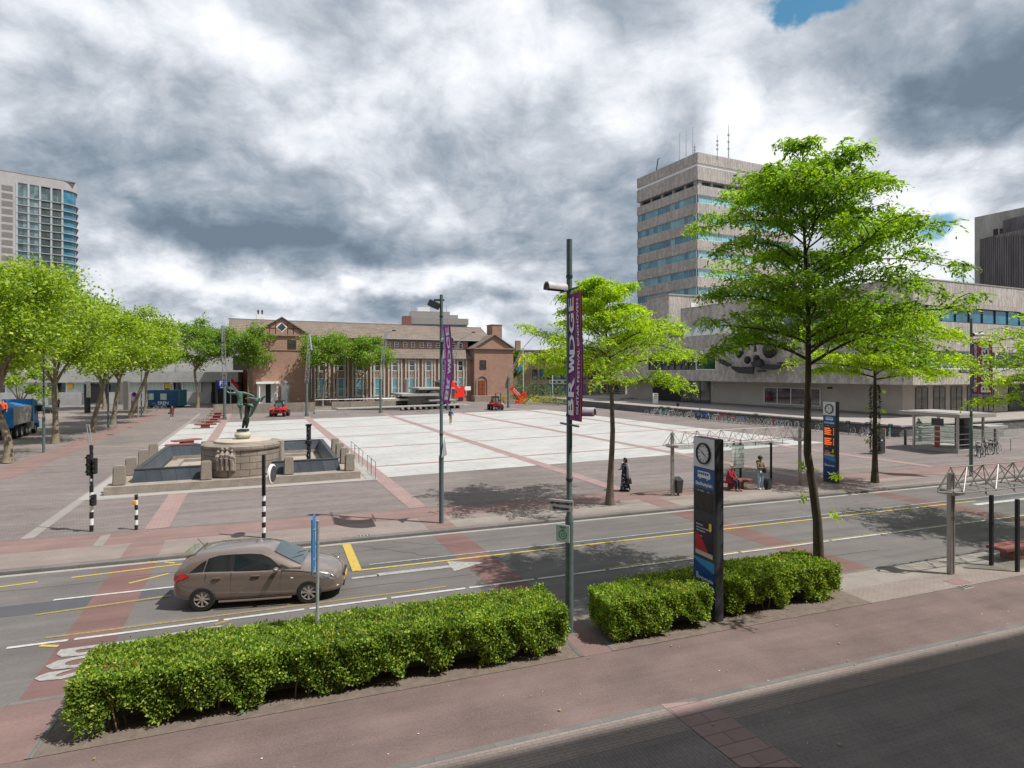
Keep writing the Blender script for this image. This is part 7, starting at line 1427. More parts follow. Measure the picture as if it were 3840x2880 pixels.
        for x in (1.05, 2.0):
            h_ = MB().tube([(x, sg * (W(x, .83) + .02), .845), (x + .09, sg * (W(x, .83) + .035), .85), (x + .2, sg * (W(x, .83) + .02), .845)], .02, 6).build('door_handle', paint, o, smooth=True)
        mir = MB().ball((2.62, sg * 1.0, 1.0), .1, 14, 10, (.75, 1.05, .62)).build('door_mirror', paint, o, smooth=True); MB().tube([(2.66, sg * .86, .955), (2.64, sg * .96, .97)], .02, 6).build('mirror_foot', M['black'], mir)
        MB().ball((3.0, sg * (W(3.0, .72)), .72), .03, 8, 6, (1.6, .3, .7)).build('side_repeater', M['white'], o, smooth=True)
        def skinpoly(pts, name, m, e=.004):
            mb = MB(); n = len(pts); c_ = (sum(p[0] for p in pts) / n, sum(p[1] for p in pts) / n); mb.add([(x, sg * (W(x, z) + e), z) for x, z in pts] + [(c_[0], sg * (W(c_[0], c_[1]) + e * 2), c_[1])], [(i, (i + 1) % n, n) for i in range(n)]); return mb.build(name, m, o)
        hl = skinpoly([(3.56, .715), (3.66, .80), (3.90, .765), (4.08, .69), (4.17, .60), (4.05, .575), (3.78, .63)], 'headlight', fog, .01)
        MB().ball((4.0, sg * (W(4.0, .66) - .01), .665), .055, 10, 8, (1.2, .6, 1)).build('lamp_bulb', M['chrome'], hl, smooth=True)
        skinpoly([(.06, .79), (.08, .93), (.22, .975), (.52, .945), (.36, .87), (.14, .745)], 'tail_light', tail, .012)
        MB().ball((4.13, sg * .60, .385), .06, 12, 8, (1.1, 1.9, .7)).build('fog_light', M['white'], o, smooth=True)
        MB().tube([(1.2, sg * .90, .23), (2.0, sg * .905, .225), (3.0, sg * .90, .23)], .028, 6).build('sill', paint, o, smooth=True)
        wheel(o, .80, sg * .80, .315, .20, tan, 8, sg); wheel(o, 3.43, sg * .80, .315, .20, tan, 8, sg)
    wf = lambda x, y: (x, y, float(np.interp(x, [2.48, 3.22], [1.37, .985])) + .012)
    mb = MB(); a = [(2.50, -.53), (2.50, .53), (2.55, .56), (3.19, .66), (3.22, .3), (3.23, 0), (3.22, -.3), (3.19, -.66), (2.55, -.56)]
    mb.add([wf(x, y) for x, y in a], [tuple(range(len(a)))]); mb.build('windscreen', glassmat('windscreen_glass', (.055, .075, .08), .04, var=.25, scale=1), o)
    mb = MB(); rfn = lambda x: float(np.interp(x, [.10, .34], [.99, 1.335])) + .012
    mb.add([(.12, -.62, rfn(.12)), (.12, .62, rfn(.12)), (.32, .50, rfn(.32)), (.32, -.50, rfn(.32))], [(0, 1, 2, 3)]); mb.build('rear_window', mat('rear_glass', (.03, .035, .035), .35, .1, 3), o)
    mb = MB(); mb.hexa([(.20, -.56, 1.345), (.52, -.585, 1.385), (.52, .585, 1.385), (.20, .56, 1.345), (.17, -.52, 1.375), (.54, -.56, 1.425), (.54, .56, 1.425), (.17, .52, 1.375)]); mb.build('roof_spoiler', paint, o, bevel=.012)
    MB().tube([(.62, 0, 1.43), (.42, .0, 1.66)], .008, 5).build('aerial', M['black'], o)
    mb = MB(); mb.box(4.24, 4.315, -.36, .36, .52, .60); mb.box(4.20, 4.305, -.42, .42, .27, .42); mb.build('grille', M['black'], o, bevel=.01); MB().box(4.30, 4.33, -.26, .26, .43, .53).build('number_plate', mat('plate_yellow', (.75, .45, .03), .5, 0), o)
    mb = MB(); mb.tube([(2.95, -.5, 1.14), (3.15, .1, 1.045)], .009, 5); mb.tube([(3.0, .05, 1.12), (3.17, .55, 1.03)], .009, 5); mb.build('wiper', M['black'], o)
    return o
car()
# telehandler type loaders on the square
def loader(label, px, py, rz, mastlike):
    p = G(px, py); o = empty('loader', label, 'loader', (p[0], p[1], 0), rz, 'red wheeled loaders'); red = mat('loader_red', (.52, .025, .03), .4, .12, 3) if 'loader_red' not in bpy.data.materials else bpy.data.materials['loader_red']
    for x in (-.85, .85):
        for y in (-.75, .95): wh = MB().lathe([(.2, -.17), (.42, -.17), (.45, -.1), (.45, .1), (.42, .17), (.2, .17)], (x, y, .45), 20, 'x').build('wheel', M['rubber'], o, smooth=True); MB().lathe([(.001, -.15), (.22, -.15), (.22, .15), (.001, .15)], (x, y, .45), 14, 'x').build('hub', M['galv'] if mastlike else red, wh)
    mb = MB(); mb.hexa([(-.7, -1.2, .45), (.7, -1.2, .45), (.8, 1.3, .5), (-.8, 1.3, .5), (-.55, -1.05, 1.15), (.55, -1.05, 1.15), (.7, 1.1, 1.35), (-.7, 1.1, 1.35)]); mb.build('body', red, o, bevel=.08)
    mb = MB()
    for x in (-.85, .85): mb.hexa([(x - .24, -1.2, .92), (x + .24, -1.2, .92), (x + .24, -.3, .95), (x - .24, -.3, .95), (x - .2, -1.05, 1.1), (x + .2, -1.05, 1.1), (x + .2, -.35, 1.1), (x - .2, -.35, 1.1)])
    mb.build('mudguards', red, o, bevel=.03)
    mb = MB(); mb.box(-.35, .35, -1.235, -1.2, .62, .95); mb.box(-.3, .3, -1.08, -1.02, 1.18, 1.24); mb.build('grille', M['black'], o)
    MB().hexa([(-.5, -.3, 1.2), (.5, -.3, 1.2), (.5, .8, 1.2), (-.5, .8, 1.2), (-.45, -.2, 2.1), (.45, -.2, 2.1), (.45, .7, 2.1), (-.45, .7, 2.1)]).build('cab_glass', glassmat('cab_glass', (.12, .17, .16), .05, var=.6, scale=2), o)
    mb = MB()
    for x in (-.5, .5):
        for y in (-.3, .8): mb.tube([(x, y, 1.15), (x * .9, y * .85 , 2.1)], .045, 6)
    mb.box(-.52, .52, -.3, .8, 2.1, 2.18); mb.build('cab_frame', M['black'], o)
    mb = MB()
    for x in (-.62, .62): mb.box(x - .07, x + .07, -.35, -.28, 1.35, 1.65)
    mb.build('mirrors', M['black'], o)
    mb = MB()
    if mastlike:
        for x in (-.42, .42): mb.box(x - .06, x + .06, -1.55, -1.42, .15, 2.75)
        for z in (.5, 1.3, 2.0, 2.7): mb.box(-.42, .42, -1.53, -1.45, z, z + .07)
        mb.box(-.7, .7, -1.62, -1.55, .3, .42); mb.box(-.7, .7, -1.62, -1.55, .75, .85)
        for x in (-.4, .35): mb.box(x, x + .1, -2.5, -1.6, .2, .25)
    else: mb.box(-.08, .08, -.3, 1.5, 1.15, 1.3); mb.box(-.5, .5, 1.4, 1.5, .3, 1.3)
    mb.build('fork_mast' if mastlike else 'boom', M['charcoal'], o); return o
loader('red wheeled loader with its headlights towards us, left of the second leaning mast', 1049, 1561, R(4), False)
loader('dark red forklift with its fork mast raised, near the arched door of the town hall', 1858, 1537, R(18), True)
# blue tipper truck, mostly hidden behind a trunk
p = (-48.5, 57.85); tk = empty('tipper_truck', 'blue four axle tipper truck with a grey skip, at the left edge', 'truck', (p[0], p[1], 0), R(116)); tb_ = mat('truck_blue', (.01, .16, .42), .35, .15, 1, coat=.4); tgrey = mat('skip_grey', (.33, .32, .30), .5, .1, 2, metal=.2)
MB().hexa([(-6.8, -1.15, 1.25), (-1.4, -1.15, 1.25), (-1.4, 1.15, 1.25), (-6.8, 1.15, 1.25), (-6.9, -1.25, 2.85), (-1.2, -1.25, 2.85), (-1.2, 1.25, 2.85), (-6.9, 1.25, 2.85)]).build('skip', tgrey, tk, bevel=.04); MB().hexa([(-7.1, -1.28, 1.1), (-6.85, -1.28, 1.1), (-6.85, 1.28, 1.1), (-7.1, 1.28, 1.1), (-7.2, -1.28, 2.9), (-6.9, -1.28, 2.9), (-6.9, 1.28, 2.9), (-7.2, 1.28, 2.9)]).build('tailgate', tb_, tk, bevel=.05)
mb = MB(); mb.add([(-6.9, -1.2, 2.86), (-1.3, -1.2, 2.86), (-1.3, 1.2, 2.86), (-6.9, 1.2, 2.86), (-6, 0, 3.25), (-2.5, 0, 3.2)], [(0, 1, 5, 4), (2, 3, 4, 5), (1, 2, 5), (3, 0, 4)]); mb.build('tarpaulin', mat('tarp', (.05, .18, .38), .8, .4, 3), tk)
MB().hexa([(-.9, -1.2, 1.0), (1.25, -1.2, .8), (1.25, 1.2, .8), (-.9, 1.2, 1.0), (-.9, -1.15, 3.45), (.95, -1.15, 3.3), (.95, 1.15, 3.3), (-.9, 1.15, 3.45)]).build('cab', tb_, tk, bevel=.1)
MB().box(.05, .85, -1.235, -1.2, 1.95, 2.75).build('side_window', G1, tk); MB().hexa([(1.2, -1.0, 1.9), (1.26, -1.0, 1.9), (1.26, 1.0, 1.9), (1.2, 1.0, 1.9), (1.0, -.95, 2.9), (1.06, -.95, 2.9), (1.06, .95, 2.9), (1.0, .95, 2.9)]).build('windscreen', G1, tk)
MB().box(1.0, 1.35, -1.45, -1.2, 2.1, 2.7).build('door_mirror', M['black'], tk); MB().box(-6.8, 1.0, -.5, .5, .65, 1.1).build('chassis', M['black'], tk); MB().box(-1.3, -.4, -1.2, -.8, .5, 1.25).build('fuel_tank', M['galv'], tk); MB().box(1.2, 1.4, -1.2, 1.2, .45, 1.1).build('bumper', tb_, tk, bevel=.04)
for x in (-5.4, -4.0, -2.5, .35):
    for y in (-1.0, 1.0):
        wh = MB().lathe([(.28, -.15), (.48, -.15), (.52, -.1), (.52, .1), (.48, .15), (.28, .15)], (x, y, .52), 24, 'y').build('wheel', M['rubber'], tk, smooth=True); MB().lathe([(.3, -.12), (.2, -.04), (.12, -.13), (.001, -.13)] if y < 0 else [(.3, .12), (.2, .04), (.12, .13), (.001, .13)], (x, y, .52), 18, 'y').build('rim', M['galv'], wh)
p = G(150, 1549); ck2 = empty('parked_car', 'dark grey car parked beyond the tipper truck, left of the grey building', 'car', (p[0], p[1], 0), R(15)); MB().hexa([(-2.1, -.85, .25), (2.1, -.85, .25), (2.1, .85, .25), (-2.1, .85, .25), (-2.05, -.8, .9), (1.9, -.8, .8), (1.9, .8, .8), (-2.05, .8, .9)]).build('body', M['charcoal'], ck2, bevel=.1); MB().hexa([(-1.9, -.72, .9), (1.0, -.72, .85), (1.0, .72, .85), (-1.9, .72, .9), (-1.5, -.6, 1.42), (.3, -.6, 1.42), (.3, .6, 1.42), (-1.5, .6, 1.42)]).build('windows', G1, ck2, bevel=.05)
for x in (-1.3, 1.3):
    for y in (-.78, .78): MB().lathe([(.001, -.1), (.32, -.1), (.32, .1), (.001, .1)], (x, y, .32), 18, 'y').build('wheel', M['rubber'], ck2)
# ---------------- bicycles
rim_paint = mat('rim_paint', (.42, .42, .42), .5, .1, 9)
def bicycle(color, child=False, basket=False):
    fm = mat('bike_frame', color, .35, .1, 5, coat=.3); o = empty('bicycle', 'x', 'bicycle', (0, 0, 0), 0, None); r = .34
    rimw = rim_paint
    for x in (-.53, .53):
        mb = MB(); mb.lathe([(r - .018, -.018), (r, -.014), (r, .014), (r - .018, .018), (r - .018, -.018)], (x, 0, r), 22, 'y'); wh = mb.build('wheel', M['rubber'], o); mb = MB(); mb.lathe([(r - .018, -.021), (r - .05, -.021), (r - .05, .021), (r - .018, .021)], (x, 0, r), 22, 'y')
        for i in range(8): a = i * math.pi / 4; mb.tube([(x, 0, r), (x + math.cos(a) * (r - .03), 0, r + math.sin(a) * (r - .03))], .004, 3, False)
        mb.build('rim', rimw, wh)
    mb = MB(); bb = (-.06, 0, .28); hd = (.36, 0, .86); st_ = (-.2, 0, .72)
    for a, b, q in ((bb, hd, .02), (bb, st_, .018), (st_, (.33, 0, .74), .018), (bb, (-.53, 0, r), .012), (st_, (-.53, 0, r), .011), (hd, (.53, 0, r), .016), ((.36, 0, .86), (.32, 0, 1.02), .016), (st_, (-.24, 0, .9), .014)): mb.tube([a, b], q, 6)
    mb.build('frame', fm, o, smooth=True)
    MB().hexa([(-.38, -.09, .9), (-.1, -.03, .92), (-.1, .03, .92), (-.38, .09, .9), (-.36, -.08, .96), (-.11, -.03, .95), (-.11, .03, .95), (-.36, .08, .96)]).build('saddle', M['black'], o)
    mb = MB(); mb.tube([(.16, -.28, 1.04), (.3, -.22, 1.08), (.33, 0, 1.04), (.3, .22, 1.08), (.16, .28, 1.04)], .013, 6); mb.build('handlebar', M['galv'], o)
    mb = MB(); n = 10
    for i in range(n): a0, a1 = R(20) + R(150) * i / n, R(20) + R(150) * (i + 1) / n; mb.add([(-.53 + .37 * math.cos(a0), -.03, r + .37 * math.sin(a0)), (-.53 + .37 * math.cos(a0), .03, r + .37 * math.sin(a0)), (-.53 + .37 * math.cos(a1), .03, r + .37 * math.sin(a1)), (-.53 + .37 * math.cos(a1), -.03, r + .37 * math.sin(a1))], [(0, 1, 2, 3)])
    mb.box(-.78, -.38, -.07, .07, .74, .76); mb.build('carrier', M['charcoal'], o)
    if basket: mb = MB(); mb.box(.4, .75, -.18, .18, .85, 1.12); mb.build('basket', M['charcoal'], o, bevel=.02)
    return o
protos = dict(black=bicycle((.02, .02, .022)), white=bicycle((.55, .55, .55)), teal=bicycle((.03, .50, .38), basket=True), red=bicycle((.42, .02, .04)), blue=bicycle((.03, .09, .26)), green=bicycle((.05, .22, .12)), basket=bicycle((.03, .03, .03), basket=True))
used_p = set()
def put_bike(kind, x, y, rz, label, group='bicycles along the terrace wall'):
    o = protos[kind]
    if kind in used_p: o = copy_tree(o)
    used_p.add(kind); o.location = (x, y, 0); o.scale = (1.1, 1.1, 1.1); o.rotation_euler = (random.uniform(-.08, .08), 0, rz); o['label'] = label; o['group'] = group; return o
BW = Fr(tuple(e0 + n_out * 1.55), tuple(ta)); wa = math.atan2(-n_out.y, -n_out.x)
bk_list = [(2436, 'black', 'black bicycle at the far left end of the row by the steps'), (2458, 'white', 'white bicycle second from the left end of the row'), (2478, 'teal', 'teal share bicycle standing among the first bicycles at the left end'), (2496, 'teal', 'second teal share bicycle from the left end of the row'), (2516, 'white', 'white bicycle just right of the two teal ones'), (2538, 'black', 'black bicycle under the short post with the oval head'), (2563, 'black', 'black bicycle left of the long white bicycle'), (2584, 'white', 'white bicycle in the middle of the left half of the row'), (2610, 'blue', 'dark blue bicycle immediately left of the blue scooter'),
 (2666, 'black', 'black bicycle immediately right of the blue scooter'), (2684, 'white', 'white bicycle second to the right of the scooter'), (2698, 'red', 'red bicycle close to the blue scooter'), (2714, 'red', 'second red bicycle right of the scooter'), (2731, 'black', 'black bicycle right of the two red bicycles'), (2747, 'red', 'red rimmed bicycle leading the dense black group'), (2764, 'black', 'black bicycle in the dense group, above the left end of the truss'), (2782, 'blue', 'blue bicycle in the dense group of the row'), (2799, 'black', 'black bicycle just right of the blue one in the dense group'), (2816, 'basket', 'black bicycle with a front basket in the dense group'), (2836, 'black', 'black bicycle at the right end of the dense group'), (2858, 'black', 'solitary black bicycle between two hoop stands'), (2880, 'green', 'green bicycle leaning in the right half of the row'), (2900, 'red', 'small red bicycle near the hoop stands'), (2922, 'blue', 'blue bicycle near the white plate right of the small red one'), (2940, 'black', 'black bicycle right of the blue one near the last stands'), (2974, 'black', 'last black bicycle before the empty hoop stands'),
 (3078, 'green', 'green bicycle between the tall trunk and the timetable pillar'), (3182, 'teal', 'teal share bicycle just right of the far timetable pillar'), (3215, 'black', 'black bicycle right of the teal one by the far pillar'), (3240, 'basket', 'black bicycle with basket left of the ivy covered trunk'), (3262, 'white', 'pale bicycle partly behind the ivy covered trunk'), (3334, 'teal', 'teal share bicycle right of the grey upright panel')]
for px, kd, lb in bk_list:
    L = BW.L(px); q = BW.p(L, 0, 0); put_bike(kd, q[0], q[1], wa + R(random.uniform(-14, 14)) + (R(35) if kd == 'teal' else 0), lb)
for (px, py, kd, a, lb) in ((3668, 1712, 'black', 62, 'black bicycle nearest the post beside the stair kiosk'), (3688, 1708, 'white', 58, 'pale bicycle second from the post beside the stair kiosk'), (3705, 1700, 'black', 75, 'black bicycle third from the post beside the stair kiosk'), (3730, 1704, 'black', 25, 'black bicycle at the right end of the group beside the stair kiosk')):
    q = G(px, py); put_bike(kd, q[0], q[1], R(a), lb, 'bicycles beside the stair kiosk')
q = G(1965, 1521); put_bike('black', q[0], q[1], R(10), 'black bicycle parked in front of the red standing arrow', 'bicycles by the red arrow'); q = G(1985, 1520); put_bike('white', q[0], q[1], R(35), 'pale bicycle right of the black one by the red arrow', 'bicycles by the red arrow')
q = G(568, 1540); put_bike('black', q[0], q[1], R(5), 'bicycle standing before the blue site cabin'  , 'bicycles by the site cabin'); q = G(600, 1537); put_bike('blue', q[0], q[1], R(12), 'blue bicycle right of the other one before the site cabin', 'bicycles by the site cabin')
# hoop stands
hp = empty('bike_stand', 'x', 'bike stand', (0, 0, 0)); MB().tube([(-.3, 0, 0), (-.3, 0, .8), (.3, 0, .8), (.3, 0, 0)], .022, 6).build('hoop', M['galv'], hp)
for i, (px, lb) in enumerate(((2772, 'hoop stand above the left post of the shelter truss'), (2796, 'second visible hoop stand, in the dense bicycle group'), (2826, 'hoop stand just left of the solitary black bicycle'), (2852, 'hoop stand right behind the solitary black bicycle'), (2890, 'hoop stand between the green and the small red bicycle'), (2955, 'hoop stand right of the blue bicycle'), (2990, 'empty hoop stand left of the last one'), (3022, 'last empty hoop stand before the tall trunk'))):
    q = BW.p(BW.L(px), .15, 0); 
    if i == 0: hp.location = q; hp.rotation_euler = (0, 0, wa); hp['label'] = lb; hp['group'] = 'hoop stands for bicycles'
    else: dup(hp, q, wa, lb, 'hoop stands for bicycles')
# scooter
q = BW.p(BW.L(2640), .1, 0); o = empty('scooter', 'bright blue motor scooter with a windscreen in the bicycle row', 'scooter', q, wa + R(150)); sb_ = mat('scooter_blue', (.01, .10, .42), .3, .1, 3, coat=.6)
for x in (-.6, .62): MB().lathe([(.12, -.06), (.22, -.06), (.24, 0), (.22, .06), (.12, .06)], (x, 0, .24), 18, 'y').build('wheel', M['rubber'], o, smooth=True)
MB().ball((-.45, 0, .58), .3, 14, 10, (1.4, .7, .75)).build('rear_body', sb_, o, smooth=True); MB().hexa([(.35, -.2, .3), (.6, -.14, .35), (.6, .14, .35), (.35, .2, .3), (.42, -.24, .95), (.5, -.2, 1.0), (.5, .2, 1.0), (.42, .24, .95)]).build('leg_shield', sb_, o, bevel=.04); MB().box(-.3, .45, -.15, .15, .25, .33).build('floor_board', M['black'], o); MB().ball((-.4, 0, .84), .2, 12, 8, (1.8, .7, .4)).build('seat', M['black'], o, smooth=True)
mb = MB(); mb.tube([(.3, -.32, 1.08), (.46, 0, 1.02), (.3, .32, 1.08)], .02, 6); mb.tube([(.62, 0, .24), (.46, 0, 1.02)], .03, 6); mb.build('handlebar', M['black'], o); mb = MB(); mb.add([(.52, -.25, 1.05), (.52, .25, 1.05), (.4, .22, 1.5), (.4, -.22, 1.5)], [(0, 1, 2, 3)]); mb.build('windscreen', clearglass('smoked', (.25, .2, .25)), o)
# ---------------- people
skin_l = mat('skin_light', (.45, .27, .19), .6, .08, 8); skin_m = mat('skin_mid', (.30, .17, .11), .6, .08, 8); hair_d = mat('hair_dark', (.02, .014, .012), .6, .2, 20)
BASE = dict(pelvis=(0, 0, .95), spine=(0, .01, 1.13), chest=(0, .01, 1.34), neck=(0, 0, 1.46), jaw=(0, -.015, 1.53), head=(0, -.01, 1.605), crown=(0, 0, 1.665),
 shL=(.17, .01, 1.40), elL=(.23, .03, 1.13), wrL=(.24, -.05, .89), shR=(-.17, .01, 1.40), elR=(-.23, .03, 1.13), wrR=(-.24, -.05, .89), hiL=(.09, 0, .90), knL=(.10, -.02, .50), anL=(.10, .02, .09), toL=(.11, -.13, .035), hiR=(-.09, 0, .90), knR=(-.10, -.02, .50), anR=(-.10, .02, .09), toR=(-.11, -.13, .035))
RAD = dict(pelvis=.125, spine=.11, chest=.135, neck=.05, jaw=.065, head=.088, crown=.06, shL=.06, elL=.04, wrL=.026, shR=.06, elR=.04, wrR=.026, hiL=.085, knL=.055, anL=.038, toL=.032, hiR=.085, knR=.055, anR=.038, toR=.032)
EDG = [('pelvis', 'spine'), ('spine', 'chest'), ('chest', 'neck'), ('neck', 'jaw'), ('jaw', 'head'), ('head', 'crown'), ('chest', 'shL'), ('shL', 'elL'), ('elL', 'wrL'), ('chest', 'shR'), ('shR', 'elR'), ('elR', 'wrR'), ('pelvis', 'hiL'), ('hiL', 'knL'), ('knL', 'anL'), ('anL', 'toL'), ('pelvis', 'hiR'), ('hiR', 'knR'), ('knR', 'anR'), ('anR', 'toR')]
def skinmesh(name, V, E, Rd, root, m, parent, sub=1):
    me = bpy.data.meshes.new(name); me.from_pydata(V, E, []); me.update(); o = bpy.data.objects.new(name, me); col.objects.link(o); md = o.modifiers.new('skin', 'SKIN'); md.branch_smoothing = .3
    if not me.skin_vertices: 
        bm = bmesh.new(); bm.from_mesh(me); bm.verts.layers.skin.verify(); bm.to_mesh(me); bm.free()
    sv = me.skin_vertices[0].data
    for i, r in enumerate(Rd): sv[i].radius = r if isinstance(r, tuple) else (r, r); sv[i].use_root = (i == root)
    sm = o.modifiers.new('sub', 'SUBSURF'); sm.levels = sub; sm.render_levels = sub
    dg = bpy.context.evaluated_depsgraph_get(); dg.update(); nm = bpy.data.meshes.new_from_object(o.evaluated_get(dg)); o.modifiers.clear(); o.data = nm; bpy.data.meshes.remove(me)
    nm.materials.clear(); nm.materials.append(m); nm.polygons.foreach_set('use_smooth', [True] * len(nm.polygons)); o.parent = parent; return o
def person(label, loc, rz, J=None, skin=None, top=None, legs=None, shoe=None, hair=None, long_hair=False, scale=1.0, slim=1.0, coat_len=0, z=0, hat=None, topname='jacket', group=None, hands=True):
    P = dict(BASE); P.update(J or {}); o = empty('person', label, 'person', (loc[0], loc[1], z), rz, group); skin = skin or skin_l; s = scale
    names = list(RAD); V = [Vector(P[k]) * s for k in names]; Rd = [RAD[k] * s * (slim if k in ('pelvis', 'spine', 'chest') else 1) for k in names]; E = [(names.index(a), names.index(b)) for a, b in EDG]
    hd = Vector(P['head']); ck_ = (Vector(P['crown']) - Vector(P['jaw'])).normalized(); fw = Vector(P.get('face', (0, -1, 0))).normalized(); V.append((hd + fw * .095 - ck_ * .02) * s); Rd.append(.014 * s); E.append((names.index('head'), len(V) - 1))
    if hands:
        for sd in 'LR':
            w, e = Vector(P['wr' + sd]), Vector(P['el' + sd]); d = (w - e).normalized(); sidev = d.cross(Vector((0, 1, .3))).normalized(); palm = w + d * .07; V.append(palm * s); Rd.append(.027 * s); pi = len(V) - 1; E.append((names.index('wr' + sd), pi)); crl = Vector((0, -.35, 0)) + d * .2
            for k, (of, ln) in enumerate(((-.027, .062), (-.009, .075), (.009, .07), (.026, .052))):
                a = palm + sidev * of + d * ln * .6; b = a + (d + crl).normalized() * ln * .6; V += [a * s, b * s]; Rd += [.010 * s, .008 * s]; E += [(pi, len(V) - 2), (len(V) - 2, len(V) - 1)]
            a = palm - d * .02 + sidev * .04; b = a + (d * .6 + sidev * .5).normalized() * .045; V += [a * s, b * s]; Rd += [.011 * s, .009 * s]; E += [(pi, len(V) - 2), (len(V) - 2, len(V) - 1)]
    skinmesh('body', V, E, Rd, 0, skin, o)
    eyeM = M['black']; mb = MB(); sv_ = fw.cross(ck_).normalized()
    for g_ in (-1, 1): mb.ball(tuple((hd + fw * .078 + sv_ * .03 * g_ + ck_ * .012) * s), .009 * s, 6, 4)
    mb.build('eyes', eyeM, o); mb = MB(); q = (hd + fw * .084 - ck_ * .055) * s; mb.tube([q - sv_ * .02 * s, q + sv_ * .02 * s], .006 * s, 5); mb.build('mouth', M['redstrip'], o)
    def sub(keys, rr, name, m, extra=None, root=0):
        idx = {k: i for i, k in enumerate(keys)}; skinmesh(name, [Vector(P[k]) * s for k in keys], [(idx[a], idx[b]) for a, b in EDG if a in idx and b in idx], [r * s for r in rr], root, m, o)
    if top: sub(['pelvis', 'spine', 'chest', 'neck', 'shL', 'elL', 'wrL', 'shR', 'elR', 'wrR'], [.15 * slim + coat_len * .02, .135 * slim, .155, .062, .082, .062, .042, .082, .062, .042], topname, top)
    if legs: sub(['pelvis', 'hiL', 'knL', 'anL', 'hiR', 'knR', 'anR'], [.135, .10, .075, .062, .10, .075, .062], 'trousers', legs)
    if shoe:
        for sd in 'LR': a, b = Vector(P['an' + sd]) * s, Vector(P['to' + sd]) * s; mb = MB(); mb.tube([a + Vector((0, .05, -.03)) * s, (a + b) / 2 + Vector((0, 0, -.005)), b + Vector((0, -.02, 0))], [.05 * s, .05 * s, .035 * s], 8); mb.build('shoe', shoe, o, smooth=True)
    hm = hair or hair_d; mb = MB(); cc = (hd + ck_ * .025 - fw * .018) * s; mb.ball(tuple(cc), .108 * s, 14, 9, (1, 1.02, 1.0))
    hv = [v for v in mb.v]; keep = []
    for f in mb.f:
        c = sum((Vector(hv[i]) for i in f), Vector()) / len(f) - cc
        if c.dot(fw) < .045 * s and (c.dot(ck_) > -.075 * s or c.dot(fw) < 0): keep.append(f)
    mb.f = keep; mb.m = [0] * len(keep); mb.build('hair' if not hat else 'head_scarf', hat or hm, o, smooth=True)
    if long_hair: mb = MB(); b0 = (hd - fw * .06) * s; mb.tube([b0 + ck_ * .05 * s, b0 - ck_ * .1 * s - fw * .02, b0 - ck_ * .26 * s - fw * .01], [.09 * s, .085 * s, .05 * s], 8); mb.build('long_hair', hm, o, smooth=True)
    return o
# woman in the patterned dress
pdress = mat('dress_pattern', (.02, .02, .03), .8, 0); t_ = pdress.node_tree; bb_ = t_.nodes['Principled BSDF']; tcn = nd(t_, 'ShaderNodeTexCoord'); vo = nd(t_, 'ShaderNodeTexVoronoi'); vo.inputs['Scale'].default_value = 9; t_.links.new(tcn.outputs['Object'], vo.inputs[0]); t_.links.new(ramp(t_, vo.outputs[0], [(.3, (.5, .5, .52)), (.36, (.02, .02, .028))]), bb_.inputs['Base Color'])
def skirt(o, rings, m, name, flare=.08, n=18, sq=.8):
    mb = MB(); vs = []
    for i, (z, r, dx, dy) in enumerate(rings):
        for k in range(n): a = 2 * math.pi * k / n; rr = r * (1 + flare * (1 - i / len(rings)) * math.sin(a * 5)); vs.append((dx + rr * math.cos(a), dy + rr * sq * math.sin(a), z))
    mb.add(vs, [(i * n + k, i * n + (k + 1) % n, (i + 1) * n + (k + 1) % n, (i + 1) * n + k) for i in range(len(rings) - 1) for k in range(n)]); return mb.build(name, m, o, smooth=True)
wq = G(2343, 1842); w1p = person('woman in a long black and white patterned dress walking past the middle tree', wq, R(-70), dict(elR=(-.24, -.02, 1.14), wrR=(-.15, -.24, 1.10), elL=(.26, .05, 1.13), wrL=(.28, .06, .86), anL=(.1, .12, .1), knL=(.1, .03, .5), toL=(.11, 0, .04), anR=(-.09, -.12, .09), knR=(-.1, -.12, .5), toR=(-.1, -.26, .04)), skin_l, None, None, M['charcoal'], None, True, .99)
skirt(w1p, [(.10, .30, 0, .06), (.35, .25, 0, .03), (.7, .20, 0, 0), (.95, .185, 0, 0), (1.12, .15, 0, .01), (1.3, .165, 0, .01), (1.41, .16, 0, .01), (1.45, .08, 0, 0)], pdress, 'dress', .14)
sca = mat('shawl_grey', (.28, .29, .36), .8, .6, 14, stretch=(8, 8, .4)); mb = MB()
mb.tube([(.19, .02, 1.42), (.26, .05, 1.15), (.28, .03, .85), (.26, .05, .6)], [.08, .095, .09, .07], 8); mb.tube([(-.18, .0, 1.42), (-.25, .0, 1.2), (-.2, -.1, 1.1)], [.075, .08, .06], 8); mb.build('shawl', sca, w1p, smooth=True); mb = MB(); mb.hexa([(.24, -.1, .42), (.36, -.1, .42), (.36, .22, .42), (.24, .22, .42), (.27, -.04, .74), (.33, -.04, .74), (.33, .16, .74), (.27, .16, .74)]); bg = tag(mb.build('hand_bag', M['black'], w1p, bevel=.02), None)
# bag is hers but separate: keep as own thing
bg.parent = None; bg.location = w1p.location; bg.rotation_euler = w1p.rotation_euler; tag(bg, 'black bag carried low by the woman in the patterned dress', 'bag')
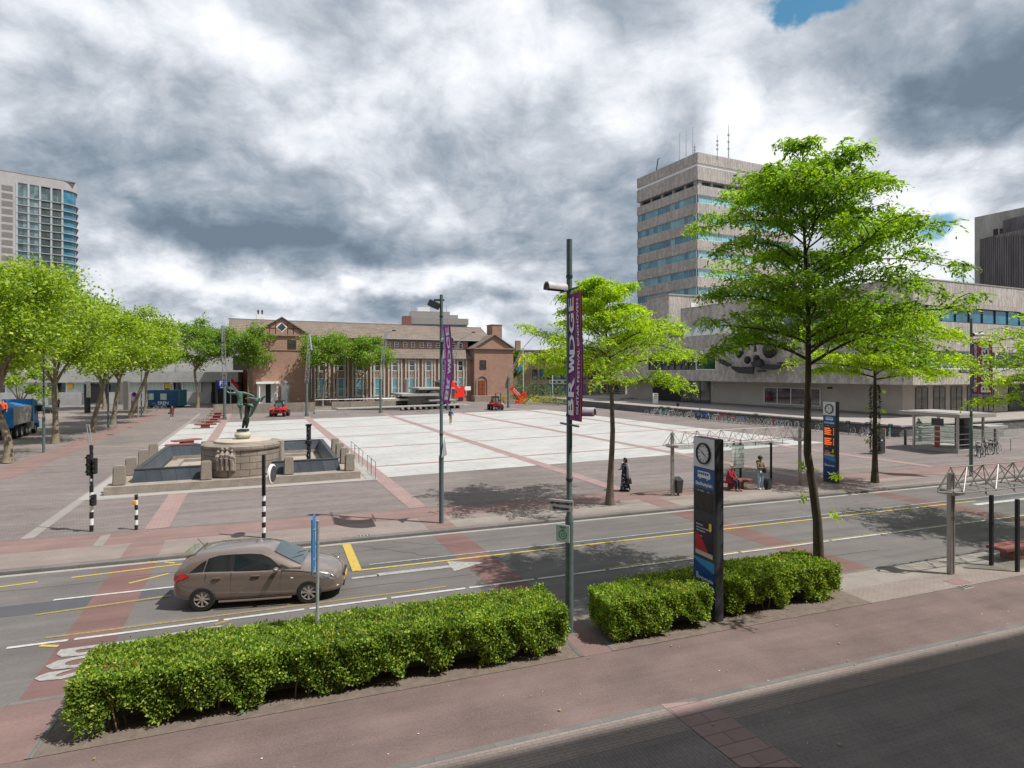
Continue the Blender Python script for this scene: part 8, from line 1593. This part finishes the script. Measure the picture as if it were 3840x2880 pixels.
# seated woman
red_coat = mat('coat_red', (.30, .03, .05), .85, .15, 9); dj = mat('trousers_dark', (.03, .035, .05), .85, .15, 9)
sit = dict(pelvis=(0, .05, .55), spine=(0, .03, .73), chest=(0, -.03, .94), neck=(0, -.08, 1.06), jaw=(0, -.12, 1.12), head=(0, -.13, 1.19), crown=(0, -.13, 1.25), shL=(.17, -.03, 1.0), elL=(.22, -.1, .76), wrL=(.08, -.3, .70), shR=(-.17, -.03, 1.0), elR=(-.22, -.1, .76), wrR=(-.06, -.3, .66), hiL=(.1, 0, .53), knL=(.12, -.42, .55), anL=(.10, -.46, .11), toL=(.1, -.6, .04), hiR=(-.1, 0, .53), knR=(-.12, -.42, .55), anR=(-.08, -.38, .11), toR=(-.08, -.53, .04), face=(0, -1, -.35))
sp_ = Vector(G(2748, 1842)); sw = person('seated woman in a red coat and pale head scarf on the red bench', (sp_.x - .02, sp_.y + .30), R(38), sit, skin_m, red_coat, dj, mat('shoe_tan', (.30, .18, .13), .7, .1, 5), None, False, 1.0, 1.15, 2, hat=mat('scarf_grey', (.45, .46, .50), .8, .2, 9), topname='coat')
skirt(sw, [(.40, .27, 0, -.06), (.56, .25, 0, -.02), (.72, .2, 0, .02)], red_coat, 'coat_hem', .05, 14, 1.0); 
# woman with suitcase
khaki = mat('jacket_khaki', (.17, .13, .075), .8, .25, 9); jeans = mat('jeans_pale', (.30, .42, .52), .8, .2, 9); stp_ = Vector(G(2851, 1836)); bc = 'standing person in a khaki jacket and pale jeans looking at a phone'
st_w = person(bc, (stp_.x, stp_.y), R(25), dict(elR=(-.24, -.06, 1.14), wrR=(-.06, -.28, 1.16), elL=(.24, -.06, 1.14), wrL=(.06, -.28, 1.16), head=(0, -.04, 1.60), jaw=(0, -.03, 1.53), crown=(0, -.03, 1.665), face=(0, -1, -.4)), skin_m, khaki, jeans, M['white'], None, False, 1.0, 1.1, topname='jacket')
MB().ball((0, .01, 1.66), .125, 12, 8, (1, 1, .9)).build('curly_hair', hair_d, st_w, smooth=True); MB().ball((0, .14, 1.42), .12, 10, 7, (1.2, .7, .8)).build('hood', khaki, st_w, smooth=True)
tag(MB(True).box(-.02, .02, 0, .01, 0, .001).build('x', M['black']), 'x', 'x') if 0 else None
o = empty('suitcase', 'black rolling suitcase with a raised handle beside the person in the khaki jacket', 'suitcase', (stp_.x + .42, stp_.y + .05, 0), R(25)); MB().box(-.2, .2, -.13, .13, .06, .56).build('case', M['charcoal'], o, bevel=.05); mb = MB(); mb.tube([(-.1, .1, .5), (-.16, .1, 1.08), (.02, .1, 1.08), (.06, .1, .5)], .012, 6); mb.build('handle', M['galv'], o); mb = MB()
for x in (-.15, .15): mb.lathe([(.001, -.02), (.04, -.02), (.04, .02), (.001, .02)], (x, 0, .04), 10, 'y')
mb.build('wheels', M['rubber'], o)
o = tag(MB().ball((0, 0, 0), .14, 12, 8, (.7, 1, 1.1)).build('shoulder_bag', M['black'], smooth=True), 'small black bag hanging at the hip of the person in khaki', 'bag'); o.location = (stp_.x + .2, stp_.y - .02, 1.0)
# man in blue on the square, walking away
blue_j = mat('jacket_blue', (.02, .10, .28), .7, .15, 9); beige = mat('chinos_beige', (.42, .30, .16), .8, .1, 9)
q = G(1690, 1591); mp_ = person('man in a blue jacket and beige trousers standing alone on the square', q, R(150), dict(elR=(-.26, -.04, 1.14), wrR=(-.22, -.24, 1.02), elL=(.26, -.04, 1.14), wrL=(.22, -.24, 1.02), anL=(.09, .02, .09), anR=(-.08, -.02, .09)), skin_l, blue_j, beige, M['white'], None, False, 1.05)
o = tag(MB().hexa([(-.17, .12, 1.02), (.17, .12, 1.02), (.16, .3, 1.04), (-.16, .3, 1.04), (-.14, .12, 1.5), (.14, .12, 1.5), (.12, .26, 1.46), (-.12, .26, 1.46)]).build('backpack', M['charcoal'], None, bevel=.04), 'dark backpack worn by the man in the blue jacket', 'backpack'); o.location = (q[0], q[1], 0); o.rotation_euler = (0, 0, R(150))
q = G(645, 1569); pm = person('woman in a dark red coat with a handbag walking by the plane trees', q, R(15), dict(anL=(.08, .16, .1), toL=(.08, .06, .04), knL=(.09, .03, .5), anR=(-.08, -.16, .09), toR=(-.08, -.3, .04), knR=(-.09, -.12, .5)), skin_l, mat('coat_dark_red', (.13, .03, .035), .85, .2, 9), dj, M['white'], mat('hair_red', (.10, .03, .03), .7, .2, 9), True, .98, topname='coat')
skirt(pm, [(.62, .25, 0, 0), (.85, .22, 0, 0), (1.05, .18, 0, 0)], bpy.data.materials['coat_dark_red'], 'coat_hem', .1)
o = tag(MB().ball((0, 0, 0), .17, 10, 7, (.6, 1, .8)).build('hand_bag', M['black'], smooth=True), 'dark handbag of the woman in the dark red coat', 'bag'); o.location = (q[0] - .38, q[1], .7)
q = G(220, 1531); person('dark clothed person standing against the grey building, behind the trunks', q, R(-20), dict(), skin_l, M['charcoal'], dj, M['white'], hair_d)
q = G(1772 - 0, 1539); 
q = at(3418, 1600, 54.5); wv = e0 + ta * 33.0; sp = dict(sit); gx = Vector((q.x, q.y))
bwp = Vector(BW.p(BW.L(3418), -1.25, 0)); gs = person('long haired person sitting on the terrace wall left of the stair kiosk', (bwp.x, bwp.y), wa + R(90) + R(180), dict(sit, anL=(.10, -.40, .15), toL=(.1, -.52, .08), anR=(-.1, -.40, .15), toR=(-.1, -.52, .08)), skin_l, M['charcoal'], mat('trousers_grey', (.32, .32, .33), .8, .1, 9), M['white'], mat('hair_blond', (.35, .18, .07), .7, .2, 12), True, 1.0, z=.58)
q = at(12, 1500, 46.0); wk = person('worker in an orange bib standing behind the tipper truck, at the left edge', (q.x, q.y), R(20), dict(), skin_l, mat('bib_orange', (.75, .10, .02), .7, .1, 9), dj, M['black'], hair_d, z=2.0 - .0); wk.location.z = 2.2
# ---------------- bronze group
brz = mat('bronze_green', (.055, .115, .09), .55, .4, 3.5, c2=(.16, .26, .215), metal=.35, fine=5, bump=.3); brd = mat('bronze_dark', (.028, .032, .028), .5, .4, 3, c2=(.06, .07, .06), metal=.4)
sc_ = cc_[1] / 2200 * .1568 * 1.0             # metres per zoomed pixel of the study view
bx, bz0 = 455, 1165
def q3(x, y, d=0): return Vector(((x - bx) * sc_, d, (bz0 - y) * sc_))
sg_ = empty('bronze_group', 'green bronze group of three intertwined dancing figures above the stone bowl', 'statue', (cc_[0] + .12, cc_[1], zd + .14 + .55))
def fig(name, pts, edges, rad, m):
    nm = list(pts); skinmesh(name, [q3(*pts[k]) for k in nm], [(nm.index(a), nm.index(b)) for a, b in edges], [rad.get(k, 24) * sc_ if not isinstance(rad.get(k), tuple) else tuple(v * sc_ for v in rad[k]) for k in nm], 0, m, sg_)
fig('draped_figure', dict(hips=(500, 780, 0), waist=(510, 660, 0), chest=(515, 590, 0), neck=(512, 545, 0), head=(508, 520, 0), kneeL=(440, 960, -5 * sc_), footL=(390, 1150, 0), kneeR=(500, 950, .05), footR=(468, 1150, .05), shR=(570, 590, .1), elR=(610, 620, -.2), shL=(450, 590, .1), elL=(425, 560, -.1)),
    [('hips', 'waist'), ('waist', 'chest'), ('chest', 'neck'), ('neck', 'head'), ('hips', 'kneeL'), ('kneeL', 'footL'), ('hips', 'kneeR'), ('kneeR', 'footR'), ('chest', 'shR'), ('shR', 'elR'), ('chest', 'shL'), ('shL', 'elL')], dict(hips=78, waist=72, chest=72, neck=26, head=42, kneeL=52, footL=27, kneeR=56, footR=28, shR=36, elR=26, shL=34, elL=24), brd)
fig('left_figure', dict(pelvis=(385, 480, -.15), spine=(375, 400, -.2), chest=(350, 315, -.2), neck=(285, 262, -.2), head=(258, 240, -.2), shL=(265, 295, -.22), elL=(150, 305, -.35), haL=(75, 235, -.4), shR=(430, 290, -.18), elR=(560, 325, -.1), haR=(680, 390, 0), knA=(340, 600, -.35), shA=(455, 570, -.25), knB=(365, 690, -.1), ftB=(378, 870, -.1), toB=(374, 930, -.1)),
    [('pelvis', 'spine'), ('spine', 'chest'), ('chest', 'neck'), ('neck', 'head'), ('chest', 'shL'), ('shL', 'elL'), ('elL', 'haL'), ('chest', 'shR'), ('shR', 'elR'), ('elR', 'haR'), ('pelvis', 'knA'), ('knA', 'shA'), ('pelvis', 'knB'), ('knB', 'ftB'), ('ftB', 'toB')], dict(pelvis=68, spine=55, chest=72, neck=25, head=38, shL=38, elL=24, haL=16, shR=38, elR=25, haR=14, knA=36, shA=26, knB=40, ftB=22, toB=14), brz)
fig('right_figure', dict(pelvis=(660, 640, .1), spine=(700, 560, .05), chest=(715, 480, 0), neck=(790, 440, -.05), head=(835, 425, -.05), shL=(650, 430, 0), elL=(560, 415, -.1), haL=(480, 440, -.15), shR=(790, 480, -.1), elR=(880, 490, -.2), haR=(930, 400, -.25), knA=(640, 720, 0), ftA=(570, 850, .05), toA=(540, 880, .05), knB=(620, 600, -.1), ftB=(520, 560, -.1)),
    [('pelvis', 'spine'), ('spine', 'chest'), ('chest', 'neck'), ('neck', 'head'), ('chest', 'shL'), ('shL', 'elL'), ('elL', 'haL'), ('chest', 'shR'), ('shR', 'elR'), ('elR', 'haR'), ('pelvis', 'knA'), ('knA', 'ftA'), ('ftA', 'toA'), ('pelvis', 'knB'), ('knB', 'ftB')], dict(pelvis=60, spine=55, chest=62, neck=24, head=40, shL=34, elL=24, haL=15, shR=34, elR=24, haR=14, knA=44, ftA=26, toA=18, knB=36, ftB=26), brz)
mb = MB(); mb.tube([q3(220, 215, -.25), q3(120, 150, -.35), q3(40, 160, -.4)], .02, 6); mb.tube([q3(220, 215, -.25), q3(110, 190, -.35), q3(55, 225, -.4)], .02, 6); mb.build('double_flute', brz, sg_); mb = MB(); mb.tube([q3(880, 470, -.22), q3(900, 410, -.25), q3(975, 382, -.25)], [.03, .03, .05], 6); mb.build('horn', brd, sg_)
mb = MB(); mb.tube([q3(275, 500, -.1), q3(310, 600, -.1), q3(360, 660, -.15), q3(370, 700, -.1)], [.03, .06, .05, .03], 6); mb.build('drapery', brd, sg_)
